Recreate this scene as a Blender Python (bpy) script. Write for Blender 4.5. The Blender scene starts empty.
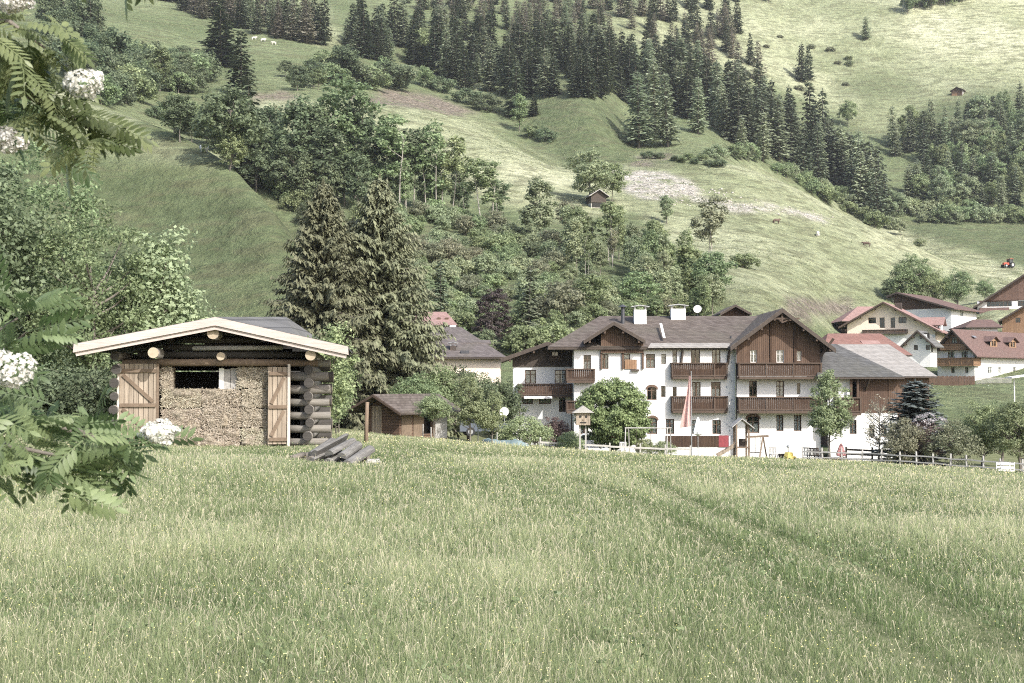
import bpy, math, random
import numpy as np
from mathutils import Vector, Matrix

R = math.radians
rng = np.random.default_rng(7)
random.seed(7)
SC = bpy.context.scene
COL = SC.collection

# ------------------------------------------------------------------ camera geometry
F_PX, CX, CY = 1300.0, 512.0, 341.5
HORIZON = 385.0
CAMZ = 1.6
TH = math.atan((HORIZON - CY) / F_PX)          # the lens looks slightly up
CT, ST = math.cos(TH), math.sin(TH)


def ray(px, py):
    """direction per metre of forward distance (world Y)"""
    x = (np.asarray(px, float) - CX) / F_PX
    y = (CY - np.asarray(py, float)) / F_PX
    d = CT - y * ST
    return x / d, (ST + y * CT) / d


def at(px, py, Y):
    a, b = ray(px, py)
    return Vector((float(a * Y), float(Y), float(CAMZ + b * Y)))


def zat(py, Y):
    return CAMZ + float(ray(CX, py)[1]) * Y


def project(X, Y, Z):
    dep = Y * CT + (Z - CAMZ) * ST
    up = -Y * ST + (Z - CAMZ) * CT
    dep = np.maximum(dep, 0.01)
    return CX + F_PX * X / dep, CY - F_PX * up / dep


# ------------------------------------------------------------------ numpy noise
def _hash(ix, iy, s):
    n = (ix.astype(np.int64) * 374761393 + iy.astype(np.int64) * 668265263 + s * 982451653) & 0x7fffffff
    n = ((n ^ (n >> 13)) * 1274126177) & 0x7fffffff
    n = n ^ (n >> 16)
    return (n & 0xffff) / 65535.0


def vnoise(x, y, s=0):
    ix, iy = np.floor(x), np.floor(y)
    fx, fy = x - ix, y - iy
    fx = fx * fx * (3 - 2 * fx); fy = fy * fy * (3 - 2 * fy)
    a = _hash(ix, iy, s); b = _hash(ix + 1, iy, s); c = _hash(ix, iy + 1, s); d = _hash(ix + 1, iy + 1, s)
    return (a * (1 - fx) + b * fx) * (1 - fy) + (c * (1 - fx) + d * fx) * fy - 0.5


def fbm(x, y, s=0, o=4):
    t = np.zeros_like(x, float); a = 1.0
    for k in range(o):
        t += a * vnoise(x * 2 ** k + 17.3 * k, y * 2 ** k - 9.1 * k, s + k); a *= 0.5
    return t


# ------------------------------------------------------------------ terrain height
def pchip_slopes(x, y):
    """x, y: (..., K) increasing in x"""
    h = np.diff(x, axis=-1); d = np.diff(y, axis=-1) / h
    m = np.zeros_like(y)
    w1 = 2 * h[..., 1:] + h[..., :-1]; w2 = h[..., 1:] + 2 * h[..., :-1]
    d0, d1 = d[..., :-1], d[..., 1:]
    same = (d0 * d1) > 0
    with np.errstate(divide='ignore', invalid='ignore'):
        mm = (w1 + w2) / (w1 / d0 + w2 / d1)
    m[..., 1:-1] = np.where(same, mm, 0)
    m[..., 0] = d[..., 0]; m[..., -1] = d[..., -1]
    return m


def pchip_eval(x, y, m, q):
    """x,y,m: (N,K); q: (N,)"""
    K = x.shape[1]
    i = np.clip((x <= q[:, None]).sum(1) - 1, 0, K - 2)
    r = np.arange(len(q))
    x0, x1 = x[r, i], x[r, i + 1]
    h = x1 - x0
    t = np.clip((q - x0) / h, 0, 1.0)
    y0, y1, m0, m1 = y[r, i], y[r, i + 1], m[r, i] * h, m[r, i + 1] * h
    t2, t3 = t * t, t * t * t
    return y0 * (2 * t3 - 3 * t2 + 1) + m0 * (t3 - 2 * t2 + t) + y1 * (-2 * t3 + 3 * t2) + m1 * (t3 - t2)


NEAR_D = [-60, 0, 12, 32, 55, 80, 106]
NEAR = {  # heights in metres at NEAR_D per image column
    -600: [0, 0, 0.0, 0.10, -0.40, -0.9, -0.9],
    330: [0, 0, -.02, 0.07, -0.62, -1.25, -1.4],
    420: [0, 0, -.03, 0.0, -0.86, -1.68, -2.2],
    512: [0, 0, -.05, -.18, -1.16, -2.42, -3.3],
    600: [0, 0, -.07, -.28, -1.45, -2.72, -3.72],
    690: [0, 0, -.10, -.40, -1.67, -2.98, -4.08],
    850: [0, 0, -.12, -.55, -1.88, -3.20, -4.42],
    1000: [0, 0, -.15, -.72, -2.33, -3.80, -4.75],
    1700: [0, 0, -.25, -1.2, -3.4, -5.8, -6.6]}
FARK = {
    -600: [(130, 395), (150, 350), (190, 200), (240, 20), (265, 22), (330, 5), (420, -20), (450, -20), (530, -60), (640, -120), (900, -210), (1300, -280)],
    0: [(130, 405), (150, 370), (190, 230), (240, 85), (265, 92), (330, 72), (420, 40), (450, 42), (530, 5), (640, -50), (900, -140), (1300, -220)],
    100: [(130, 408), (150, 370), (190, 240), (235, 112), (262, 124), (300, 108), (400, 62), (430, 62), (520, 17), (640, -20), (900, -110), (1300, -190)],
    200: [(130, 410), (150, 365), (180, 265), (220, 152), (250, 172), (300, 150), (400, 85), (430, 85), (520, 40), (640, -2), (900, -85), (1300, -160)],
    300: [(130, 412), (145, 375), (165, 312), (190, 246), (225, 262), (300, 170), (400, 90), (430, 90), (520, 52), (640, 8), (900, -75), (1300, -150)],
    340: [(130, 412), (146, 372), (166, 330), (190, 290), (225, 262), (300, 182), (405, 95), (435, 95), (520, 60), (640, 10), (900, -75), (1300, -150)],
    400: [(130, 412), (150, 370), (170, 335), (195, 297), (225, 264), (300, 195), (410, 103), (440, 106), (520, 78), (640, 20), (900, -70), (1300, -140)],
    500: [(130, 420), (150, 375), (170, 335), (200, 295), (230, 265), (300, 215), (400, 135), (440, 140), (510, 98), (640, 30), (900, -60), (1300, -130)],
    580: [(130, 430), (150, 380), (170, 335), (200, 292), (230, 265), (310, 215), (395, 168), (420, 171), (490, 96), (640, 40), (900, -55), (1300, -130)],
    640: [(130, 440), (150, 390), (170, 345), (200, 300), (235, 268), (320, 212), (400, 163), (430, 158), (480, 142), (640, 50), (900, -60), (1300, -130)],
    700: [(130, 445), (160, 380), (185, 330), (210, 300), (240, 272), (320, 220), (405, 160), (430, 158), (490, 138), (640, 78), (900, -60), (1300, -130)],
    750: [(130, 445), (160, 380), (185, 330), (210, 302), (240, 278), (320, 228), (405, 172), (440, 182), (520, 152), (640, 98), (900, -65), (1300, -135)],
    800: [(130, 447), (165, 385), (190, 345), (215, 325), (245, 298), (325, 240), (410, 192), (450, 212), (540, 172), (640, 122), (900, -60), (1300, -130)],
    850: [(130, 445), (165, 396), (195, 370), (220, 354), (250, 338), (325, 260), (410, 218), (455, 248), (540, 212), (640, 135), (900, -58), (1300, -130)],
    900: [(130, 440), (165, 405), (205, 381), (235, 354), (262, 340), (330, 280), (410, 240), (450, 262), (540, 224), (640, 135), (900, -55), (1300, -125)],
    950: [(130, 437), (165, 407), (205, 384), (240, 352), (272, 331), (330, 292), (400, 262), (450, 259), (540, 224), (640, 128), (900, -50), (1300, -120)],
    1000: [(130, 437), (165, 410), (205, 381), (240, 346), (270, 317), (330, 294), (390, 280), (440, 267), (540, 225), (640, 122), (900, -50), (1300, -120)],
    1150: [(130, 437), (165, 412), (205, 382), (240, 346), (270, 318), (330, 300), (390, 285), (440, 268), (540, 226), (640, 118), (900, -60), (1300, -130)],
    1700: [(130, 440), (165, 415), (205, 382), (240, 340), (270, 310), (330, 290), (390, 270), (440, 255), (540, 215), (640, 110), (900, -80), (1300, -150)]}
_TP = np.arange(-600, 1701, 2.0)


def _table():
    npx = np.array(sorted(NEAR), float); nz = np.array([NEAR[k] for k in sorted(NEAR)], float)
    fpx = np.array(sorted(FARK), float)
    fd = np.array([[d for d, _ in FARK[k]] for k in sorted(FARK)], float)
    fz = np.array([[zat(y, d) for d, y in FARK[k]] for k in sorted(FARK)], float)

    def cols(px, arr):
        out = []
        for k in range(arr.shape[1]):
            x = np.tile(px, (len(_TP), 1)); y = np.tile(arr[:, k], (len(_TP), 1))
            out.append(pchip_eval(x, y, pchip_slopes(x, y), _TP))
        return np.stack(out, 1)
    D = np.concatenate([np.tile(np.array(NEAR_D, float), (len(_TP), 1)), cols(fpx, fd)], 1)
    Z = np.concatenate([cols(npx, nz), cols(fpx, fz)], 1)
    return D, Z, pchip_slopes(D, Z)


TD, TZ, TM = _table()


def H(X, Y, detail=True):
    X = np.atleast_1d(np.asarray(X, float)); Y = np.atleast_1d(np.asarray(Y, float))
    X, Y = np.broadcast_arrays(X, Y)
    out = np.empty(X.shape); xf, yf = X.ravel(), Y.ravel()
    px = np.clip(CX + F_PX * xf / np.maximum(yf, 8.0), -599, 1699)
    i = np.clip(np.round((px + 600) / 2).astype(int), 0, len(_TP) - 2)
    t = np.clip((px - _TP[i]) / 2.0, -1, 1)
    res = np.empty(len(xf))
    for s in range(0, len(xf), 60000):
        e = slice(s, s + 60000)
        j = i[e]; j2 = np.clip(j + np.sign(t[e]).astype(int), 0, len(_TP) - 1)
        a = pchip_eval(TD[j], TZ[j], TM[j], yf[e]); b = pchip_eval(TD[j2], TZ[j2], TM[j2], yf[e])
        w = np.abs(t[e]); res[e] = a * (1 - w) + b * w
    if detail:
        amp = np.clip((yf - 135) / 150, 0, 1)
        res += amp * (2.4 * fbm(xf / 55, yf / 55, 3, 3) + 0.9 * fbm(xf / 13, yf / 13, 9, 3))
        res += np.clip((yf - 470) / 160, 0, 1) * 7.0 * fbm(xf / 110 + 5, yf / 140, 51, 2)
        near = np.clip(1 - (yf - 60) / 40, 0, 1)
        res += near * 0.10 * fbm(xf / 4, yf / 4, 21, 2)
    return res.reshape(out.shape)


def gz(x, y):
    return float(H([x], [y])[0])


_YS = np.exp(np.linspace(math.log(6), math.log(1250), 2600))


def hit(px, py, dmin=6.0):
    """first ground point under an image point, as (X, Y, Z)"""
    a, b = ray(px, py)
    ys = _YS[_YS >= dmin]
    z = CAMZ + b * ys
    h = H(a * ys, ys)
    k = np.argmax(h >= z)
    if h[k] < z[k]:
        k = len(ys) - 1
    y = ys[k]
    return float(a * y), float(y), float(h[k])


# ------------------------------------------------------------------ mesh building
def link(o, parent=None):
    COL.objects.link(o)
    if parent is not None:
        o.parent = parent
    return o


def np_mesh(name, V, quads=None, tris=None, mats=(), tint=None, mat_idx=None, smooth=False, attr='tint'):
    V = np.asarray(V, np.float32)
    me = bpy.data.meshes.new(name)
    q = np.asarray(quads, np.int32) if quads is not None and len(quads) else np.zeros((0, 4), np.int32)
    t = np.asarray(tris, np.int32) if tris is not None and len(tris) else np.zeros((0, 3), np.int32)
    me.vertices.add(len(V)); me.vertices.foreach_set('co', V.ravel())
    nl = q.size + t.size
    me.loops.add(nl)
    me.loops.foreach_set('vertex_index', np.concatenate([q.ravel(), t.ravel()]))
    me.polygons.add(len(q) + len(t))
    st = np.concatenate([np.arange(len(q)) * 4, q.size + np.arange(len(t)) * 3]).astype(np.int32)
    me.polygons.foreach_set('loop_start', st)
    if mat_idx is not None:
        me.polygons.foreach_set('material_index', np.asarray(mat_idx, np.int32))
    if smooth:
        me.polygons.foreach_set('use_smooth', np.ones(len(q) + len(t), bool))
    me.update(calc_edges=True)
    for m in mats:
        me.materials.append(m)
    if tint is not None:
        tint = np.asarray(tint, np.float32)
        if tint.ndim == 1:
            a = me.attributes.new(attr, 'FLOAT', 'POINT'); a.data.foreach_set('value', tint)
        else:
            a = me.attributes.new(attr, 'FLOAT_COLOR', 'POINT'); a.data.foreach_set('color', tint.ravel())
    return me


class MB:
    """collects polygons; build() links them as ONE mesh object"""
    def __init__(self):
        self.v, self.f, self.m, self.cur = [], [], [], 0

    def poly(self, pts, mi=None):
        n = len(self.v); self.v += [tuple(p) for p in pts]
        self.f.append(list(range(n, n + len(pts)))); self.m.append(self.cur if mi is None else mi)

    def hexa(self, p):
        """8 points: bottom 0-3 counter-clockwise, top 4-7"""
        n = len(self.v); self.v += [tuple(q) for q in p]
        for f in ((3, 2, 1, 0), (4, 5, 6, 7), (0, 1, 5, 4), (1, 2, 6, 5), (2, 3, 7, 6), (3, 0, 4, 7)):
            self.f.append([n + i for i in f]); self.m.append(self.cur)
        return self

    def box(self, x0, x1, y0, y1, z0, z1):
        return self.hexa([(x0, y0, z0), (x1, y0, z0), (x1, y1, z0), (x0, y1, z0), (x0, y0, z1), (x1, y0, z1), (x1, y1, z1), (x0, y1, z1)])

    def beam(self, a, b, w, h, up=(0, 0, 1)):
        """rectangular bar from a to b, w across, h along up"""
        a, b = Vector(a), Vector(b); d = (b - a).normalized(); u = Vector(up)
        s = d.cross(u)
        if s.length < 1e-4:
            s = d.cross(Vector((0, 1, 0)))
        s.normalize(); u = s.cross(d).normalized()
        s *= w / 2; u *= h / 2
        return self.hexa([a - s - u, a + s - u, b + s - u, b - s - u, a - s + u, a + s + u, b + s + u, b - s + u])

    def prism(self, pts, vec):
        """closed polygon extruded by vec"""
        n = len(self.v); k = len(pts); vec = Vector(vec)
        self.v += [tuple(p) for p in pts] + [tuple(Vector(p) + vec) for p in pts]
        self.f.append([n + i for i in range(k)][::-1]); self.m.append(self.cur)
        self.f.append([n + k + i for i in range(k)]); self.m.append(self.cur)
        for i in range(k):
            j = (i + 1) % k
            self.f.append([n + i, n + j, n + k + j, n + k + i]); self.m.append(self.cur)
        return self

    def tube(self, pts, rad, seg=8, cap=True, capmi=None, wob=0.0):
        pts = [Vector(p) for p in pts]
        if not hasattr(rad, '__len__'):
            rad = [rad] * len(pts)
        rings = []
        for i, p in enumerate(pts):
            d = (pts[min(i + 1, len(pts) - 1)] - pts[max(i - 1, 0)]).normalized()
            a = d.cross(Vector((0, 0, 1)))
            if a.length < 0.05:
                a = d.cross(Vector((0, 1, 0)))
            a.normalize(); b = a.cross(d).normalized()
            n = len(self.v); rings.append(n)
            for k in range(seg):
                t = 2 * math.pi * k / seg
                rr = rad[i] * (1 + wob * (random.random() - .5))
                self.v.append(tuple(p + a * math.cos(t) * rr + b * math.sin(t) * rr))
        for i in range(len(rings) - 1):
            for k in range(seg):
                k2 = (k + 1) % seg
                self.f.append([rings[i] + k, rings[i + 1] + k, rings[i + 1] + k2, rings[i] + k2]); self.m.append(self.cur)
        if cap:
            cm = self.cur if capmi is None else capmi
            self.f.append([rings[0] + k for k in range(seg)]); self.m.append(cm)
            self.f.append([rings[-1] + k for k in range(seg)][::-1]); self.m.append(cm)
        return self

    def ball(self, c, r, seg=8, rings=5, sq=(1, 1, 1)):
        n = len(self.v); c = Vector(c)
        for i in range(rings + 1):
            ph = math.pi * i / rings
            for k in range(seg):
                t = 2 * math.pi * k / seg
                self.v.append(tuple(c + Vector((r * sq[0] * math.sin(ph) * math.cos(t), r * sq[1] * math.sin(ph) * math.sin(t), r * sq[2] * math.cos(ph)))))
        for i in range(rings):
            for k in range(seg):
                k2 = (k + 1) % seg
                self.f.append([n + i * seg + k, n + (i + 1) * seg + k, n + (i + 1) * seg + k2, n + i * seg + k2]); self.m.append(self.cur)
        return self

    def mesh(self, name, mats, smooth=False):
        me = bpy.data.meshes.new(name)
        me.from_pydata(self.v, [], self.f)
        for m in (mats if isinstance(mats, (list, tuple)) else [mats]):
            me.materials.append(m)
        me.polygons.foreach_set('material_index', self.m)
        if smooth:
            me.polygons.foreach_set('use_smooth', [len(f) <= 4 for f in self.f])
        me.update()
        return me

    def build(self, name, mats, parent=None, smooth=False, M=None):
        me = self.mesh(name, mats, smooth)
        if M is not None:
            me.transform(M)
        return link(bpy.data.objects.new(name, me), parent)


def tag(o, label=None, cat=None, group=None, kind=None):
    if label: o['label'] = label
    if cat: o['category'] = cat
    if group: o['group'] = group
    if kind: o['kind'] = kind
    return o


def thing(name, label, cat, loc=(0, 0, 0), rz=0.0, group=None):
    o = bpy.data.objects.new(name, None); o.empty_display_size = 0.3
    link(o); o.location = loc; o.rotation_euler = (0, 0, rz)
    return tag(o, label, cat, group)


def copy_tree(o, parent=None):
    c = o.copy(); COL.objects.link(c)
    if parent is not None:
        c.parent = parent
    for ch in list(o.children):
        copy_tree(ch, c)
    return c
# ------------------------------------------------------------------ materials
def new_mat(name):
    m = bpy.data.materials.new(name); m.use_nodes = True
    nt = m.node_tree; nt.nodes.clear()
    out = nt.nodes.new('ShaderNodeOutputMaterial')
    b = nt.nodes.new('ShaderNodeBsdfPrincipled')
    nt.links.new(b.outputs[0], out.inputs[0])
    b.inputs['Roughness'].default_value = 0.85
    b.inputs['Specular IOR Level'].default_value = 0.25
    return m, nt, b, out


def N(nt, t, **kw):
    n = nt.nodes.new(t)
    for k, v in kw.items():
        if k in n.bl_rna.properties:
            setattr(n, k, v)
        else:
            n.inputs[k.replace('_', ' ')].default_value = v
    return n


def c4(c):
    return (c[0], c[1], c[2], 1.0)


def mixc(nt, fac, a, b, mode='MIX'):
    n = nt.nodes.new('ShaderNodeMix'); n.data_type = 'RGBA'; n.blend_type = mode
    for s, v in ((0, fac), (6, a), (7, b)):
        if hasattr(v, 'links'):
            nt.links.new(v, n.inputs[s])
        elif s == 0:
            n.inputs[s].default_value = v
        else:
            n.inputs[s].default_value = c4(v)
    return n.outputs[2]


def ramp(nt, val, lo, hi):
    n = nt.nodes.new('ShaderNodeMapRange'); n.inputs[1].default_value = lo; n.inputs[2].default_value = hi
    nt.links.new(val, n.inputs[0]); return n.outputs[0]


def math_(nt, op, a, b=0.0):
    n = nt.nodes.new('ShaderNodeMath'); n.operation = op
    for i, v in enumerate((a, b)):
        if hasattr(v, 'links'):
            nt.links.new(v, n.inputs[i])
        else:
            n.inputs[i].default_value = v
    return n.outputs[0]


def noise(nt, vec, scale, detail=4, rough=0.55):
    n = nt.nodes.new('ShaderNodeTexNoise'); n.inputs['Scale'].default_value = scale
    n.inputs['Detail'].default_value = detail; n.inputs['Roughness'].default_value = rough
    if vec is not None:
        nt.links.new(vec, n.inputs['Vector'])
    return n.outputs['Fac']


def scaled(nt, vec, s, rot=(0, 0, 0)):
    n = nt.nodes.new('ShaderNodeMapping'); n.inputs['Scale'].default_value = s; n.inputs['Rotation'].default_value = rot
    nt.links.new(vec, n.inputs[0]); return n.outputs[0]


def bump(nt, b, h, strength=0.3, dist=0.02):
    n = nt.nodes.new('ShaderNodeBump'); n.inputs['Strength'].default_value = strength; n.inputs['Distance'].default_value = dist
    nt.links.new(h, n.inputs['Height']); nt.links.new(n.outputs[0], b.inputs['Normal'])


def obj_co(nt):
    return nt.nodes.new('ShaderNodeTexCoord').outputs['Object']


def wood(name, c1, c2, grain=(1, 1, 12), axis_planks=None, plank=0.14, rough=0.85, gap=True):
    """weathered timber: streaks along one axis, optional board joints across axis_planks"""
    m, nt, b, _ = new_mat(name); co = obj_co(nt)
    g = noise(nt, scaled(nt, co, grain), 3.0, 6, 0.65)
    big = noise(nt, co, 0.9, 3)
    f = math_(nt, 'ADD', math_(nt, 'MULTIPLY', ramp(nt, g, 0.3, 0.7), 0.7), math_(nt, 'MULTIPLY', ramp(nt, big, 0.35, 0.65), 0.3))
    col = mixc(nt, f, c1, c2)
    h = g
    if axis_planks is not None:
        sep = nt.nodes.new('ShaderNodeSeparateXYZ'); nt.links.new(co, sep.inputs[0])
        s = math_(nt, 'DIVIDE', sep.outputs[axis_planks], plank)
        fl = math_(nt, 'FLOOR', s); fr = math_(nt, 'FRACT', s)
        wn = nt.nodes.new('ShaderNodeTexWhiteNoise'); wn.noise_dimensions = '1D'; nt.links.new(fl, wn.inputs['W'])
        col = mixc(nt, math_(nt, 'MULTIPLY', wn.outputs['Value'], 0.4), col, (c1[0] * .55, c1[1] * .55, c1[2] * .55))
        if gap:
            e = math_(nt, 'LESS_THAN', math_(nt, 'ABSOLUTE', math_(nt, 'SUBTRACT', fr, 0.5)), 0.44)
            col = mixc(nt, e, (c1[0] * .25, c1[1] * .25, c1[2] * .25), col)
            h = math_(nt, 'ADD', math_(nt, 'MULTIPLY', g, 0.3), e)
    nt.links.new(col, b.inputs['Base Color']); b.inputs['Roughness'].default_value = rough
    bump(nt, b, h, 0.5, 0.012)
    return m


def plaster(name, c, dirt=(0.5, 0.47, 0.42), amt=0.35):
    m, nt, b, _ = new_mat(name); co = obj_co(nt)
    n1 = noise(nt, scaled(nt, co, (1, 1, 0.35)), 0.8, 5, 0.6); n2 = noise(nt, co, 14, 3)
    col = mixc(nt, math_(nt, 'MULTIPLY', ramp(nt, n1, 0.45, 0.8), amt), c, dirt)
    nt.links.new(col, b.inputs['Base Color']); bump(nt, b, n2, 0.15, 0.01)
    return m


def rooftile(name, c1, c2, row=0.33, colw=0.22, axis=1, rough=0.8, moss=(0.105, 0.098, 0.07), bumpd=0.03):
    """courses of shingles or tiles; texture runs in object space (z = slope direction, x or y along the eave)"""
    m, nt, b, _ = new_mat(name); co = obj_co(nt)
    sep = nt.nodes.new('ShaderNodeSeparateXYZ'); nt.links.new(co, sep.inputs[0])
    r = math_(nt, 'DIVIDE', sep.outputs[2], row * 0.42)
    rf = math_(nt, 'FRACT', r); ri = math_(nt, 'FLOOR', r)
    along = math_(nt, 'ADD', sep.outputs[0], sep.outputs[1])
    s = math_(nt, 'DIVIDE', math_(nt, 'ADD', along, math_(nt, 'MULTIPLY', ri, colw * 0.47)), colw)
    comb = nt.nodes.new('ShaderNodeCombineXYZ'); nt.links.new(math_(nt, 'FLOOR', s), comb.inputs[0]); nt.links.new(ri, comb.inputs[1])
    wn = nt.nodes.new('ShaderNodeTexWhiteNoise'); nt.links.new(comb.outputs[0], wn.inputs['Vector'])
    col = mixc(nt, wn.outputs['Value'], c1, c2)
    big = noise(nt, co, 0.35, 5, 0.6)
    col = mixc(nt, math_(nt, 'MULTIPLY', ramp(nt, big, 0.45, 0.75), 0.5), col, moss)
    edge = math_(nt, 'LESS_THAN', rf, 0.16)
    col = mixc(nt, math_(nt, 'MULTIPLY', edge, 0.55), col, (c1[0] * .3, c1[1] * .3, c1[2] * .3))
    nt.links.new(col, b.inputs['Base Color']); b.inputs['Roughness'].default_value = rough
    bump(nt, b, math_(nt, 'SUBTRACT', math_(nt, 'MULTIPLY', wn.outputs['Value'], 0.4), rf), 0.6, bumpd)
    return m


def plain(name, c, rough=0.6, var=0.25, scale=6.0, metal=0.0, spec=0.3):
    m, nt, b, _ = new_mat(name); co = obj_co(nt)
    n1 = noise(nt, co, scale, 4)
    col = mixc(nt, ramp(nt, n1, 0.3, 0.7), (c[0] * (1 - var), c[1] * (1 - var), c[2] * (1 - var)), (min(1, c[0] * (1 + var * .6)), min(1, c[1] * (1 + var * .6)), min(1, c[2] * (1 + var * .6))))
    nt.links.new(col, b.inputs['Base Color']); b.inputs['Roughness'].default_value = rough
    b.inputs['Metallic'].default_value = metal; b.inputs['Specular IOR Level'].default_value = spec
    return m


def glass(name, c=(0.02, 0.024, 0.026)):
    m, nt, b, _ = new_mat(name)
    b.inputs['Base Color'].default_value = c4(c); b.inputs['Roughness'].default_value = 0.06
    b.inputs['Specular IOR Level'].default_value = 0.6
    return m


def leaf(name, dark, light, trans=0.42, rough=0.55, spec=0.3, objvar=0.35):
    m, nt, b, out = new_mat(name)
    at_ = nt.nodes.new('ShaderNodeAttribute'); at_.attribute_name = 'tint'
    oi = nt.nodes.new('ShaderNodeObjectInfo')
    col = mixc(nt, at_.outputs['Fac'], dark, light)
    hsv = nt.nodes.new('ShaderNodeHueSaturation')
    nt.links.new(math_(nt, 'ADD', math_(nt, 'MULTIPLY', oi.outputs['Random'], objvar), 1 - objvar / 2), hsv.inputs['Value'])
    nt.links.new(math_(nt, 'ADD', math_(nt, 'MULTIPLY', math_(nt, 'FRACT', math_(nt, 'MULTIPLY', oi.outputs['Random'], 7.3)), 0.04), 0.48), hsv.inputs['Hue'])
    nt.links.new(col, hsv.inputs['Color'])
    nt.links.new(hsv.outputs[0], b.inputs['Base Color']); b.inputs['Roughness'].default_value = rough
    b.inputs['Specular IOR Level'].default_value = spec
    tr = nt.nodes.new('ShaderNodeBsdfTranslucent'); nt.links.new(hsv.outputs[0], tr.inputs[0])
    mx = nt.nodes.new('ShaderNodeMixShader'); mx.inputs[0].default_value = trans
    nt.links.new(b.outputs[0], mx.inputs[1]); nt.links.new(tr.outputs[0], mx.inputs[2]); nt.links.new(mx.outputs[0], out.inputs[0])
    return m


MAT = {}
MAT['bark'] = wood('bark', (0.10, 0.085, 0.07), (0.19, 0.17, 0.14), (8, 8, 1.2))
MAT['pale_bark'] = wood('pale_bark', (0.22, 0.20, 0.17), (0.40, 0.37, 0.32), (6, 6, 1.5))
MAT['log'] = wood('log', (0.1054, 0.0922, 0.0764), (0.2213, 0.2055, 0.1792), (1, 10, 10))
MAT['log_y'] = wood('log_y', (0.12, 0.105, 0.09), (0.26, 0.24, 0.21), (10, 1, 10))
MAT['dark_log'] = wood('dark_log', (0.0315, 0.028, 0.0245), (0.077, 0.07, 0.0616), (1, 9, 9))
MAT['log_end'] = wood('log_end', (0.288, 0.232, 0.16), (0.464, 0.384, 0.28), (4, 4, 4))
MAT['fresh_board'] = wood('fresh_board', (0.36, 0.295, 0.255), (0.52, 0.455, 0.41), (0.8, 10, 14), rough=0.75)
MAT['door_wood'] = wood('door_wood', (0.20, 0.155, 0.112), (0.46, 0.385, 0.30), (12, 12, 0.9), 0, 0.115)
MAT['door_brace'] = wood('door_brace', (0.1008, 0.072, 0.0504), (0.216, 0.162, 0.1152), (3, 3, 3))
MAT['pale_post'] = wood('pale_post', (0.42, 0.36, 0.30), (0.58, 0.52, 0.45), (12, 12, 1))
MAT['grey_wood'] = wood('grey_wood', (0.22, 0.205, 0.185), (0.48, 0.46, 0.43), (6, 6, 6))
MAT['brown_post'] = wood('brown_post', (0.12, 0.085, 0.06), (0.24, 0.18, 0.13), (9, 9, 1))
MAT['white_paint'] = plain('white_paint', (0.72, 0.70, 0.66), 0.6, 0.12)
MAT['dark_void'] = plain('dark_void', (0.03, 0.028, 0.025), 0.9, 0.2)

MAT['white_wall'] = plaster('white_wall', (0.66, 0.65, 0.625), (0.50, 0.485, 0.46), 0.55)
MAT['cream_wall'] = plaster('cream_wall', (0.78, 0.66, 0.53), (0.62, 0.52, 0.41), 0.4)
MAT['grey_wall'] = plaster('grey_wall', (0.62, 0.62, 0.60), (0.5, 0.5, 0.48), 0.3)
MAT['red_wood'] = wood('red_wood', (0.080, 0.050, 0.034), (0.160, 0.104, 0.072), (9, 9, 0.8), 0, 0.16)
MAT['red_wood_y'] = wood('red_wood_y', (0.080, 0.050, 0.034), (0.160, 0.104, 0.072), (9, 9, 0.8), 1, 0.16)
MAT['brown_wood'] = wood('brown_wood', (0.065, 0.04, 0.028), (0.135, 0.085, 0.06), (9, 9, 0.8), 0, 0.15)
MAT['brown_wood_y'] = wood('brown_wood_y', (0.065, 0.04, 0.028), (0.135, 0.085, 0.06), (9, 9, 0.8), 1, 0.15)
MAT['dark_wood'] = wood('dark_wood', (0.04, 0.032, 0.027), (0.095, 0.075, 0.06), (5, 5, 1))
MAT['brown_boards'] = wood('brown_boards', (0.09, 0.055, 0.038), (0.20, 0.13, 0.09), (1, 1, 10), 2, 0.17)
MAT['balcony_wood'] = wood('balcony_wood', (0.0446, 0.0259, 0.017), (0.0893, 0.0558, 0.0366), (9, 9, 0.8), 0, 0.12)
MAT['rail_wood'] = wood('rail_wood', (0.0554, 0.0378, 0.0277), (0.1109, 0.0806, 0.0605), (2, 2, 9))
MAT['orange_wood'] = wood('orange_wood', (0.208, 0.12, 0.068), (0.336, 0.216, 0.132), (9, 9, 0.8), 0, 0.14)
MAT['barn_wood'] = wood('barn_wood', (0.10, 0.06, 0.045), (0.21, 0.135, 0.105), (9, 9, 0.7), 0, 0.22)
MAT['shingle'] = rooftile('shingle', (0.0755, 0.0589, 0.048), (0.1312, 0.1075, 0.0909))
MAT['grey_shingle'] = rooftile('grey_shingle', (0.069, 0.0668, 0.063), (0.1162, 0.114, 0.1087))
MAT['light_shingle'] = rooftile('light_shingle', (0.2132, 0.1968, 0.1763), (0.2952, 0.2747, 0.2501), moss=(0.25, 0.235, 0.21))
MAT['slate'] = rooftile('slate', (0.088, 0.0736, 0.068), (0.14, 0.12, 0.112))
MAT['pink_tile'] = rooftile('pink_tile', (0.24, 0.145, 0.125), (0.32, 0.205, 0.18), moss=(0.22, 0.165, 0.14))
MAT['red_tile'] = rooftile('red_tile', (0.1742, 0.0892, 0.0697), (0.2422, 0.1318, 0.1037), moss=(0.19, 0.125, 0.1))
MAT['brown_tile'] = rooftile('brown_tile', (0.108, 0.0662, 0.0547), (0.162, 0.1044, 0.0878), moss=(0.115, 0.085, 0.07))
MAT['grey_sheet'] = rooftile('grey_sheet', (0.1054, 0.1011, 0.0942), (0.1426, 0.1376, 0.1302), row=1.2, colw=0.6, moss=(0.11, 0.11, 0.085))
MAT['glass'] = glass('glass')
MAT['curtain'] = plain('curtain', (0.62, 0.60, 0.55), 0.9, 0.2, 9)
MAT['frame_brown'] = plain('frame_brown', (0.12, 0.075, 0.05), 0.6, 0.3)
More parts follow.
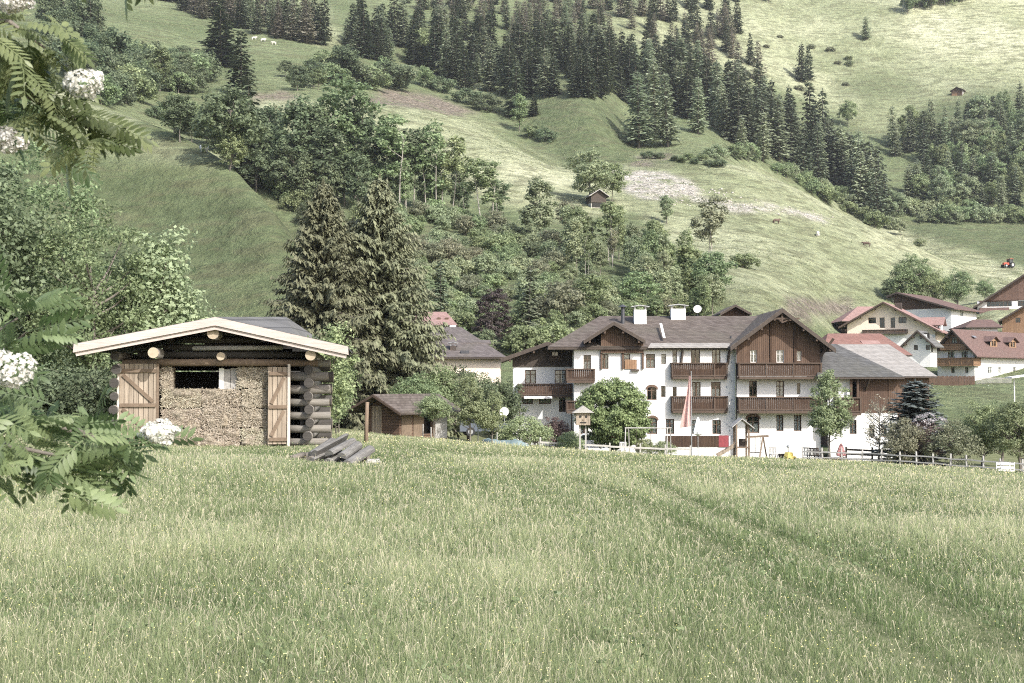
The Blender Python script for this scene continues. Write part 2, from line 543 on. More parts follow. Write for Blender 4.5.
MAT['frame_white'] = plain('frame_white', (0.68, 0.66, 0.62), 0.5, 0.1)
MAT['metal'] = plain('metal', (0.38, 0.38, 0.38), 0.4, 0.15, metal=0.7)
MAT['dark_metal'] = plain('dark_metal', (0.08, 0.08, 0.085), 0.5, 0.2, metal=0.3)
MAT['pink_cloth'] = plain('pink_cloth', (0.48, 0.23, 0.22), 0.9, 0.15)
MAT['pale_pink_cloth'] = plain('pale_pink_cloth', (0.50, 0.33, 0.30), 0.9, 0.15)
MAT['white_cloth'] = plain('white_cloth', (0.74, 0.73, 0.70), 0.9, 0.08)
MAT['red_cloth'] = plain('red_cloth', (0.24, 0.055, 0.06), 0.9, 0.2)
MAT['teal_tarp'] = plain('teal_tarp', (0.165, 0.215, 0.212), 0.5, 0.35, 2.0)
MAT['yellow'] = plain('yellow', (0.70, 0.55, 0.16), 0.5, 0.1)
MAT['tyre'] = plain('tyre', (0.03, 0.03, 0.03), 0.8, 0.2)
MAT['car_blue'] = plain('car_blue', (0.09, 0.105, 0.13), 0.25, 0.05, spec=0.6)
MAT['car_white'] = plain('car_white', (0.66, 0.67, 0.68), 0.25, 0.05, spec=0.6)
MAT['tractor_red'] = plain('tractor_red', (0.42, 0.08, 0.05), 0.4, 0.1)
MAT['cow_white'] = plain('cow_white', (0.62, 0.58, 0.52), 0.9, 0.25, 3)
MAT['cow_brown'] = plain('cow_brown', (0.12, 0.085, 0.065), 0.9, 0.25, 3)
MAT['old_log'] = wood('old_log', (0.055, 0.050, 0.045), (0.225, 0.215, 0.195), (1.5, 14, 14))
MAT['stone'] = plain('stone', (0.44, 0.405, 0.36), 0.9, 0.35, 4)
MAT['painted_ornament'] = plain('painted_ornament', (0.30, 0.33, 0.36), 0.8, 0.2)

MAT['leaf_mid'] = leaf('leaf_mid', (0.1129, 0.1527, 0.069), (0.3613, 0.4255, 0.2222))
MAT['leaf_dark'] = leaf('leaf_dark', (0.0749, 0.1018, 0.0543), (0.224, 0.2719, 0.1511))
MAT['leaf_pale'] = leaf('leaf_pale', (0.1676, 0.2088, 0.1101), (0.4046, 0.4464, 0.2706))
MAT['leaf_fresh'] = leaf('leaf_fresh', (0.165, 0.200, 0.095), (0.370, 0.405, 0.225))
MAT['leaf_olive'] = leaf('leaf_olive', (0.1588, 0.1678, 0.1021), (0.3349, 0.3349, 0.2134))
MAT['leaf_purple'] = leaf('leaf_purple', (0.0351, 0.0267, 0.0246), (0.0912, 0.0669, 0.0616), 0.2)
MAT['leaf_plum'] = leaf('leaf_plum', (0.087, 0.0553, 0.0521), (0.1802, 0.1222, 0.1116), 0.25)
MAT['leaf_round'] = leaf('leaf_round', (0.0683, 0.1041, 0.0403), (0.2574, 0.3215, 0.1431), 0.3)
MAT['leaf_bare'] = leaf('leaf_bare', (0.2415, 0.2338, 0.1722), (0.4262, 0.4122, 0.3136), 0.3)
MAT['lilac'] = leaf('lilac', (0.3, 0.28, 0.27), (0.52, 0.49, 0.48), 0.2)
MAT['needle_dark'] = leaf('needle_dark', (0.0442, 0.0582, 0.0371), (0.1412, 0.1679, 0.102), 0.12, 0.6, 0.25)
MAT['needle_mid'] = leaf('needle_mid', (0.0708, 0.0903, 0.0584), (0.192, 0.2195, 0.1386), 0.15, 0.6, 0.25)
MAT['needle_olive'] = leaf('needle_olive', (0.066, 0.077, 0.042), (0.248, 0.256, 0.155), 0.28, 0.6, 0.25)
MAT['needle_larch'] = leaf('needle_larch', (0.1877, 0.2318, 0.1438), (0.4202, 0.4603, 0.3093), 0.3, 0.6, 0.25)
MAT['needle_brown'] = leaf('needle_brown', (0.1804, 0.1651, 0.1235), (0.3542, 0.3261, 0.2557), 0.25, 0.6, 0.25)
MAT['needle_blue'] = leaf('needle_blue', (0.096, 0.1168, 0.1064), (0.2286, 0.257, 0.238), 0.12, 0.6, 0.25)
MAT['rowan_leaf'] = leaf('rowan_leaf', (0.062, 0.092, 0.032), (0.270, 0.320, 0.155), 0.48, 0.45, 0.4, 0.1)
MAT['rowan_flower'] = leaf('rowan_flower', (0.527, 0.51, 0.442), (0.697, 0.68, 0.629), 0.25, 0.7, 0.2, 0.05)
# ------------------------------------------------------------------ terrain: one sheet from the meadow to the mountain
def in_poly(px, py, poly):
    inside = np.zeros(px.shape, bool); n = len(poly)
    for i in range(n):
        x0, y0 = poly[i]; x1, y1 = poly[(i + 1) % n]
        if y0 == y1:
            continue
        c = ((y0 > py) != (y1 > py)) & (px < (x1 - x0) * (py - y0) / (y1 - y0) + x0)
        inside ^= c
    return inside


FIELDS = {   # zones of ground cover and ground tone, seen from the meadow
    'pale': [[(225, 88), (290, 100), (345, 108), (400, 106), (470, 114), (560, 160), (625, 172), (640, 205), (560, 222), (470, 190), (380, 150), (290, 132), (230, 112)],
             [(740, -80), (1300, -80), (1300, 108), (1000, 96), (930, 112), (880, 140), (800, 100), (700, 60), (610, 40), (600, 10), (700, -10)],
             [(600, 162), (650, 160), (760, 168), (860, 212), (960, 255), (1040, 275), (1300, 290), (1300, 345), (1000, 330), (840, 330), (740, 310), (690, 270), (640, 215)],
             [(-200, 80), (60, 84), (110, 112), (180, 140), (225, 155), (215, 165), (120, 150), (40, 132), (-200, 125)],
             [(290, 0), (330, 0), (345, 36), (318, 46), (296, 30)],
             [(400, 68), (470, 80), (505, 92), (480, 96), (420, 82)]],
    'bright': [[(455, 168), (520, 172), (610, 186), (640, 208), (560, 212), (480, 190)],
               [(860, 215), (940, 245), (1060, 275), (1060, 292), (950, 272), (880, 240)],
               [(900, -20), (1300, -20), (1300, 88), (990, 80), (905, 45)]],
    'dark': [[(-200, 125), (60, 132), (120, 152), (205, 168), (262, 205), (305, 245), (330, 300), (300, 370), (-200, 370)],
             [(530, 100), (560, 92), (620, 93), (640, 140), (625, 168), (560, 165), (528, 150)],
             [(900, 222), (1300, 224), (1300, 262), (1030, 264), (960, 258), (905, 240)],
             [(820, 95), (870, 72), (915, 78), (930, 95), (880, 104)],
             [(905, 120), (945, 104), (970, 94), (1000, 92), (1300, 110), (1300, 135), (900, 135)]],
    'soil': [[(352, 100), (385, 92), (430, 92), (458, 101), (478, 114), (440, 112), (395, 106)],
             [(250, 94), (285, 92), (305, 100), (262, 104)],
             [(636, 158), (672, 157), (676, 163), (640, 165)],
             [(300, 200), (335, 200), (345, 262), (310, 262)],
             [(770, 300), (850, 296), (860, 312), (800, 318)]],
    'scree': [[(618, 168), (650, 171), (690, 178), (704, 190), (676, 199), (645, 197), (626, 186)], [(690, 192), (740, 203), (790, 208), (836, 214), (834, 219), (780, 214), (730, 211), (690, 203)]]}


def build_terrain():
    s1 = np.concatenate([np.linspace(-.85, -.46, 36)[:-1], np.linspace(-.46, .46, 470), np.linspace(.46, .85, 36)[1:]])
    ys = np.concatenate([np.linspace(-45, 5, 14)[:-1], np.linspace(5, 120, 170)[:-1], np.exp(np.linspace(math.log(120), math.log(1290), 360))])
    S, Y = np.meshgrid(s1, ys)
    X = S * (np.maximum(Y, -10) + 22)
    Z = H(X, Y)
    px, py = project(X, np.maximum(Y, 1), Z)
    zones = {}
    nx = 22 * fbm(X / 30, Y / 30, 31, 4); ny = 13 * fbm(X / 24, Y / 24, 77, 4)
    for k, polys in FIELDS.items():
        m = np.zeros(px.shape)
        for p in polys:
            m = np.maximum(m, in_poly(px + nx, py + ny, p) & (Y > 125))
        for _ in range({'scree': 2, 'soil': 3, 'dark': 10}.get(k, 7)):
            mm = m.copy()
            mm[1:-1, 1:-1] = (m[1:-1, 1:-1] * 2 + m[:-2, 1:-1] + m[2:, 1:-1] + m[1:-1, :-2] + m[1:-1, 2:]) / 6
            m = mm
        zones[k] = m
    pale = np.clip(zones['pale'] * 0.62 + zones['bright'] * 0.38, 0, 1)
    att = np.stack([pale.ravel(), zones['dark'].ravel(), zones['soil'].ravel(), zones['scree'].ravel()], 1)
    r, c = X.shape
    idx = np.arange(r * c).reshape(r, c)
    q = np.stack([idx[:-1, :-1], idx[:-1, 1:], idx[1:, 1:], idx[1:, :-1]], -1).reshape(-1, 4)
    V = np.stack([X, Y, Z], -1).reshape(-1, 3)

    m, nt, b, _ = new_mat('hill_ground'); co = obj_co(nt)
    at_ = nt.nodes.new('ShaderNodeAttribute'); at_.attribute_name = 'zone'
    sep = nt.nodes.new('ShaderNodeSeparateColor'); nt.links.new(at_.outputs['Color'], sep.inputs[0])
    n_big = noise(nt, co, 0.018, 5, 0.6); n_mid = noise(nt, co, 0.13, 5, 0.65); n_fine = noise(nt, co, 0.9, 6, 0.7)
    terr = noise(nt, scaled(nt, co, (0.11, 0.11, 0.62)), 1.0, 4, 0.6)          # cattle tracks along the contour
    col = mixc(nt, ramp(nt, n_big, 0.35, 0.65), (0.120, 0.150, 0.074), (0.190, 0.220, 0.118))
    col = mixc(nt, math_(nt, 'MULTIPLY', sep.outputs[0], 0.95), col, mixc(nt, ramp(nt, n_big, 0.4, 0.62), (0.315, 0.330, 0.195), (0.475, 0.475, 0.315)))
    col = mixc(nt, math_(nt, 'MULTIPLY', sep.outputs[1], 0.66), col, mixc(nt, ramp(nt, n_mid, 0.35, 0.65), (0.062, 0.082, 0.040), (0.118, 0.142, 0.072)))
    col = mixc(nt, math_(nt, 'MULTIPLY', ramp(nt, terr, 0.50, 0.60), 0.55), col, mixc(nt, n_mid, (0.075, 0.085, 0.042), (0.17, 0.155, 0.10)))
    col = mixc(nt, math_(nt, 'MULTIPLY', ramp(nt, n_mid, 0.52, 0.66), 0.5), col, (0.100, 0.112, 0.055))
    col = mixc(nt, math_(nt, 'MULTIPLY', ramp(nt, n_fine, 0.5, 0.70), 0.45), col, (0.075, 0.085, 0.042))
    col = mixc(nt, math_(nt, 'MULTIPLY', ramp(nt, n_fine, 0.48, 0.28), 0.25), col, (0.33, 0.325, 0.20))
    soil = mixc(nt, ramp(nt, n_fine, 0.35, 0.65), (0.125, 0.105, 0.080), (0.24, 0.205, 0.165))
    col = mixc(nt, math_(nt, 'MULTIPLY', sep.outputs[2], ramp(nt, n_mid, 0.25, 0.5)), col, soil)
    scree = mixc(nt, ramp(nt, n_fine, 0.35, 0.62), (0.27, 0.245, 0.20), (0.47, 0.44, 0.385))
    sm = math_(nt, 'MULTIPLY', at_.outputs['Alpha'], ramp(nt, n_mid, 0.34, 0.50))
    col = mixc(nt, sm, col, scree)
    n_grain = noise(nt, co, 0.45, 8, 0.8)
    val = math_(nt, 'ADD', math_(nt, 'MULTIPLY', ramp(nt, n_grain, 0.36, 0.64), 0.75), 0.66)
    hs = nt.nodes.new('ShaderNodeHueSaturation'); nt.links.new(val, hs.inputs['Value']); nt.links.new(col, hs.inputs['Color']); col = hs.outputs[0]
    nt.links.new(col, b.inputs['Base Color']); b.inputs['Roughness'].default_value = 1.0
    b.inputs['Specular IOR Level'].default_value = 0.05
    bump(nt, b, math_(nt, 'ADD', n_fine, math_(nt, 'MULTIPLY', terr, 1.5)), 0.9, 1.6)
    # meadow soil and sward under the grass blades
    g, nt, b, _ = new_mat('meadow_ground'); co = obj_co(nt)
    f = noise(nt, co, 1.3, 6, 0.7)
    nt.links.new(mixc(nt, ramp(nt, f, 0.3, 0.7), (0.085, 0.095, 0.045), (0.19, 0.195, 0.105)), b.inputs['Base Color'])
    b.inputs['Roughness'].default_value = 1.0; b.inputs['Specular IOR Level'].default_value = 0.05
    bump(nt, b, f, 0.6, 0.05)
    cy = (Y[:-1, :-1] < 118).ravel()
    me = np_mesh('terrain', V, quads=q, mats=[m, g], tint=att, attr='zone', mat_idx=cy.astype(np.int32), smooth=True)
    o = link(bpy.data.objects.new('terrain', me)); tag(o, 'meadow and pastures rising from the grass to the mountainside', None, None, 'structure')
    return o


build_terrain()

# ------------------------------------------------------------------ camera, sky, sun
cam = bpy.data.cameras.new('camera'); cam.sensor_width = 36.0; cam.lens = 36.0 * F_PX / 1024.0
cam.clip_start = 0.1; cam.clip_end = 6000
cam.dof.use_dof = True; cam.dof.focus_distance = 55.0; cam.dof.aperture_fstop = 17.0
camo = bpy.data.objects.new('camera', cam); COL.objects.link(camo)
camo.location = (0, 0, CAMZ); camo.rotation_euler = (R(90) + TH, 0, 0)
SC.camera = camo

SUN_AZ, SUN_EL = R(36), R(40)                  # from behind the viewer's right shoulder
sd = Vector((math.sin(SUN_AZ) * math.cos(SUN_EL), -math.cos(SUN_AZ) * math.cos(SUN_EL), math.sin(SUN_EL)))
sun = bpy.data.lights.new('sun', 'SUN'); sun.energy = 2.9; sun.angle = R(0.6); sun.color = (1.0, 0.985, 0.955)
so = bpy.data.objects.new('sun', sun); COL.objects.link(so); so.location = (60, -60, 90)
so.rotation_euler = (-sd).to_track_quat('-Z', 'Y').to_euler()
w = bpy.data.worlds.new('World'); SC.world = w; w.use_nodes = True
nt = w.node_tree; bg = nt.nodes['Background']
sky = nt.nodes.new('ShaderNodeTexSky'); sky.sky_type = 'NISHITA'; sky.sun_disc = False
sky.sun_elevation = SUN_EL; sky.sun_rotation = math.pi - SUN_AZ; sky.dust_density = 2.5; sky.air_density = 0.9; sky.ozone_density = 0.6
nt.links.new(sky.outputs[0], bg.inputs[0]); bg.inputs[1].default_value = 0.15
SC.view_settings.view_transform = 'Standard'; SC.view_settings.look = 'None'
SC.view_settings.exposure = 1.13; SC.view_settings.gamma = 1.0; SC.view_settings.use_curve_mapping = False
SC.render.engine = 'CYCLES'
SC.cycles.max_bounces = 6; SC.cycles.diffuse_bounces = 3; SC.cycles.transmission_bounces = 4; SC.cycles.volume_bounces = 0
SC.cycles.use_denoising = False; SC.cycles.filter_width = 1.1
# ------------------------------------------------------------------ trees
def unit(v):
    return v / np.maximum(np.linalg.norm(v, axis=-1, keepdims=True), 1e-9)


def leaf_quads(P, Nn, L, Wd, r, droop=0.0):
    """one pointed leaf (or leaf spray) per point: P points, Nn normals, L lengths, Wd widths"""
    n = len(P)
    t = unit(np.cross(Nn, r.normal(size=(n, 3)))); b = np.cross(Nn, t)
    L = np.broadcast_to(L, (n,))[:, None]; Wd = np.broadcast_to(Wd, (n,))[:, None]
    a0 = P - t * L * .5; a2 = P + t * L * .5
    a1 = P + b * Wd * .5 + t * L * .05 - Nn * Wd * .15; a3 = P - b * Wd * .5 + t * L * .05 - Nn * Wd * .15
    V = np.stack([a0, a1, a2, a3], 1).reshape(-1, 3)
    return V, np.arange(4 * n).reshape(-1, 4)


class Env:
    """a crown outline: a few overlapping ellipsoids with a lumpy surface"""
    def __init__(self, ells):
        self.e = np.array(ells, float)

    def sample(self, n, r, shell=0.55, under=0.5, lump=0.22):
        vol = self.e[:, 3] * self.e[:, 4] * self.e[:, 5]
        k = r.choice(len(self.e), n, p=vol ** .8 / (vol ** .8).sum())
        d = unit(r.normal(size=(n, 3)))
        low = d[:, 2] < -0.3
        d[low & (r.random(n) > under), 2] *= -1
        rad = shell + (1 - shell) * r.random(n) ** .6
        rad *= 1 + lump * 2 * fbm(d[:, 0] * 1.7 + k * 5.1 + 31, d[:, 1] * 1.7 + d[:, 2] * 2.3 + k, int(r.integers(1000)), 2)
        return self.e[k, :3] + d * rad[:, None] * self.e[k, 3:], d


def limb_tubes(mb, trunk, targets, r0, r, seg=5):
    """limbs leave the trunk below each target and curve up to it"""
    T = [Vector(p) for p in trunk]
    for t in targets:
        t = Vector(t)
        zz = t.z - (0.25 + 0.25 * r.random()) * (t - Vector((T[0].x, T[0].y, t.z))).length - 0.1 * t.z
        zz = min(max(zz, T[0].z + 0.25 * (T[-1].z - T[0].z)), T[-1].z * .98)
        k = next((i for i in range(len(T) - 1) if T[i].z <= zz <= T[i + 1].z), len(T) - 2)
        f = (zz - T[k].z) / max(T[k + 1].z - T[k].z, 1e-5)
        s = T[k].lerp(T[k + 1], min(max(f, 0), 1))
        mid = s.lerp(t, .5) + Vector((0, 0, -.05 * (t - s).length))
        mb.tube([s, mid, t], [r0 * .38, r0 * .24, r0 * .07], seg, cap=False)


def broadleaf(name, r, ells, trunk_h, trunk_r, clumps, per, clump_r, leafsz, lm, bark='bark', shell=.55, under=.5, limbs=14, lean=0.0, upb=.45, trunks=1, spread=0.5, flat=.7, lump=.22, seg=7):
    """-> (trunk mesh, crown mesh)"""
    env = Env(ells)
    C, D = env.sample(clumps, r, shell, under, lump)
    cc = np.average(env.e[:, :3], 0)
    k = np.repeat(np.arange(clumps), per)
    n = len(k)
    off = unit(r.normal(size=(n, 3))) * (r.random(n) ** .45)[:, None]
    cr = clump_r * r.uniform(.65, 1.3, clumps)
    P = C[k] + off * cr[k][:, None] * np.array([1, 1, flat])
    Nn = unit(off * .7 + D[k] * .45 + np.array([0, 0, upb]) + r.normal(size=(n, 3)) * .55)
    sz = leafsz * r.uniform(.7, 1.35, n)
    V, Q = leaf_quads(P, Nn, sz, sz * .62, r)
    ct = r.uniform(0, 1, clumps)
    tint = np.clip(ct[k] * .45 + r.random(n) * .55, 0, 1)
    crown = np_mesh(name + '_crown', V, quads=Q, mats=[MAT[lm]], tint=np.repeat(tint, 4))
    mb = MB()
    top = cc[2] + env.e[:, 5].max() * .55
    for q in range(trunks):
        a = 2 * math.pi * q / max(trunks, 1) + r.random()
        o = spread * trunk_r * 3 if trunks > 1 else 0
        bx, by = math.cos(a) * o, math.sin(a) * o
        tx, ty = cc[0] + (math.cos(a) * o * 2.5), cc[1] + math.sin(a) * o * 2.5
        pts, rad = [], []
        for i in range(7):
            f = i / 6
            pts.append((bx + (tx - bx) * f ** 1.5 + r.normal() * trunk_r * .35 * (0 < i < 6), by + (ty - by) * f ** 1.5 + r.normal() * trunk_r * .35 * (0 < i < 6), -0.3 + (top + .3) * f))
            rad.append(trunk_r * ((1.35 if i == 0 else 1) - .82 * f))
        mb.tube(pts, rad, seg, cap=False)
        sel = r.permutation(clumps)[:max(3, limbs // trunks)]
        limb_tubes(mb, pts, C[sel], trunk_r, r)
    trunk = mb.mesh(name + '_trunk', MAT[bark], True)
    return trunk, crown


def conifer(name, r, h, rad, whorls, per, twigs, lm, bark='bark', bare=0.06, droop=.28, power=.85, tw=.16, rag=.25, hang=.35, trunk_r=None, wid=.34, up_top=.25):
    """whorls of drooping boughs, each bough a row of side sprays; -> (trunk, crown)"""
    trunk_r = trunk_r or h * .014
    VV, tint = [], []
    mb = MB()
    mb.tube([(0, 0, -.4), (0, 0, h * .3), (0, 0, h * .7), (0, 0, h)], [trunk_r * 1.25, trunk_r, trunk_r * .5, trunk_r * .08], 6, cap=False)
    phase = 0.0
    for i in range(whorls):
        f = bare + (1 - bare) * (i + r.random() * .7) / whorls
        z0_ = h * min(f, .99)
        Lw = rad * max(1 - f, 0.0) ** power * min(1.0, .62 + 2.2 * f) + h * .012
        phase += 2.4
        m = max(3, int(per * (0.55 + .45 * (1 - f))))
        for j in range(m):
            az = phase + 2 * math.pi * (j + r.random() * .6) / m
            L = Lw * (1 - rag + 2 * rag * r.random()); z = min(h * .985, z0_ + (r.random() - .5) * h * (1 - bare) / whorls * 1.6)
            dr = droop * (1 - f) * 1.15 - up_top * f
            ca, sa = math.cos(az), math.sin(az)
            bt = r.random(); dr += r.normal() * .10
            nt_ = max(2, int(twigs * (0.35 + .65 * L / rad)))
            if L > rad * .45 and twigs > 8:
                mb.tube([(0, 0, z), (ca * L * .5, sa * L * .5, z - L * dr * .35), (ca * L * .95, sa * L * .95, z - L * dr * .8)], [trunk_r * .22, trunk_r * .14, trunk_r * .04], 4, cap=False)
            for q in range(nt_):
                t = .12 + .88 * (q + r.random() * .6) / nt_
                bx, bz = L * t, z - L * dr * (t ** 1.3) + L * .06 * t ** 3
                side = 1 if q % 2 else -1
                ll = tw * rad * (1.15 - .7 * t) * r.uniform(.7, 1.3) * (.5 + .5 * L / rad) + h * .008
                aa = az + side * r.uniform(.5, 1.15) if q < nt_ - 1 else az
                dx, dy = math.cos(aa), math.sin(aa)
                w = ll * wid * r.uniform(.8, 1.25)
                p0 = np.array([ca * bx, sa * bx, bz + r.normal() * h * .0055])
                p1 = p0 + np.array([dx * ll, dy * ll, -ll * hang * r.uniform(.2, 1.7)])
                sdv = np.array([-dy, dx, r.uniform(-.35, .35)]) * w
                mid = p0 * .5 + p1 * .5
                VV += [p0, mid + sdv, p1, mid - sdv]
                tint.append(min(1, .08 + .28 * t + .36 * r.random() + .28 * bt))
    # leader
    for q in range(6):
        a = q * 1.05
        VV += [np.array([0, 0, h * .985]), np.array([math.cos(a), math.sin(a), 0]) * h * .008 + [0, 0, h * 1.0], np.array([0, 0, h * 1.03]), np.array([-math.cos(a), -math.sin(a), 0]) * h * .008 + [0, 0, h * 1.0]]
        tint.append(.6)
    V = np.array(VV); Q = np.arange(len(V)).reshape(-1, 4)
    crown = np_mesh(name + '_crown', V, quads=Q, mats=[MAT[lm]], tint=np.repeat(tint, 4))
    return mb.mesh(name + '_trunk', MAT[bark], True), crown


def joined(name, tr, cr):
    """trunk and crown in one mesh for trees only a few pixels tall"""
    nv = len(tr.vertices)
    V = np.empty((nv + len(cr.vertices)) * 3, np.float32)
    a = np.empty(nv * 3, np.float32); tr.vertices.foreach_get('co', a); V[:nv * 3] = a
    b = np.empty(len(cr.vertices) * 3, np.float32); cr.vertices.foreach_get('co', b); V[nv * 3:] = b
    q1 = np.array([list(p.vertices) for p in tr.polygons if len(p.vertices) == 4], np.int32).reshape(-1, 4)
    q2 = np.empty(len(cr.loops), np.int32); cr.loops.foreach_get('vertex_index', q2)
    t = np.zeros(nv + len(cr.vertices), np.float32)
    tb = np.empty(len(cr.vertices), np.float32); cr.attributes['tint'].data.foreach_get('value', tb); t[nv:] = tb
    mi = np.concatenate([np.ones(len(q1), int), np.zeros(len(cr.polygons), int)])
    return np_mesh(name, V.reshape(-1, 3), quads=np.concatenate([q1, q2.reshape(-1, 4) + nv]), mats=[cr.materials[0], tr.materials[0]], tint=t, mat_idx=mi)


_r = np.random.default_rng(11)
# far kinds: unit height 1 m, scaled per tree
FAR = {}


def far_kind(kind, meshes):
    FAR[kind] = meshes


def _mk(fn, n, nm, **kw):
    return [joined(nm, *fn(nm, np.random.default_rng(100 + 7 * i + len(nm)), **kw)) for i in range(n)]


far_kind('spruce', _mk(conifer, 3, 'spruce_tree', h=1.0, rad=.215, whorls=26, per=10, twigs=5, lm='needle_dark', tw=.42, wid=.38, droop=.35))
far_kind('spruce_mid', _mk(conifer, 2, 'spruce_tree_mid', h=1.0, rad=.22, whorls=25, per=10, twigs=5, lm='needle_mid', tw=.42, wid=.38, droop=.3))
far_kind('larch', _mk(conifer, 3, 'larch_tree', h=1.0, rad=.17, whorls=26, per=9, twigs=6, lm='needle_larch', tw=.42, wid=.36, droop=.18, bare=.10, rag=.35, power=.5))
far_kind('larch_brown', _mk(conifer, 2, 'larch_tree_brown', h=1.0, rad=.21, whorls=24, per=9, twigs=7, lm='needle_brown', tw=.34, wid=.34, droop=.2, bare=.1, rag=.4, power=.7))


def _bl(n, nm, ells, **kw):
    out = []
    for i in range(n):
        r = np.random.default_rng(300 + 13 * i + len(nm))
        e = [[x + r.normal() * .03, y + r.normal() * .03, z + r.normal() * .02, a * r.uniform(.88, 1.12), b * r.uniform(.88, 1.12), c * r.uniform(.93, 1.07)] for x, y, z, a, b, c in ells]
        out.append(joined(nm, *broadleaf(nm, r, e, **kw)))
    return out


E_ROUND = [(0, 0, .6, .30, .30, .36), (-.12, .04, .45, .22, .22, .24), (.13, -.03, .5, .2, .22, .25)]
E_TALL = [(0, 0, .60, .16, .16, .36), (.04, .03, .36, .17, .16, .25), (-.04, -.03, .82, .10, .10, .17)]
E_SLIM = [(0, 0, .74, .15, .15, .24), (.06, .0, .58, .13, .12, .14), (-.07, .03, .66, .10, .1, .12), (.03, -.03, .42, .09, .09, .10)]
E_BUSH = [(0, 0, .42, .55, .5, .5), (-.35, .1, .3, .35, .35, .35), (.36, -.05, .32, .36, .35, .38)]
kw = dict(trunk_h=.3, trunk_r=.018, clumps=105, per=40, clump_r=.085, leafsz=.040, limbs=10)
far_kind('round', _bl(3, 'broadleaf_tree', E_ROUND, lm='leaf_mid', **kw))
far_kind('round_dark', _bl(2, 'broadleaf_tree_dark', E_ROUND, lm='leaf_dark', **kw))
far_kind('round_pale', _bl(2, 'broadleaf_tree_pale', E_ROUND, lm='leaf_pale', **kw))
kw = dict(trunk_h=.3, trunk_r=.014, clumps=90, per=38, clump_r=.07, leafsz=.034, limbs=10)
far_kind('tall', _bl(3, 'alder_tree', E_TALL, lm='leaf_mid', **kw))
far_kind('tall_dark', _bl(2, 'alder_tree_dark', E_TALL, lm='leaf_dark', **kw))
far_kind('tall_pale', _bl(2, 'alder_tree_pale', E_TALL, lm='leaf_pale', **kw))
kw = dict(trunk_h=.5, trunk_r=.0105, clumps=62, per=38, clump_r=.062, leafsz=.031, limbs=9, trunks=2, bark='pale_bark', spread=1.2)
far_kind('slim', _bl(3, 'birch_tree', E_SLIM, lm='leaf_mid', **kw))
far_kind('slim_dark', _bl(2, 'birch_tree_dark', E_SLIM, lm='leaf_dark', **kw))
far_kind('slim_olive', _bl(2, 'birch_tree_olive', E_SLIM, lm='leaf_olive', **kw))
kw = dict(trunk_h=.1, trunk_r=.03, clumps=80, per=34, clump_r=.17, leafsz=.08, limbs=6, under=.2)
far_kind('bush', _bl(3, 'bush', E_BUSH, lm='leaf_mid', **kw))
far_kind('bush_dark', _bl(2, 'bush_dark', E_BUSH, lm='leaf_dark', **kw))
far_kind('bush_pale', _bl(2, 'bush_pale', E_BUSH, lm='leaf_pale', **kw))
far_kind('bush_olive', _bl(1, 'bush_olive', E_BUSH, lm='leaf_olive', **kw))
KIND_NAME = {'spruce': 'spruce_tree', 'spruce_mid': 'spruce_tree', 'larch': 'larch_tree', 'larch_brown': 'larch_tree', 'round': 'broadleaf_tree', 'tall': 'alder_tree', 'slim': 'birch_tree', 'bush': 'bush'}


def far_tree(kind, px, py, hpx, label=None, group=None, wide=1.0, Y=None, cat=None, sink=.02):
    """plant one tree so that its foot shows at (px, py) and it is hpx tall in the picture's scale"""
    if Y is None:
        x, y, z = hit(px, py)
    else:
        x, y = float(ray(px, py)[0]) * Y, Y; z = gz(x, y)
    h = hpx * y / F_PX
    me = FAR[kind][int(_r.integers(len(FAR[kind])))]
    nm = KIND_NAME.get(kind, KIND_NAME.get(kind.split('_')[0], kind))
    o = bpy.data.objects.new(nm, me); COL.objects.link(o)
    o.location = (x, y, z - h * sink); w_ = wide * _r.uniform(.9, 1.12)
    o.scale = (h * w_, h * w_, h); o.rotation_euler = (_r.normal() * .02, _r.normal() * .02, _r.random() * 6.28)
    return tag(o, label, cat or ('bush' if nm == 'bush' else 'tree'), group)


def fill(poly, n, kinds, hpx, group, label, wide=1.0, mind=4.0, cat=None):
    """scatter trees whose feet lie inside a patch of hillside; all of one patch look alike and share a label"""
    xs = [p[0] for p in poly]; ys = [p[1] for p in poly]
    pts = []; tries = 0
    while len(pts) < n and tries < n * 60:
        tries += 1
        x, y = _r.uniform(min(xs), max(xs)), _r.uniform(min(ys), max(ys))
        if not in_poly(np.array([x]), np.array([y]), poly)[0]:
            continue
        if any((x - a) ** 2 + ((y - b) * 2.2) ** 2 < mind ** 2 for a, b in pts):
            continue
        pts.append((x, y))
    for x, y in pts:
        k = kinds[int(_r.integers(len(kinds)))]
        kn = KIND_NAME.get(k, KIND_NAME.get(k.split('_')[0], k))
        far_tree(k, x, y, _r.uniform(*hpx), label, group, wide, cat=cat)
# ------------------------------------------------------------------ woods on the mountain, patch by patch
fill([(345, 40), (400, 44), (470, 60), (600, 62), (690, 78), (752, 110), (762, 150), (712, 126), (655, 116), (600, 97), (520, 99), (455, 90), (420, 66), (350, 60)], 185, ['spruce', 'spruce', 'spruce_mid', 'spruce_mid', 'larch', 'spruce'], (28, 60),
     'spruces of the dark forest band', 'dark spruce in the dense forest band crossing the middle of the mountainside', 1.12, mind=5)
fill([(395, -12), (620, -12), (640, 30), (600, 52), (480, 46), (410, 30)], 85, ['larch_brown', 'larch_brown', 'larch', 'spruce_mid'], (26, 40),
     'pale larches above the dark forest band', 'pale brownish larch in the thin wood above the dark spruce band', mind=6)
fill([(640, 10), (735, 5), (750, 60), (760, 90), (700, 66), (640, 52)], 32, ['spruce_mid', 'spruce', 'larch_brown', 'larch_brown'], (26, 44),
     'conifers on the upper slope above the forest tip', 'grey green conifer on the bare upper slope right above the dark forest band', mind=7)
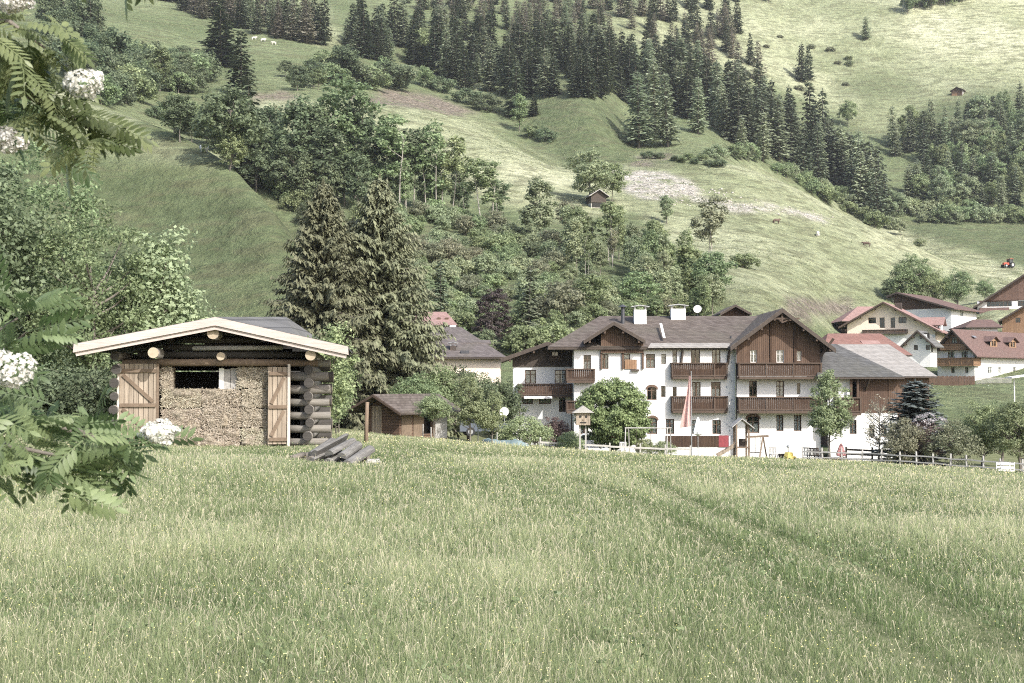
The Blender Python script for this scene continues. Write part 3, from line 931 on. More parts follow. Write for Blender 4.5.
fill([(715, 140), (765, 156), (800, 172), (850, 206), (886, 232), (892, 214), (858, 186), (810, 150), (760, 124), (720, 120)], 64, ['spruce', 'spruce', 'spruce_mid', 'spruce_mid', 'larch'], (44, 74),
     'spruces along the ridge of the round hill', 'tall dark spruce in the row along the right ridge of the round hill', mind=6)
fill([(700, 158), (760, 164), (830, 206), (905, 243), (915, 240), (880, 222), (800, 180), (740, 156)], 34, ['bush', 'bush_pale', 'bush', 'round_pale'], (10, 20),
     'bushes skirting the ridge spruces', 'light green bush at the foot of the ridge spruces on the round hill', mind=6, cat='bush')
fill([(884, 150), (930, 138), (1000, 122), (1080, 118), (1080, 216), (940, 214), (905, 206), (912, 186), (930, 176)], 120, ['round', 'round_dark', 'larch', 'tall', 'round_pale', 'spruce_mid', 'tall'], (30, 44),
     'broadleaf trees of the valley wood', 'green tree in the dense mixed wood above the valley field', mind=8)
fill([(905, 206), (945, 212), (1000, 214), (1000, 200), (930, 190)], 9, ['spruce_mid', 'larch'], (40, 54),
     'conifers at the front of the valley wood', 'pointed conifer standing at the front edge of the valley wood', mind=9)
fill([(878, 222), (905, 226), (1080, 222), (1080, 216), (900, 212)], 26, ['bush_pale', 'bush', 'bush_pale'], (10, 22),
     'bushes edging the valley field', 'pale bush on the upper edge of the valley field below the wood', mind=6, cat='bush')
fill([(100, 78), (130, 68), (190, 72), (215, 82), (200, 96), (160, 92), (130, 106), (100, 104)], 52, ['bush_dark', 'bush_dark', 'round_dark', 'bush'], (22, 36),
     'dark bushes of the upper left thicket', 'dark rounded bush in the thicket between the two pastures left of the spruce pair', mind=6, cat='bush')
fill([(60, 40), (105, 66), (112, 104), (90, 96), (60, 70)], 14, ['round_dark', 'tall_dark', 'bush_dark'], (34, 50),
     'dark trees behind the blossoming branch', 'dark broadleaf tree on the slope behind the white blossom at the upper left', mind=8)
for x, y, h in ((96, 62, 20), (143, 57, 17), (158, 58, 18)):
    far_tree('spruce', x, y, h, 'small dark spruce poking out of the top of the upper left thicket', 'small spruces on the upper left thicket', 1.2)
fill([(150, -5), (200, 8), (300, 30), (340, 46), (300, 44), (215, 26), (180, 10)], 40, ['spruce', 'spruce_mid', 'larch', 'larch_brown'], (36, 54),
     'conifers along the upper left pasture', 'conifer in the row along the top edge of the upper left pasture', mind=7)
for i, (k, x, y, h, w_, l) in enumerate([
        ('spruce', 220, 66, 62, 1.75, 'broad black green spruce, upper and left one of the pair beside the pasture'),
        ('spruce', 241, 95, 68, 1.3, 'narrow dark spruce, lower and right one of the pair beside the pasture'),
        ('round_dark', 66, 54, 48, 1.0, 'dusky tree with a broad crown at the top left, behind the rowan leaves'),
        ('round_dark', 343, 84, 42, 1.35, 'big dark rounded tree in the clump above the brown soil patch'),
        ('round_dark', 314, 88, 30, 1.3, 'dark spreading tree at the left end of the clump above the pale field'),
        ('round', 374, 86, 20, 1.4, 'small globe shaped bush at the right of the clump above the brown soil'),
        ('bush_dark', 300, 88, 18, 1.0, 'low dark bush left of the clump above the pale field'),
        ('round', 424, 88, 24, 1.5, 'wide bush by the right side of the brown soil patch, upper'),
        ('bush_dark', 440, 92, 18, 1.2, 'low dark bush below the lone broad crown beside the soil patch'),
        ('bush_dark', 466, 104, 18, 1.3, 'dark hedge bush, left one of the pair on the crest of the field'),
        ('bush_dark', 486, 112, 20, 1.3, 'dark hedge bush, right one of the pair on the crest of the field'),
        ('round', 426, 66, 42, 1.25, 'big leafy tree with layered crown at the edge of the dark forest'),
        ('spruce_mid', 516, 118, 62, 1.1, 'tall grey green spruce standing out in front of the dark forest'),
        ('spruce_mid', 553, 96, 42, 1.2, 'broad pale spruce at the forest edge on the grassy bump'),
        ('spruce_mid', 574, 97, 32, 1.2, 'smaller pale spruce at the forest edge on the grassy bump'),
        ('tall', 520, 132, 38, 1.2, 'light green tree on the crest beside the dark little spruce'),
        ('spruce', 534, 116, 22, 1.5, 'short dark spruce beside the light green crest tree'),
        ('bush_dark', 546, 142, 16, 1.2, 'dark bush at the lower end of the crest row'),
        ('bush', 530, 138, 14, 1.3, 'mid green bush in the crest row below the light green tree'),
        ('larch', 639, 148, 78, 1.15, 'tall broad larch at the left of the larch group on the hilltop'),
        ('larch', 668, 147, 76, 1.15, 'tall larch in the middle of the larch group on the hilltop'),
        ('larch', 655, 140, 84, 1.0, 'larch rising behind the two front larches on the hilltop'),
        ('larch', 698, 134, 58, 1.0, 'slim larch at the right of the larch group on the hilltop'),
        ('larch', 741, 158, 42, 1.0, 'small slender larch with bare trunk at the foot of the ridge spruces'),
        ('larch', 763, 162, 52, 1.1, 'pale fluffy larch at the left foot of the ridge spruces'),
        ('larch', 866, 40, 24, 1.4, 'lone leaning tree on the sunny slope at the upper right'),
        ('spruce', 801, 82, 40, 1.1, 'dark spruce, taller of the lone pair on the sunny upper slope'),
        ('spruce_mid', 808, 80, 34, 1.1, 'paler spruce beside the taller one of the lone pair on the sunny upper slope'),
        ('larch_brown', 758, 82, 42, 1.1, 'brownish larch at the upper right tip of the dark forest'),
        ('round', 848, 128, 30, 1.0, 'pale broadleaf crown above the right end of the ridge spruces'),
        ('round_pale', 866, 214, 32, 1.1, 'light leafy tree at the lower end of the ridge spruces'),
        ('round_pale', 893, 222, 34, 1.2, 'light leafy tree between the ridge spruces and the valley field'),
        ('larch', 917, 205, 44, 1.1, 'feathery pale larch at the left end of the valley wood'),
        ('bush_pale', 920, 246, 9, 1.5, 'small round bush alone on the crest beside the valley field')]):
    far_tree(k, x, y, h, l, None, w_)
fill([(640, 158), (700, 160), (720, 168), (660, 160)], 9, ['bush', 'bush_dark'], (6, 10), 'low hedge under the hilltop larches', 'low hedge bush under the larches on the hilltop', 1.6, mind=7, cat='bush')
fill([(895, 20), (960, 2), (1000, -8), (940, -10)], 16, ['round', 'bush', 'round_pale'], (20, 30), 'bushes at the top right edge', 'leafy bush in the strip at the top right edge of the mountain', mind=7, cat='bush')
fill([(700, -6), (760, -2), (775, 4), (700, 2)], 10, ['round_dark', 'spruce'], (16, 24), 'trees on the top edge', 'dark tree at the very top of the mountain above the bare slope', mind=6)
fill([(760, 30), (850, 50), (880, 90), (800, 100), (770, 70)], 10, ['bush_pale', 'bush_olive'], (3, 6), 'scrub on the sunny upper slope', 'low scrub bush dotted on the bare slope around the lone spruce pair', 1.7, mind=9, cat='bush')

# ------------------------------------------------------------------ gully trees between the left hill and the field
GUL = [('spruce', 248, 184, 92, 1.15, 'dark tall spruce with bare lower trunk at the left of the gully'),
       ('round_dark', 232, 170, 72, 1.1, 'dark leafy tree pressed against the left gully spruce'),
       ('round_dark', 270, 178, 62, .9, 'dark tree between the gully spruce and the alders'),
       ('tall_dark', 295, 200, 92, 1.15, 'dark conical tree in the middle of the gully left of the tall alders'),
       ('tall_dark', 312, 196, 82, 1.1, 'dark bushy tree behind the conical gully tree'),
       ('slim', 346, 200, 104, 1.3, 'tallest alder in the gully, with flat layered crown'),
       ('slim_dark', 358, 200, 92, 1.0, 'alder with two pale stems right of the tallest gully alder'),
       ('tall_dark', 331, 206, 72, 1.1, 'dark leafy tree at the foot of the tallest gully alder'),
       ('slim', 394, 214, 84, 1.3, 'alder with a white leaning trunk right of the gully centre'),
       ('slim_dark', 380, 206, 70, 1.2, 'dark alder behind the white trunked one'),
       ('slim', 432, 218, 82, 1.1, 'slender alder with long straight bare stem'),
       ('slim_dark', 410, 212, 74, 1.1, 'alder with dark narrow crown between two pale stems'),
       ('slim', 447, 220, 70, 1.2, 'alder with pale stem at the right end of the gully row'),
       ('slim', 487, 228, 66, 1.4, 'three stemmed alder standing alone above the thicket'),
       ('slim_dark', 500, 224, 44, 1.3, 'shorter alder beside the three stemmed one'),
       ('tall_pale', 541, 244, 66, 1.3, 'leafy alder with slim trunk above the thicket left of the small barn'),
       ('round_pale', 590, 204, 54, 1.3, 'large pale leafy tree beside the small barn on the hill'),
       ('round', 612, 202, 42, 1.0, 'leafy tree behind the small barn on the hill'),
       ('slim_olive', 575, 252, 52, 1.5, 'yellowish tree with thin stems below the small barn'),
       ('slim', 610, 262, 56, 1.3, 'broad alder with thin pale stem below the small barn to the right'),
       ('tall', 655, 276, 52, 1.5, 'rounded alder in the grove above the guesthouse roof, left'),
       ('slim_olive', 708, 268, 74, 1.2, 'brownish tall tree with fine twigs above the guesthouse roof'),
       ('tall_pale', 667, 224, 30, 1.2, 'small pointed tree on the slope under the gravel strip'),
       ('tall', 690, 296, 50, 1.6, 'leafy alder in the grove above the guesthouse roof, middle'),
       ('round', 712, 304, 56, 1.2, 'full leafy tree at the right end of the grove above the guesthouse'),
       ('bush', 743, 268, 16, 1.2, 'lone bush with a reddish side on the pasture right of the grove'),
       ('round_dark', 180, 142, 46, 1.2, 'dark rounded tree on the ridge edge of the left pasture'),
       ('round', 206, 146, 36, 1.1, 'leafy tree on the ridge edge beside the dark rounded one'),
       ('tall', 160, 92, 44, 1.3, 'grey tree with thin pale stem standing before the upper left thicket'),
       ('bush_pale', 275, 128, 24, .9, 'pale tall bush beside the gully spruce on the pale field'),
       ('bush_olive', 560, 322, 40, .9, 'brownish bushy tree above the guesthouse left roof'),
       ('round', 590, 318, 46, 1.2, 'bright leafy tree behind the guesthouse left roof'),
       ('round', 640, 312, 40, 1.3, 'leafy tree behind the guesthouse chimneys')]
for k, x, y, h, w_, l in GUL:
    far_tree(k, x, y, h * (1.2 if y < 232 and x < 470 and h > 50 else 1.06), l, None, w_ * 1.08)
fill([(150, 118), (200, 130), (250, 178), (300, 214), (322, 236), (300, 208), (240, 160), (190, 122)], 24, ['bush_dark', 'bush', 'bush_olive'], (14, 26), 'bushes along the gully edge', 'dark bush along the edge of the gully above the left pasture', mind=7, cat='bush')
fill([(340, 222), (400, 216), (450, 220), (520, 240), (560, 252), (600, 262), (560, 268), (460, 240), (380, 232)], 40, ['bush', 'bush_dark', 'bush_olive', 'bush_pale'], (14, 26), 'bushes under the gully alders', 'bush in the undergrowth beneath the gully alders', mind=7, cat='bush')
fill([(400, 232), (470, 244), (560, 270), (640, 280), (700, 296), (716, 318), (640, 324), (560, 330), (480, 332), (420, 318), (395, 270)], 150, ['bush', 'bush_pale', 'bush_pale', 'bush', 'round', 'round_pale', 'bush_olive'], (12, 25), 'bushes of the thicket above the village', 'green bush in the dense thicket on the slope above the village', mind=7, cat='bush')
fill([(395, 270), (420, 318), (480, 338), (560, 338), (560, 362), (400, 366)], 30, ['round', 'tall', 'round_pale', 'bush'], (22, 36), 'trees behind the village houses', 'leafy tree at the foot of the slope right behind the village houses', mind=9)
fill([(640, 286), (720, 300), (726, 322), (640, 322)], 18, ['tall', 'tall_pale', 'round_pale', 'tall'], (34, 52), 'trees of the grove above the guesthouse', 'leafy tree in the grove on the slope above the guesthouse roof', mind=8)
fill([(560, 252), (640, 262), (720, 280), (660, 290), (570, 276)], 18, ['tall', 'slim', 'slim_olive', 'tall_pale'], (38, 58), 'thin trees above the thicket', 'thin stemmed tree in the loose row between the thicket and the small barn', mind=9)
fill([(215, 150), (262, 168), (310, 196), (350, 204), (372, 210), (350, 214), (300, 212), (250, 190), (222, 168)], 18, ['tall_dark', 'round_dark', 'tall', 'tall_dark'], (42, 70), 'dark trees of the gully', 'dark leafy tree packed in the gully between the left pasture and the pale field', 1.15, mind=7)
fill([(372, 208), (420, 212), (462, 216), (470, 220), (420, 214), (385, 210)], 9, ['tall', 'tall_dark', 'slim_dark'], (36, 60), 'trees between the bare stemmed alders', 'leafy tree filling the row of bare stemmed alders', 1.15, mind=8)
fill([(140, 118), (190, 128), (250, 172), (230, 172), (180, 140)], 5, ['round_dark', 'tall_dark', 'round'], (28, 44), 'trees on the edge of the left pasture', 'dark tree on the crest edge of the left pasture', 1.1, mind=8)
fill([(40, 20), (60, 14), (100, 50), (90, 70), (50, 60)], 14, ['tall_dark', 'round_dark', 'spruce'], (36, 60), 'dark trees above the rowan blossom', 'dark tall tree on the slope above the white rowan blossom', mind=8)
fill([(280, 76), (330, 74), (400, 84), (420, 92), (370, 92), (290, 92)], 16, ['round_dark', 'bush_dark', 'bush', 'round'], (18, 32), 'trees of the clump above the pale field', 'dark leafy tree in the clump along the upper edge of the pale field', 1.2, mind=8)
far_tree('spruce', 440, 345, 84, 'slim dark spruce behind the pink roofed house', None, .85, Y=166)
far_tree('spruce_mid', 528, 345, 80, 'dark green pointed spruce behind the left annexe roof', None, 1.0, Y=164)
# ------------------------------------------------------------------ log hay hut in the meadow
HD = 32.0; HX0 = float(ray(222, 400)[0]) * HD; HZ0 = gz(HX0, HD + .5) - 0.02; HRZ = R(6.0)


def hx(px, D=HD): return float(ray(px, 400)[0]) * D - HX0
def hz(py, D=HD): return zat(py, D) - HZ0


hut = thing('log_hut', 'open fronted log hay hut with pale new bargeboards standing in the meadow', 'hut', (HX0, HD, HZ0), HRZ)
WS = 2.13                                      # side walls stand at x = +-WS
random.seed(3)
WL = 2.50                                      # the left wall stands further out than the right one
for i in range(7):                             # log walls, front logs only right of the opening
    z = .14 + .325 * i
    rr = .100 + random.uniform(-.012, .012)
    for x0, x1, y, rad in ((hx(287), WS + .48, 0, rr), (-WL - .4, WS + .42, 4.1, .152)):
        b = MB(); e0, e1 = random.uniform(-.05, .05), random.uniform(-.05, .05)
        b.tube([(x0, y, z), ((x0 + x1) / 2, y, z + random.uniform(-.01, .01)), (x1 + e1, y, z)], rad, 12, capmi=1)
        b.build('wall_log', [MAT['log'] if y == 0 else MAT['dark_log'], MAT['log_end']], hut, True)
for i in range(7):
    z = .30 + .325 * i
    for x in (-WL, WS):
        b = MB()
        b.tube([(x + random.uniform(-.03, .03), -.36 + random.uniform(-.06, .06), z), (x, 2, z), (x, 4.55, z)], .108 + random.uniform(-.012, .012), 12, capmi=1)
        b.build('side_log', [MAT['log_y'], MAT['dark_log']], hut, True)
zt = hz(363)
b = MB()
b.tube([(-WS - .25, -.06, zt), (0, -.07, zt + .015), (WS + .2, -.06, zt)], [.085, .095, .085], 12)
b.build('lintel_log', MAT['door_brace'], hut, True)
for y0 in (0.12, 4.05):                        # gable rails front and back, dark and set apart
    for py, ext, rr in ((354.5, 2.05, .085), (347.5, 1.45, .085), (340, .95, .09), (333, .5, .08)):
        b = MB(); b.tube([(-ext, y0, hz(py)), (ext, y0, hz(py))], rr, 8)
        b.build('gable_rail', [MAT['dark_log']], hut, True)
b = MB(); b.tube([(hx(193), -.02, hz(348.3)), (hx(282), -.02, hz(347.3))], .06, 8); b.build('gable_tie', MAT['grey_wood'], hut, True)
for px in (208, 214, 273, 171, 250):           # short uprights between the rails
    b = MB(); b.box(hx(px) - .05, hx(px) + .05, .16, .26, hz(361), hz(337))
    b.build('gable_stud', MAT['dark_log'], hut)
# roof
xr = hx(210, 31); zr = hz(317, 31); xl = hx(72.5, 31); zl = hz(344.5, 31); xq = hx(344, 31.3); zq = hz(346.5, 31.3)
yf, yb = -.98, 5.1
b = MB()
for (xe, ze) in ((xl, zl), (xq, zq)):
    p = [(xr, yf + .03, zr), (xe, yf + .03, ze), (xe, yf + .03, ze - .05), (xr, yf + .03, zr - .05)]
    b.prism([(x, y, z + .012) for x, y, z in p], (0, yb - yf, 0))
roof = b.build('roof', MAT['grey_shingle'], hut)
b = MB()
for (xe, ze) in ((xl, zl), (xq, zq)):
    p = [(xr, yf + .12, zr - .055), (xe * .985, yf + .12, ze - .055 + .01), (xe * .985, yf + .12, ze - .13), (xr, yf + .12, zr - .14)]
    b.prism(p, (0, yb - yf - .2, 0))
b.build('roof_sheathing', MAT['dark_log'], hut)
for (xe, ze, s) in ((xl, zl, -1), (xq, zq, 1)):
    b = MB(); t = .20
    b.prism([(xr, yf, zr), (xe, yf, ze), (xe + s * .015, yf, ze - t), (xr, yf, zr - t)], (0, .045, 0))
    b.build('bargeboard', MAT['fresh_board'], hut)
    b = MB()
    b.prism([(xr, yf + .05, zr - t + .02), (xe - s * .02, yf + .05, ze - t + .02), (xe - s * .05, yf + .05, ze - t - .085), (xr, yf + .05, zr - t - .10)], (0, .05, 0))
    b.build('lower_bargeboard', MAT['fresh_board'], hut)
for px, py, rr, y0 in ((152, 353, .128, -.82), (210, 333.5, .14, -.82), (306.5, 355, .128, -.82), (215.5, 356, .10, -.35)):
    b = MB(); x = hx(px, 31.3); z = hz(py, 31.3)
    b.tube([(x, y0, z), (x, 4.9, z)], rr, 16, capmi=1); b.build('purlin', [MAT['log_y'], MAT['log_end']], hut, True)
# posts
for px, mm, w in ((122.5, 'pale_post', .05), (160.5, 'door_brace', .055), (288.6, 'pale_post', .065)):
    b = MB(); b.box(hx(px) - w / 2, hx(px) + w / 2, -.24, -.15, -.05, hz(364)); b.build('door_post', MAT[mm], hut)


def door(parent, wid, ht, flip):
    """ledged and braced board door; hinge edge at x = 0, opening to +x"""
    d = MB(); d.box(0, wid, -.014, .014, 0, ht)
    o = d.build('door', MAT['door_wood'], parent)
    for z in (ht * .04, ht * .46, ht * .89):
        d = MB(); d.box(.03, wid - .03, -.055, -.016, z, z + .085); d.build('ledge', MAT['door_brace'], o)
    for z0, z1 in ((ht * .04 + .087, ht * .46 - .002), (ht * .46 + .087, ht * .89 - .002)):
        a, c = (.08, wid - .1) if flip else (wid - .1, .08)
        d = MB(); d.beam((c, -.034, z1 - .05), (a, -.034, z0 + .04), .032, .085, up=(1, 0, .8))
        d.build('brace', MAT['door_brace'], o)
    return o


dw = hx(160) - hx(123.5)
d1 = door(hut, dw, hz(364) - hz(443), False); d1.location = (hx(123.5), -.21, hz(443))
d2 = door(hut, .49, hz(366) - hz(443), True); d2.location = (hx(268), -.27, hz(444)); d2.rotation_euler = (0, 0, R(9))
b = MB(); b.box(-2.3, 1.93, 2.6, 2.68, 0, 1.86); b.box(1.90, 1.98, .06, 4.0, 0, 2.2); b.box(-2.34, -2.27, .06, 4.0, 0, 2.2); b.build('dark_backing', MAT['dark_void'], hut)  # dark sheets added to stand in for the shade inside the hut

# straw bales filling the opening
sm, nt, bs, _ = new_mat('straw'); co = obj_co(nt)
f1 = noise(nt, scaled(nt, co, (14, 14, 45)), 1.0, 5, .7); f2 = noise(nt, scaled(nt, co, (38, 30, 16)), 1.0, 4, .7); f3 = noise(nt, co, 2.2, 3)
f = math_(nt, 'MULTIPLY', math_(nt, 'ADD', f1, f2), .5)
col = mixc(nt, ramp(nt, f, .40, .60), (0.085, 0.068, 0.050), (0.40, 0.35, 0.27))
col = mixc(nt, math_(nt, 'MULTIPLY', ramp(nt, f3, .45, .7), .4), col, (0.25, 0.19, 0.125))
nt.links.new(col, bs.inputs['Base Color']); bs.inputs['Roughness'].default_value = .95; bump(nt, bs, f, .9, .04)
MAT['straw'] = sm
MAT['straw_stalk'] = leaf('straw_stalk', (0.20, 0.165, 0.115), (0.52, 0.465, 0.365), .15, .7, .2, .1)


def bale(seed, w, d, h):
    r = np.random.default_rng(seed); nx, nz = 22, 13
    V, Q, T = [], [], []
    faces = []

    def grid(o, u, v, nu, nv):
        base = len(V)
        for i in range(nv + 1):
            for j in range(nu + 1):
                V.append(np.array(o) + np.array(u) * j / nu + np.array(v) * i / nv)
        for i in range(nv):
            for j in range(nu):
                a = base + i * (nu + 1) + j
                Q.append((a, a + 1, a + nu + 2, a + nu + 1))
    grid((-w / 2, -d / 2, 0), (w, 0, 0), (0, 0, h), nx, nz)
    grid((-w / 2, -d / 2, h), (w, 0, 0), (0, d, 0), nx, 8)
    grid((w / 2, -d / 2, 0), (0, d, 0), (0, 0, h), 8, nz)
    grid((-w / 2, d / 2, 0), (0, -d, 0), (0, 0, h), 8, nz)
    grid((w / 2, d / 2, 0), (-w, 0, 0), (0, 0, h), 4, 4)
    V = np.array(V)
    c = np.array([0, 0, h / 2]); q = (V - c) / np.array([w / 2, d / 2, h / 2])
    rn = np.maximum(1, np.linalg.norm(np.sign(q) * np.abs(q) ** 7, axis=1) ** (1 / 7))
    V = c + (V - c) / rn[:, None]
    k = seed * 3.7
    V[:, 1] += .11 * fbm(V[:, 0] * 6 + k, V[:, 2] * 9, seed, 4); V[:, 2] += .035 * fbm(V[:, 0] * 7 + k, V[:, 1] * 9 + V[:, 2] * 3, seed + 5, 2)
    nb = len(V); nq = len(Q); n = 520
    P = np.stack([r.uniform(-w * .5, w * .5, n), -d / 2 - .012 + r.normal(size=n) * .012, r.uniform(0, h, n)], 1)
    dr = unit(np.stack([r.normal(size=n), -np.abs(r.normal(size=n)) * .4, r.normal(size=n) * .8], 1))
    sd = unit(np.cross(dr, np.array([0, 1, 0]))) * .006
    L = r.uniform(.05, .14, n)[:, None]
    S = np.stack([P - dr * L * .5 - sd, P - dr * L * .5 + sd, P + dr * L * .5 + sd, P + dr * L * .5 - sd], 1).reshape(-1, 3)
    Qs = nb + np.arange(4 * n).reshape(-1, 4)
    tint = np.concatenate([np.full(nb, .5), np.repeat(r.random(n), 4)])
    return np_mesh('straw_bale', np.concatenate([V, S]), quads=np.concatenate([np.array(Q), Qs]), mats=[MAT['straw'], MAT['straw_stalk']], tint=tint, mat_idx=np.concatenate([np.zeros(nq, int), np.ones(n, int)]))


xs0, xs1 = hx(162), hx(280); bw = (xs1 - xs0) / 3
rows = [(hz(448), hz(428)), (hz(428), hz(408)), (hz(408), hz(388.5))]
hM = Matrix.Translation((HX0, HD, HZ0)) @ Matrix.Rotation(HRZ, 4, 'Z')
rown = ['bottom', 'middle', 'third']; coln = ['left, next to the closed door leaf', 'centre', 'right, behind the ajar door leaf']
for ri, (z0, z1) in enumerate(rows):
    for ci in range(3):
        o = link(bpy.data.objects.new('straw_bale', bale(ri * 3 + ci + 1, bw * .995, .55, z1 - z0 - .014)))
        o.location = hM @ Vector((xs0 + bw * (ci + .5) + .02 * (ri % 2), .22 + .03 * ((ri + ci) % 2) + .03 * ri, z0)); o.rotation_euler = (0, 0, HRZ + R((-1) ** (ri + ci) * 1.2))
        tag(o, 'straw bale in the %s row of the hut, %s' % (rown[ri], coln[ci]), 'straw bale', 'straw bales stacked in the hut')
for px0, px1, l in ((162, 173, 'narrow straw bale left of the dark hut opening, on top of the stack'), (236, 280, 'straw bale right of the dark hut opening, on top of the stack')):
    w = hx(px1) - hx(px0)
    o = link(bpy.data.objects.new('straw_bale', bale(int(px0), w, .55, hz(367) - hz(388.5))))
    o.location = hM @ Vector(((hx(px0) + hx(px1)) / 2, .30, hz(388.5))); o.rotation_euler = (0, 0, HRZ)
    tag(o, l, 'straw bale', 'straw bales stacked in the hut')
t = thing('plank_screen', 'white edged plank panel standing on the straw in the hut opening', 'panel', hM @ Vector((hx(227), .2, hz(396))), HRZ)
b = MB()
b.box(-.22, -.10, -.03, 0, .09, .69); b.box(-.22, .22, -.03, 0, 0, .088)
b.build('white_edge', MAT['white_paint'], t)
b = MB()
for i in range(2):
    b.box(-.095 + .16 * i, .055 + .16 * i, -.02, .0, .092, .66 + .03 * i)
b.build('planks', MAT['grey_wood'], t)

# weathered log pile and blocks right of the hut
random.seed(5)
LOGS = [(308, 457, 26.6, .085, 'lying lowest on the left'), (322, 448, 26.3, .09, 'uppermost on the left'), (331, 446, 26.2, .10, 'topmost in the middle'), (341, 448, 26.1, .10, 'topmost on the right'), (350, 451, 26.0, .10, 'sloping in the top layer, right'),
        (327, 456, 26.1, .10, 'in the lower layer, middle'), (338, 458, 26.0, .10, 'in the lower layer, right'), (359, 457, 25.9, .105, 'at the right end, palest'), (316, 459, 26.1, .09, 'in the lower layer, left'), (348, 460, 26.0, .10, 'lower layer, second from right')]
for px, py, D, rr, l in LOGS:
    c = at(px, py, D); d = Vector((.34 + random.uniform(-.12, .12), .86, .24 + random.uniform(-.08, .08))).normalized()
    Ln = .48 + random.uniform(-.08, .1)
    b = MB(); a = []
    for k in range(9):                         # half round: flat side up
        th = math.pi + math.pi * k / 8
        a.append((0, math.cos(th) * rr, math.sin(th) * rr * .85))
    a.append((0, rr, .02)); a.append((0, -rr, .02))
    b.prism([(x - Ln, y, z) for x, y, z in a], (2 * Ln, 0, 0))
    o = b.build('split_log', MAT['old_log'])
    o.location = c; o.rotation_euler = (d.to_track_quat('X', 'Z')).to_euler(); o.rotation_euler.rotate_axis('X', math.pi * .85 + random.uniform(-.7, .9))
    tag(o, 'grey split log in the pile right of the hut, ' + l, 'log', 'split logs piled beside the hut')
for px, py, D, w, h, l in ((372, 461, 26.0, .28, .08, 'upper pale sawn block at the right end of the log pile'), (372, 466, 25.4, .40, .08, 'lower pale sawn block at the right end of the log pile'), (298, 463, 26.2, .18, .14, 'grey stump end in the grass at the left end of the log pile'), (307, 460, 26.4, .14, .2, 'dark stub leaning at the left end of the log pile')):
    c = at(px, py, D); b = MB(); b.prism([(-w / 2, -.11, 0), (w / 2, -.11, 0.01), (w / 2 - .02, -.11, h), (-w / 2 + .03, -.11, h * .95)], (0.05, .22, 0))
    o = b.build('wood_block', MAT['grey_wood'] if 'dark' not in l else MAT['bark']); o.location = (c.x, c.y, c.z - h / 2); o.rotation_euler = (0, 0, random.uniform(-.3, .3))
    tag(o, l, 'wood block')
for k in range(9):
    c = at(302 + 6.5 * k + random.uniform(-4, 4), 464, 25.9 + random.uniform(0, .5)); g = gz(c.x, c.y)
    b = MB(); L = random.uniform(.15, .3); b.tube([(-L, 0, .05), (L, .1, .12)], [.07, .06], 7); o = b.build('log_offcut', MAT['bark'], None, True)
    o.location = (c.x, c.y, g + .02); o.rotation_euler = (0, 0, random.uniform(-1.2, 1.2))
    tag(o, 'short dark offcut in the grass underneath the grey log pile', 'log', 'short offcuts under the log pile')
c = at(366, 447, 34.0); b = MB(); b.tube([(0, 0, -.3), (.01, 0, .6), (.03, .0, zat(402, 34) - c.z)], [.06, .055, .05], 7, wob=.2)
o = b.build('wooden_post', MAT['brown_post'], None, True); o.location = c; tag(o, 'thin brown wooden post standing alone in the meadow before the shed', 'post')
# ------------------------------------------------------------------ meadow grass: one mesh of blades
def ground_pt(px, py):
    x, y, z = hit(px, py); return x, y


def seg_dist(X, Y, pts):
    d = np.full(X.shape, 1e9)
    for (x0, y0), (x1, y1) in zip(pts[:-1], pts[1:]):
        vx, vy = x1 - x0, y1 - y0
        t = np.clip(((X - x0) * vx + (Y - y0) * vy) / (vx * vx + vy * vy), 0, 1)
        d = np.minimum(d, np.hypot(X - x0 - t * vx, Y - y0 - t * vy))
    return d


TRACKS = [[ground_pt(*p) for p in ((640, 478), (662, 489), (736, 525), (835, 565), (889, 583), (1010, 655), (1060, 683))],
          [ground_pt(*p) for p in ((575, 482), (605, 491), (680, 527), (736, 563), (810, 602), (880, 640), (960, 690))]]
EDGE_PX = np.array([-600, 300, 420, 520, 600, 690, 850, 1000, 1700.])
EDGE_D = np.array([60, 74, 76, 84, 86, 84, 80, 73, 62.])


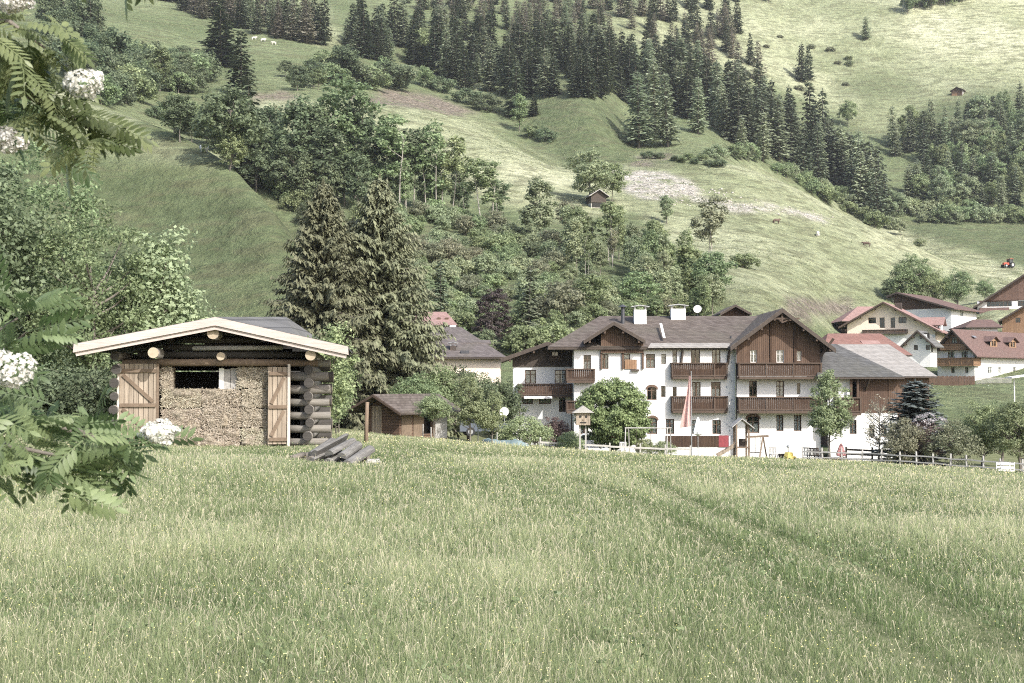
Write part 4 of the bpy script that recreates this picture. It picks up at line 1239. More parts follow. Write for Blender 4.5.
def meadow_blades(n, dmin, dmax, power, hgt, wid, seed, stalks=0.0):
    r = np.random.default_rng(seed)
    u = r.random(n)
    k = 2 - power                               # density falls as Y**-power
    Y = (dmin ** k + u * (dmax ** k - dmin ** k)) ** (1 / k)
    X = (r.random(n) * 2 - 1) * (.44 * Y + 1.2)
    px = CX + F_PX * X / Y
    keep = Y < np.interp(px, EDGE_PX, EDGE_D)
    # nothing grows inside the hut
    ca, sa = math.cos(-HRZ), math.sin(-HRZ)
    lx = (X - HX0) * ca - (Y - HD) * sa; ly = (X - HX0) * sa + (Y - HD) * ca
    keep &= ~((np.abs(lx) < 2.2) & (ly > -.02) & (ly < 4.4))
    X, Y = X[keep], Y[keep]; n = len(X)
    patch = fbm(X / 3.1, Y / 3.1, 5, 3); fine = fbm(X / .5, Y / .55, 8, 2); dry = fbm(X / 7.5 + 3, Y / 7.5, 15, 3)
    hh = hgt * (1.1 + .7 * patch + .6 * fine) * r.uniform(.6, 1.3, n)
    td = np.minimum(seg_dist(X, Y, TRACKS[0]), seg_dist(X, Y, TRACKS[1]) + .05)
    tr = np.exp(-(td / (.16 + .0050 * Y)) ** 2)
    hh *= 1 - .8 * tr
    # the grass is longer and greener close to the hut and the log pile
    lush = np.exp(-((X - HX0 - 4.0) ** 2 / 5 + (Y - HD + .5) ** 2 / 4.0))
    hh *= 1 - .5 * np.exp(-((X - HX0 - 1.2) ** 2 / 22 + (Y - HD + .6) ** 2 / 5.0))
    hh *= 1 - .55 * np.exp(-((X + 3.6) ** 2 / 1.2 + (Y - 25.6) ** 2 / 2.5))
    hh = np.maximum(hh, .04)
    w = np.maximum(wid, Y * wid / 6.5) * r.uniform(.7, 1.4, n)
    az = r.random(n) * 6.283
    lean = np.abs(r.normal(size=n)) * .30 + .08
    dx, dy = np.cos(az) * lean, np.sin(az) * lean * .8
    fa = r.random(n) * 6.283
    sx, sy = np.cos(fa) * w * .5, np.sin(fa) * w * .5 * .6
    Z = H(X, Y) - .02
    B = np.stack([X, Y, Z], 1); S = np.stack([sx, sy, np.zeros(n)], 1)
    Mx = B + np.stack([dx * hh * .35, dy * hh * .35, hh * .6], 1)
    Tp = B + np.stack([dx * hh, dy * hh, hh * (1 - .25 * lean)], 1)
    st = r.random(n) < stalks
    mw = np.where(st, .45, .8)[:, None]
    V = np.stack([B - S, B + S, Mx + S * mw, Mx - S * mw, Tp + S * np.where(st, 1.1, .12)[:, None], Tp - S * np.where(st, 1.1, .12)[:, None]], 1).reshape(-1, 3)
    i = np.arange(n)[:, None] * 6
    Q = np.concatenate([i + np.array([[0, 1, 2, 3]]), i + np.array([[3, 2, 4, 5]])])
    rn = np.clip(r.random(n) * (1 - .65 * tr) + .55 * fine + .35 * patch - .04, 0, 1)  # wheel tracks: their line of shadow is put into darker blade colour
    dryv = np.clip(.36 + 1.2 * dry + .9 * patch + .3 * (rn - .5) - 1.0 * tr - .5 * lush + .012 * (Y - 18), 0, 1)
    col = np.empty((n, 6, 4), np.float32)
    col[:, :, 0] = rn[:, None]; col[:, :, 1] = np.array([0, 0, .55, .55, 1, 1])[None]
    col[:, :, 2] = dryv[:, None]; col[:, :, 3] = st[:, None]
    return V, Q, col.reshape(-1, 4)


gm, nt, b_, out_ = new_mat('grass_blade')
at_ = nt.nodes.new('ShaderNodeAttribute'); at_.attribute_name = 'blade'
sep = nt.nodes.new('ShaderNodeSeparateColor'); nt.links.new(at_.outputs['Color'], sep.inputs[0])
green = mixc(nt, sep.outputs[0], (0.098, 0.140, 0.056), (0.250, 0.308, 0.138))
dryc = mixc(nt, sep.outputs[0], (0.222, 0.258, 0.124), (0.440, 0.468, 0.270))
col = mixc(nt, sep.outputs[2], green, dryc)
col = mixc(nt, math_(nt, 'MULTIPLY', at_.outputs['Alpha'], sep.outputs[1]), col, (0.58, 0.52, 0.37))
nt.links.new(col, b_.inputs['Base Color']); b_.inputs['Roughness'].default_value = .6; b_.inputs['Specular IOR Level'].default_value = .2
tr_ = nt.nodes.new('ShaderNodeBsdfTranslucent'); nt.links.new(col, tr_.inputs[0])
mx_ = nt.nodes.new('ShaderNodeMixShader'); mx_.inputs[0].default_value = .45
nt.links.new(b_.outputs[0], mx_.inputs[1]); nt.links.new(tr_.outputs[0], mx_.inputs[2]); nt.links.new(mx_.outputs[0], out_.inputs[0])

parts = [meadow_blades(620000, 5.5, 34, 1.35, .135, .0030, 1, .14), meadow_blades(440000, 24, 88, 1.2, .145, .0032, 2, .18), meadow_blades(12000, 5.5, 24, 1.2, .27, .0022, 3, .9)]
VV = []; QQ = []; CC = []; off = 0
for V, Q, C in parts:
    VV.append(V); QQ.append(Q + off); CC.append(C); off += len(V)
me = np_mesh('meadow_grass', np.concatenate(VV), quads=np.concatenate(QQ), mats=[gm], tint=np.concatenate(CC), attr='blade')
tag(link(bpy.data.objects.new('meadow_grass', me)), 'long uncut meadow grass with pale seed heads and wheel tracks', 'grass', None, 'stuff')

r = np.random.default_rng(5)
n = 12000
Y = 5.5 + (r.random(n) ** 1.3) * 34; X = (r.random(n) * 2 - 1) * (.43 * Y + 1)
k = (vnoise(X / 3, Y / 3, 44) + .35 * r.random(n)) > -.02
k &= Y < np.interp(CX + F_PX * X / Y, EDGE_PX, EDGE_D)
k &= ~((np.abs(X - HX0) < 2.8) & (np.abs(Y - HD - 2) < 2.6))
X, Y = X[k], Y[k]; n = len(X)
P = np.stack([X, Y, H(X, Y) + r.uniform(.10, .24, n)], 1)
Nn = unit(np.stack([r.normal(size=n) * .4, -.7 + r.normal(size=n) * .3, np.full(n, .8)], 1))
sz = np.maximum(.007, Y / F_PX * .7) * r.uniform(.7, 1.3, n)
V, Q = leaf_quads(P, Nn, sz, sz, r)
fl, nt, b_, _ = new_mat('buttercup')
at_ = nt.nodes.new('ShaderNodeAttribute'); at_.attribute_name = 'tint'
nt.links.new(mixc(nt, at_.outputs['Fac'], (0.58, 0.51, 0.14), (0.62, 0.59, 0.36)), b_.inputs['Base Color'])
me = np_mesh('meadow_flowers', V, quads=Q, mats=[fl], tint=np.repeat(r.random(n), 4))
tag(link(bpy.data.objects.new('meadow_flowers', me)), 'tiny yellow buttercups dotted through the meadow grass', 'flowers', None, 'stuff')

# broad leaved weeds low in the sward
r = np.random.default_rng(15); nc = 2600
Yc = 5.5 + (r.random(nc) ** 1.4) * 45; Xc = (r.random(nc) * 2 - 1) * (.43 * Yc + 1)
k = (vnoise(Xc / 2.2, Yc / 2.2, 71) > .02) & ~((np.abs(Xc - HX0) < 2.8) & (np.abs(Yc - HD - 2) < 2.6)); Xc, Yc = Xc[k], Yc[k]
X = np.repeat(Xc, 9) + r.normal(size=len(Xc) * 9) * .07; Y = np.repeat(Yc, 9) + r.normal(size=len(Xc) * 9) * .07; n = len(X)
P = np.stack([X, Y, H(X, Y) + r.uniform(.05, .17, n)], 1)
V, Q = leaf_quads(P, unit(np.array([0, -.4, .8]) + r.normal(size=(n, 3)) * .5), r.uniform(.02, .055, n), r.uniform(.015, .03, n), r)
MAT['weed'] = leaf('weed', (0.075, 0.115, 0.045), (0.19, 0.25, 0.12), .35, .5, .3, 0)
me = np_mesh('meadow_weeds', V, quads=Q, mats=[MAT['weed']], tint=np.repeat(r.random(n), 4))
tag(link(bpy.data.objects.new('meadow_weeds', me)), 'low broad leaved weeds in patches of the meadow', 'weeds', None, 'stuff')
# ------------------------------------------------------------------ nearer trees, each with a trunk and a crown of its own
def plant(name, label, cat, px, py, D, meshes, s=1.0, group=None, rz=None, z=None):
    p = at(px, py, D)
    o = thing(name, label, cat, (p.x, D, gz(p.x, D) if z is None else z), _r.random() * 6.28 if rz is None else rz, group)
    o.scale = (s, s, s)
    for n_, me in zip(('trunk', 'crown'), meshes):
        link(bpy.data.objects.new(n_, me), o)
    return o


def rg(s): return np.random.default_rng(s)


# big spruces behind the hut
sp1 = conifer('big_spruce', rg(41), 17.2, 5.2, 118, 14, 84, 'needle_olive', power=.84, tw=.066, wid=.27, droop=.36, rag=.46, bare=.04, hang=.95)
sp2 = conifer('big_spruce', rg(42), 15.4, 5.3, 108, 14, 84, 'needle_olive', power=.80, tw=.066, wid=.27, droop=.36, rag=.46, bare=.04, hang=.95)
plant('spruce_tree', 'tall olive brown spruce with the highest tip beside the hut', 'tree', 379, 424, 95, sp1, 1.07)
plant('spruce_tree', 'olive brown spruce behind the right end of the hut roof', 'tree', 322, 424, 92, sp1, 1.0)
plant('spruce_tree', 'shorter brown spruce squeezed between the two tall ones beside the hut', 'tree', 352, 424, 97, sp2, 1.0)
plant('spruce_tree', 'spruce with broad drooping boughs at the right of the tall spruces', 'tree', 398, 424, 99, sp2, .62)
# broad trees behind the hut on the left
bt = [broadleaf('big_tree', rg(50 + i), e, .3, .20, 210, 62, .62, .15, lm, limbs=26, under=.6, lump=.3) for i, (e, lm) in enumerate((
    ([(0, 0, 6.4, 2.5, 2.4, 3.4), (-1.4, .3, 4.3, 1.9, 1.9, 2.6), (1.2, -.2, 4.0, 1.9, 1.9, 2.5), (.3, 0, 2.2, 1.8, 1.8, 1.6)], 'leaf_mid'),
    ([(0, 0, 4.6, 1.7, 1.7, 2.7), (.9, .3, 3.2, 1.4, 1.3, 2.0), (-.7, -.2, 2.5, 1.3, 1.4, 1.6)], 'leaf_dark'),
    ([(0, 0, 4.4, 1.0, 1.0, 2.2), (.5, .2, 3.0, 1.1, 1.0, 1.7), (-.5, -.1, 2.4, 1.0, 1.0, 1.5)], 'leaf_pale')))]
plant('broadleaf_tree', 'tall full green tree at the left edge behind the rowan branches', 'tree', 28, 441, 47, bt[0], 1.05)
plant('broadleaf_tree', 'dense dark tree close behind the left side of the hut', 'tree', 92, 441, 44, bt[0], .80)
plant('broadleaf_tree', 'tree with pale feathery top over the left slope of the hut roof', 'tree', 158, 441, 46, bt[2], 1.12)
plant('broadleaf_tree', 'dark tree filling the gap at the far left edge', 'tree', -24, 441, 44, bt[1], 1.25)
plant('broadleaf_tree', 'dark bushy tree behind the left eave of the hut', 'tree', 128, 441, 50, bt[1], .92)
sh = broadleaf('shrub', rg(60), [(0, 0, 1.0, 1.1, 1.0, 1.1), (.6, .1, .8, .8, .8, .8), (-.6, 0, .7, .8, .8, .8)], .2, .05, 120, 46, .34, .11, 'leaf_dark', limbs=16, under=.2)
shp = broadleaf('shrub', rg(61), [(0, 0, 1.0, 1.1, 1.0, 1.0), (.6, .1, .8, .8, .8, .8), (-.6, 0, .7, .8, .8, .8)], .2, .05, 120, 46, .34, .11, 'leaf_mid', limbs=16, under=.2)
for px, D, s, l in ((72, 40, 1.05, 'dark shrub under the left eave of the hut, left one'), (98, 39, 1.0, 'dark shrub under the left eave of the hut, right one'), (45, 41, 1.0, 'dark shrub behind the lower rowan leaves'), (15, 40, 1.1, 'dark shrub at the left edge behind the lower rowan leaves')):
    plant('shrub', l, 'shrub', px, 440, D, sh, s)
twin = broadleaf('young_tree', rg(62), [(0, 0, 2.2, .9, .9, 1.2), (.3, 0, 1.5, .8, .8, .9), (-.3, .1, 3.0, .5, .5, .8)], .8, .05, 110, 40, .3, .10, 'leaf_mid', limbs=14, trunks=2, spread=1.2)
plant('young_tree', 'young twin stemmed tree just right of the hut log corner', 'tree', 328, 438, 40, twin, 1.0)
plant('young_tree', 'slim young tree between the hut and the brown shed', 'tree', 337, 432, 56, twin, .85)

# garden trees round the guesthouse
rnd = broadleaf('round_tree', rg(63), [(0, 0, 3.0, 2.6, 2.6, 2.35), (-.5, 0, 2.0, 2.2, 2.2, 1.5)], 1.0, .16, 760, 80, .36, .15, 'leaf_round', shell=.55, under=.8, limbs=26, lump=.03)
plant('chestnut_tree', 'dense globe shaped green tree in front of the white guesthouse wall', 'tree', 613, 442, 96, rnd, 1.03)
yg = broadleaf('young_tree', rg(64), [(0, 0, 3.6, 1.25, 1.25, 1.9), (.3, 0, 2.6, 1.3, 1.3, 1.1), (-.2, 0, 4.8, .6, .6, .9)], 1.3, .09, 210, 46, .34, .13, 'leaf_fresh', limbs=24, under=.7)
plant('young_tree', 'light green young tree with round crown in front of the right balconies', 'tree', 830, 459, 92, yg, 1.12)
gd = broadleaf('garden_tree', rg(65), [(0, 0, 2.6, 1.5, 1.5, 1.0), (-.6, 0, 2.3, 1.0, 1.0, .8), (.7, .1, 2.5, 1.0, 1.0, .8)], 1.2, .1, 170, 44, .34, .12, 'leaf_fresh', limbs=20)
plant('garden_tree', 'small pale tree with forked trunk before the long side of the brown shed', 'tree', 434, 432, 72, gd, .70)
plant('young_tree', 'taller fresh green young tree right of the brown shed', 'tree', 470, 436, 78, yg, .74)
plant('young_tree', 'shorter fresh green young tree behind the teal tarpaulin', 'tree', 492, 434, 82, yg, .62)
dk = broadleaf('dark_tree', rg(66), [(0, 0, 3.2, 2.2, 2.0, 2.2), (1.2, 0, 2.4, 1.5, 1.5, 1.7), (-1.3, 0, 2.4, 1.5, 1.5, 1.7)], .8, .16, 170, 50, .5, .18, 'leaf_dark', limbs=20)
dm = broadleaf('dark_tree', rg(67), [(0, 0, 3.2, 2.2, 2.0, 2.2), (1.2, 0, 2.4, 1.5, 1.5, 1.7), (-1.3, 0, 2.4, 1.5, 1.5, 1.7)], .8, .16, 170, 50, .5, .18, 'leaf_mid', limbs=20)
for px, D, s, me, l in ((438, 92, .95, dm, 'leafy tree right behind the roof of the brown shed'), (468, 100, 1.0, dk, 'dark tree behind the fresh green young trees'), (498, 98, .98, dk, 'dark green tree against the left annexe wall'), (415, 88, .8, dm, 'leafy tree between the spruces and the brown shed roof'), (455, 112, 1.1, dk, 'dark tree below the slate roofs')):
    plant('garden_tree', l, 'tree', px, 432, D, me, s)
pb = broadleaf('beech_tree', rg(68), [(0, 0, 5.0, 2.4, 2.4, 3.2), (0, 0, 2.8, 2.5, 2.5, 1.8)], 1, .2, 190, 50, .5, .22, 'leaf_purple', limbs=20, flat=.55)
pbt = plant('copper_beech', 'dark purple leaved tree behind the slate roofs', 'tree', 493, 352, 161, pb, .95)
bs_ = broadleaf('shrub', rg(69), [(0, 0, 1.2, 1.5, 1.4, 1.1), (.9, 0, .9, 1.1, 1.0, .9), (-.9, 0, .9, 1.0, 1.0, .8)], .2, .06, 190, 50, .34, .11, 'leaf_fresh', limbs=12, under=.2, shell=.7, lump=.1)
bpl = broadleaf('shrub', rg(70), [(0, 0, 1.2, 1.2, 1.2, 1.2), (.7, 0, .9, .9, .9, .9), (-.7, 0, 1.0, .9, .9, .9)], .2, .06, 120, 44, .32, .12, 'leaf_plum', limbs=14, under=.2)
plant('shrub', 'broad clipped pale green shrub before the left annexe', 'shrub', 524, 437, 90, bs_, 1.0)
plant('shrub', 'small olive shrub under the birdhouse with a face', 'shrub', 570, 446, 88, bs_, .62)
plant('shrub', 'plum coloured shrub in front of the annexe ground floor, right one', 'shrub', 556, 436, 98, bpl, 1.05)
plant('shrub', 'plum coloured shrub in front of the annexe ground floor, left one', 'shrub', 537, 432, 102, bpl, .75)
plant('shrub', 'low green shrub along the white rail before the terrace', 'shrub', 663, 456, 93, bs_, .50)
plant('shrub', 'dark low shrub left of the terrace boards', 'shrub', 645, 454, 95, bs_, .55)
# right hand garden
bl_ = conifer('blue_spruce', rg(71), 6.0, 1.9, 40, 15, 24, 'needle_blue', tw=.20, wid=.50, droop=.14, bare=.03, power=.42, rag=.3, hang=.2, up_top=.1)
bsp = plant('blue_spruce', 'wide grey blue spruce with tiered boughs right of the annexe', 'tree', 916, 461, 90, bl_, 1.0)
bsp.scale = (1.3, 1.3, .98)
br = broadleaf('bare_tree', rg(72), [(0, 0, 2.9, 1.1, 1.1, 1.5), (.3, 0, 2.1, 1.2, 1.2, .9)], 1.0, .09, 90, 16, .34, .10, 'leaf_bare', limbs=40, under=.8)
plant('thin_tree', 'thin grey tree with sparse fine twigs before the annexe garage', 'tree', 879, 461, 90, br, 1.05)
gb = broadleaf('garden_bush', rg(73), [(0, 0, 1.7, 1.5, 1.4, 1.6), (.8, 0, 1.2, 1.2, 1.2, 1.1), (-.9, 0, 1.2, 1.1, 1.1, 1.1)], .3, .08, 140, 44, .40, .13, 'leaf_olive', limbs=20, under=.3)
li = broadleaf('lilac', rg(74), [(0, 0, 1.7, 1.4, 1.4, 1.5), (.6, 0, 1.2, 1.2, 1.2, 1.0)], .3, .08, 90, 30, .36, .13, 'leaf_plum', limbs=20, under=.3)
plant('shrub', 'tall olive bush with bare stems left of the lilac', 'shrub', 905, 464, 86, gb, .92)
plant('shrub', 'rounded grey green bush right of the lilac', 'shrub', 952, 466, 85, gb, .92)
lil = plant('lilac_bush', 'dark lilac bush topped with pale grey flower heads', 'shrub', 928, 465, 87, li, 1.05)
lf = broadleaf('lilac_flowers', rg(75), [(0, 0, 2.5, 1.3, 1.3, .9)], .3, .02, 60, 26, .16, .09, 'lilac', shell=.9, under=0, limbs=3)[1]
link(bpy.data.objects.new('flower_heads', lf), lil)
gt = broadleaf('orchard_tree', rg(76), [(0, 0, 3.3, 1.9, 1.8, 2.0), (.9, .2, 2.6, 1.5, 1.5, 1.3), (-.9, 0, 2.5, 1.5, 1.5, 1.3)], 1.0, .14, 190, 52, .46, .15, 'leaf_mid', limbs=26)
plant('orchard_tree', 'full green tree with low crown behind the grey fence', 'tree', 983, 466, 88, gt, .86)
plant('orchard_tree', 'green tree with visible trunk at the right edge behind the fence', 'tree', 1020, 466, 85, gt, .90)
plant('orchard_tree', 'green tree beyond the other two at the right edge', 'tree', 1003, 460, 100, gt, .92)
plant('orchard_tree', 'green tree just outside the right edge behind the fence', 'tree', 1052, 470, 86, gt, .95)
# trees above the right hand village
for px, py, D, s, l, me in ((913, 300, 300, 2.3, 'leafy tree left of the lone round tree above the pink roofs', dm), (934, 302, 298, 1.8, 'smaller leafy tree between the clump and the lone round tree above the pink roofs', gt), (958, 304, 296, 1.75, 'lone round tree with short trunk on the meadow above the brown roofs', gt), (893, 300, 300, 1.1, 'low dark bush at the left end of the trees above the pink roofs', dk), (985, 298, 300, 1.0, 'bush in front of the big brown barn gable', gt)):
    plant('village_tree', l, 'tree', px, py, D, me, s)

# ------------------------------------------------------------------ rowan in the foreground, its branches reach in from the left
rw = thing('rowan_tree', 'rowan tree with white blossom reaching in from the left edge', 'tree', (-2.35, 3.1, gz(-2.35, 3.1)))
RB = Vector(rw.location)


def rp(px, py, D): return at(px, py, D) - RB


b = MB()
b.tube([(0, 0, -.2), (.03, .02, .8), (.0, 0, 1.7), (.08, -.03, 2.6), (.02, .02, 3.6)], [.10, .085, .07, .05, .02], 9, cap=False)
b.build('trunk', MAT['bark'], rw, True)
BR = {'upper': [(0.02, 0, 1.75), rp(-180, 40, 3.0), rp(-80, 60, 2.95), rp(10, 85, 2.9), rp(62, 112, 2.9), rp(90, 128, 2.9)],
      'upper_fork': [rp(-100, 66, 2.97), rp(-40, 20, 2.85), rp(10, 22, 2.8), rp(45, 48, 2.8)],
      'upper_low': [rp(-120, 66, 2.97), rp(-60, 90, 3.05), rp(-10, 112, 3.1), rp(30, 118, 3.1)],
      'top': [(0.05, 0, 2.3), rp(-80, -160, 3.1), rp(40, -90, 3.05), rp(105, -48, 3.0), rp(130, -40, 3.0)],
      'lower': [(0.02, 0, .95), rp(-180, 440, 3.0), rp(-80, 420, 2.9), rp(0, 420, 2.85), rp(80, 432, 2.85), rp(128, 452, 2.85)],
      'lower_fork': [rp(-110, 430, 2.95), rp(-50, 442, 2.75), rp(10, 446, 2.7), rp(70, 458, 2.7)],
      'mid': [rp(-110, 430, 2.95), rp(-70, 370, 2.9), rp(-15, 340, 2.85), rp(18, 318, 2.85)]}
for k, pts in BR.items():
    b = MB(); n_ = len(pts); r0 = .022 if k in ('upper', 'lower', 'top') else .012
    b.tube(pts, [r0 * (1 - .8 * i / (n_ - 1)) for i in range(n_)], 7, cap=False); b.build('branch', MAT['bark'], rw, True)
rr_ = rg(81)


def on_branch(k, f):
    p = [Vector(q) for q in BR[k]]; s = f * (len(p) - 1); i = min(int(s), len(p) - 2)
    return p[i].lerp(p[i + 1], s - i), (p[i + 1] - p[i]).normalized()


def pinnate(P, d, up, L, V, T, tint):
    """compound rowan leaf from P along d"""
    d = d.normalized(); s = d.cross(up).normalized(); u = s.cross(d).normalized()
    droop = rr_.uniform(.1, .45); base = rr_.uniform(.05, .95)
    npair = int(rr_.integers(6, 8)); fold = rr_.uniform(-.15, .4)
    def pt(t): return P + d * (L * t) - u * (L * droop * t * t)
    for q in range(npair * 2 + 1):
        last = q == npair * 2
        t = 1.0 if last else .28 + .66 * (q // 2) / (npair - 1)
        sg = 0 if last else (1 if q % 2 else -1)
        a = pt(t); tang = (pt(min(1, t + .05)) - pt(t - .05)).normalized()
        ll = L * .34 * (1 - .45 * abs(t - .6)) * rr_.uniform(.88, 1.1)
        ld = (tang * (1 if last else .55) + s * sg * .9 - u * (.15 + fold) * (sg != 0)).normalized()
        ls = ld.cross(u); ls = ls.normalized() * ll * .175
        n0 = len(V)
        m1 = a + ld * ll * .35 + u * ll * .03; m2 = a + ld * ll * .7 + u * ll * .015; tip = a + ld * ll - u * ll * .06
        V += [a, m1 + ls - u * ll * .02, m2 + ls * .85 - u * ll * .03, tip, m2 - ls * .85 - u * ll * .03, m1 - ls - u * ll * .02, m1, m2]
        T += [(n0, n0 + 1, n0 + 6), (n0, n0 + 6, n0 + 5), (n0 + 1, n0 + 2, n0 + 7), (n0 + 1, n0 + 7, n0 + 6), (n0 + 6, n0 + 7, n0 + 4), (n0 + 6, n0 + 4, n0 + 5), (n0 + 2, n0 + 3, n0 + 7), (n0 + 7, n0 + 3, n0 + 4)]
        tint += [min(1, max(0, base + rr_.uniform(-.12, .12)))] * 8
    # leaf stalk
    n0 = len(V); w = u.cross(d) * .0012
    V += [P - w, P + w, pt(.5) + w, pt(.5) - w, pt(1) + w * .5, pt(1) - w * .5]
    T += [(n0, n0 + 1, n0 + 2), (n0, n0 + 2, n0 + 3), (n0 + 3, n0 + 2, n0 + 4), (n0 + 3, n0 + 4, n0 + 5)]
    tint += [base] * 6


ROS = {'upper': [.42, .5, .56, .62, .68, .74, .8, .87, .94, 1.0], 'upper_fork': [.35, .5, .62, .75, .88, 1.0], 'upper_low': [.4, .52, .64, .76, .88, 1.0],
       'top': [.66, .8, .92, 1.0], 'lower': [.38, .45, .52, .58, .64, .7, .76, .82, .88, .94, 1.0], 'lower_fork': [.35, .45, .55, .65, .75, .85, .93, 1.0], 'mid': [.45, .65, .85, 1.0]}
for k, fs in ROS.items():
    V, T, ti = [], [], []
    for f in fs:
        P, bd = on_branch(k, f)
        for q in range(6 if f < 1 else 8):
            az = rr_.uniform(0, 6.283)
            d = Vector((math.cos(az), .8 * math.sin(az), rr_.uniform(-.5, .6))) + bd * .6
            st = P + Vector(rr_.normal(size=3)) * .03
            upv = Vector((.25, -.7, .7)) + Vector(rr_.normal(size=3)) * .65
            pinnate(st, d, upv.normalized(), rr_.uniform(.08, .132), V, T, ti)
    me = np_mesh('foliage', np.array([tuple(v) for v in V]), tris=np.array(T), mats=[MAT['rowan_leaf']], tint=np.array(ti))
    link(bpy.data.objects.new('foliage', me), rw)
for px, py, D, s in ((84, 86, 2.78, .040), (8, 142, 2.85, .036), (6, 372, 2.7, .052), (160, 434, 2.75, .034), (14, 2, 2.8, .04)):
    c = rp(px, py, D); n = 420; V = []; r = rg(int(px * 7 + py))
    u = unit(r.normal(size=(n, 3))); u[:, 2] = u[:, 2] * .85 + .1; u[:, 1] = -np.abs(u[:, 1])
    rad = s * (1 + .5 * vnoise(u[:, 0] * 3 + px, u[:, 2] * 3 + py, 3))
    P = np.array(c) + u * rad[:, None] * np.array([1.15, .9, .85])
    Vq, Q = leaf_quads(P, unit(u + r.normal(size=(n, 3)) * .4), .010, .010, r)
    me = np_mesh('flower_cluster', Vq, quads=Q, mats=[MAT['rowan_flower']], tint=np.repeat(r.random(n), 4))
    link(bpy.data.objects.new('flower_cluster', me), rw)
# ------------------------------------------------------------------ building kit
class Frame:
    """a building's own axes: x along the front, y into depth, origin at the front corner nearest the viewer"""
    def __init__(self, px, D, theta=0.0, z=None):
        self.th = R(theta); self.c, self.s = math.cos(self.th), math.sin(self.th)
        self.X = float(ray(px, 400)[0]) * D; self.D = D
        self.Z = gz(self.X, D) if z is None else z

    def k(self, px): return (px - CX) / F_PX

    def fx(self, px, y=0.0):
        """local x of a point of the plane y = const seen in column px"""
        k = self.k(px); X0 = self.X + y * self.s; D0 = self.D + y * self.c
        return (k * D0 - X0) / (self.c + k * self.s)

    def fy(self, px, x=0.0):
        k = self.k(px); X0 = self.X + x * self.c; D0 = self.D - x * self.s
        return (k * D0 - X0) / (self.s - k * self.c)

    def z(self, py, x=0.0, y=0.0):
        return zat(py, self.D - x * self.s + y * self.c) - self.Z

    def root(self, name, label, cat, group=None):
        return thing(name, label, cat, (self.X, self.D, self.Z), -self.th, group)


SIDE = Matrix.Rotation(R(90), 4, 'Z')          # facade plane turned to look along +x


def facade(parent, name, mats, x0, x1, z0, top, holes=(), y=0.0, M=None, rev=.22, back=.6):
    """wall with real openings; top is a height or a list of (x, z) points; holes are (x0, x1, z0, z1)"""
    if not isinstance(top, (list, tuple)):
        top = [(x0, top), (x1, top)]
    tx = [p[0] for p in top]; tz = [p[1] for p in top]
    zt = lambda x: float(np.interp(x, tx, tz))
    xs = sorted(set([x0, x1] + [x for x in tx if x0 < x < x1] + [v for h in holes for v in h[:2]]))
    b = MB()
    for a, c in zip(xs[:-1], xs[1:]):
        if c - a < 1e-5:
            continue
        m = (a + c) / 2; z = z0
        for h in sorted([h for h in holes if h[0] < m < h[1]], key=lambda h: h[2]):
            if h[2] > z:
                b.poly([(a, y, z), (c, y, z), (c, y, h[2]), (a, y, h[2])], 0)
            z = h[3]
        b.poly([(a, y, z), (c, y, z), (c, y, zt(c)), (a, y, zt(a))], 0)
    for (a, c, e, f) in [h[:4] for h in holes]:
        q = y + rev
        b.poly([(a, y, e), (a, q, e), (a, q, f), (a, y, f)], 0); b.poly([(c, q, e), (c, y, e), (c, y, f), (c, q, f)], 0)
        b.poly([(a, y, e), (c, y, e), (c, q, e), (a, q, e)], 0); b.poly([(a, q, f), (c, q, f), (c, y, f), (a, y, f)], 0)
        g = y + back
        b.poly([(a - .3, g, e - .3), (c + .3, g, e - .3), (c + .3, g, f + .3), (a - .3, g, f + .3)], 1)
    return b.build(name, [mats, MAT['dark_void']], parent, False, M)


_w = random.Random(12)
gm_, nt, b_, out_ = new_mat('window_glass')
gl = nt.nodes.new('ShaderNodeBsdfGlossy'); gl.inputs['Roughness'].default_value = .03; gl.inputs[0].default_value = (.8, .85, .9, 1)
tp = nt.nodes.new('ShaderNodeBsdfTransparent'); tp.inputs[0].default_value = (.82, .86, .86, 1)
fr = nt.nodes.new('ShaderNodeFresnel'); fr.inputs[0].default_value = 1.5
mx = nt.nodes.new('ShaderNodeMixShader'); nt.links.new(math_(nt, 'ADD', math_(nt, 'MULTIPLY', fr.outputs[0], 1.2), .05), mx.inputs[0])
nt.links.new(tp.outputs[0], mx.inputs[1]); nt.links.new(gl.outputs[0], mx.inputs[2]); nt.links.new(mx.outputs[0], out_.inputs[0])
MAT['window_glass'] = gm_


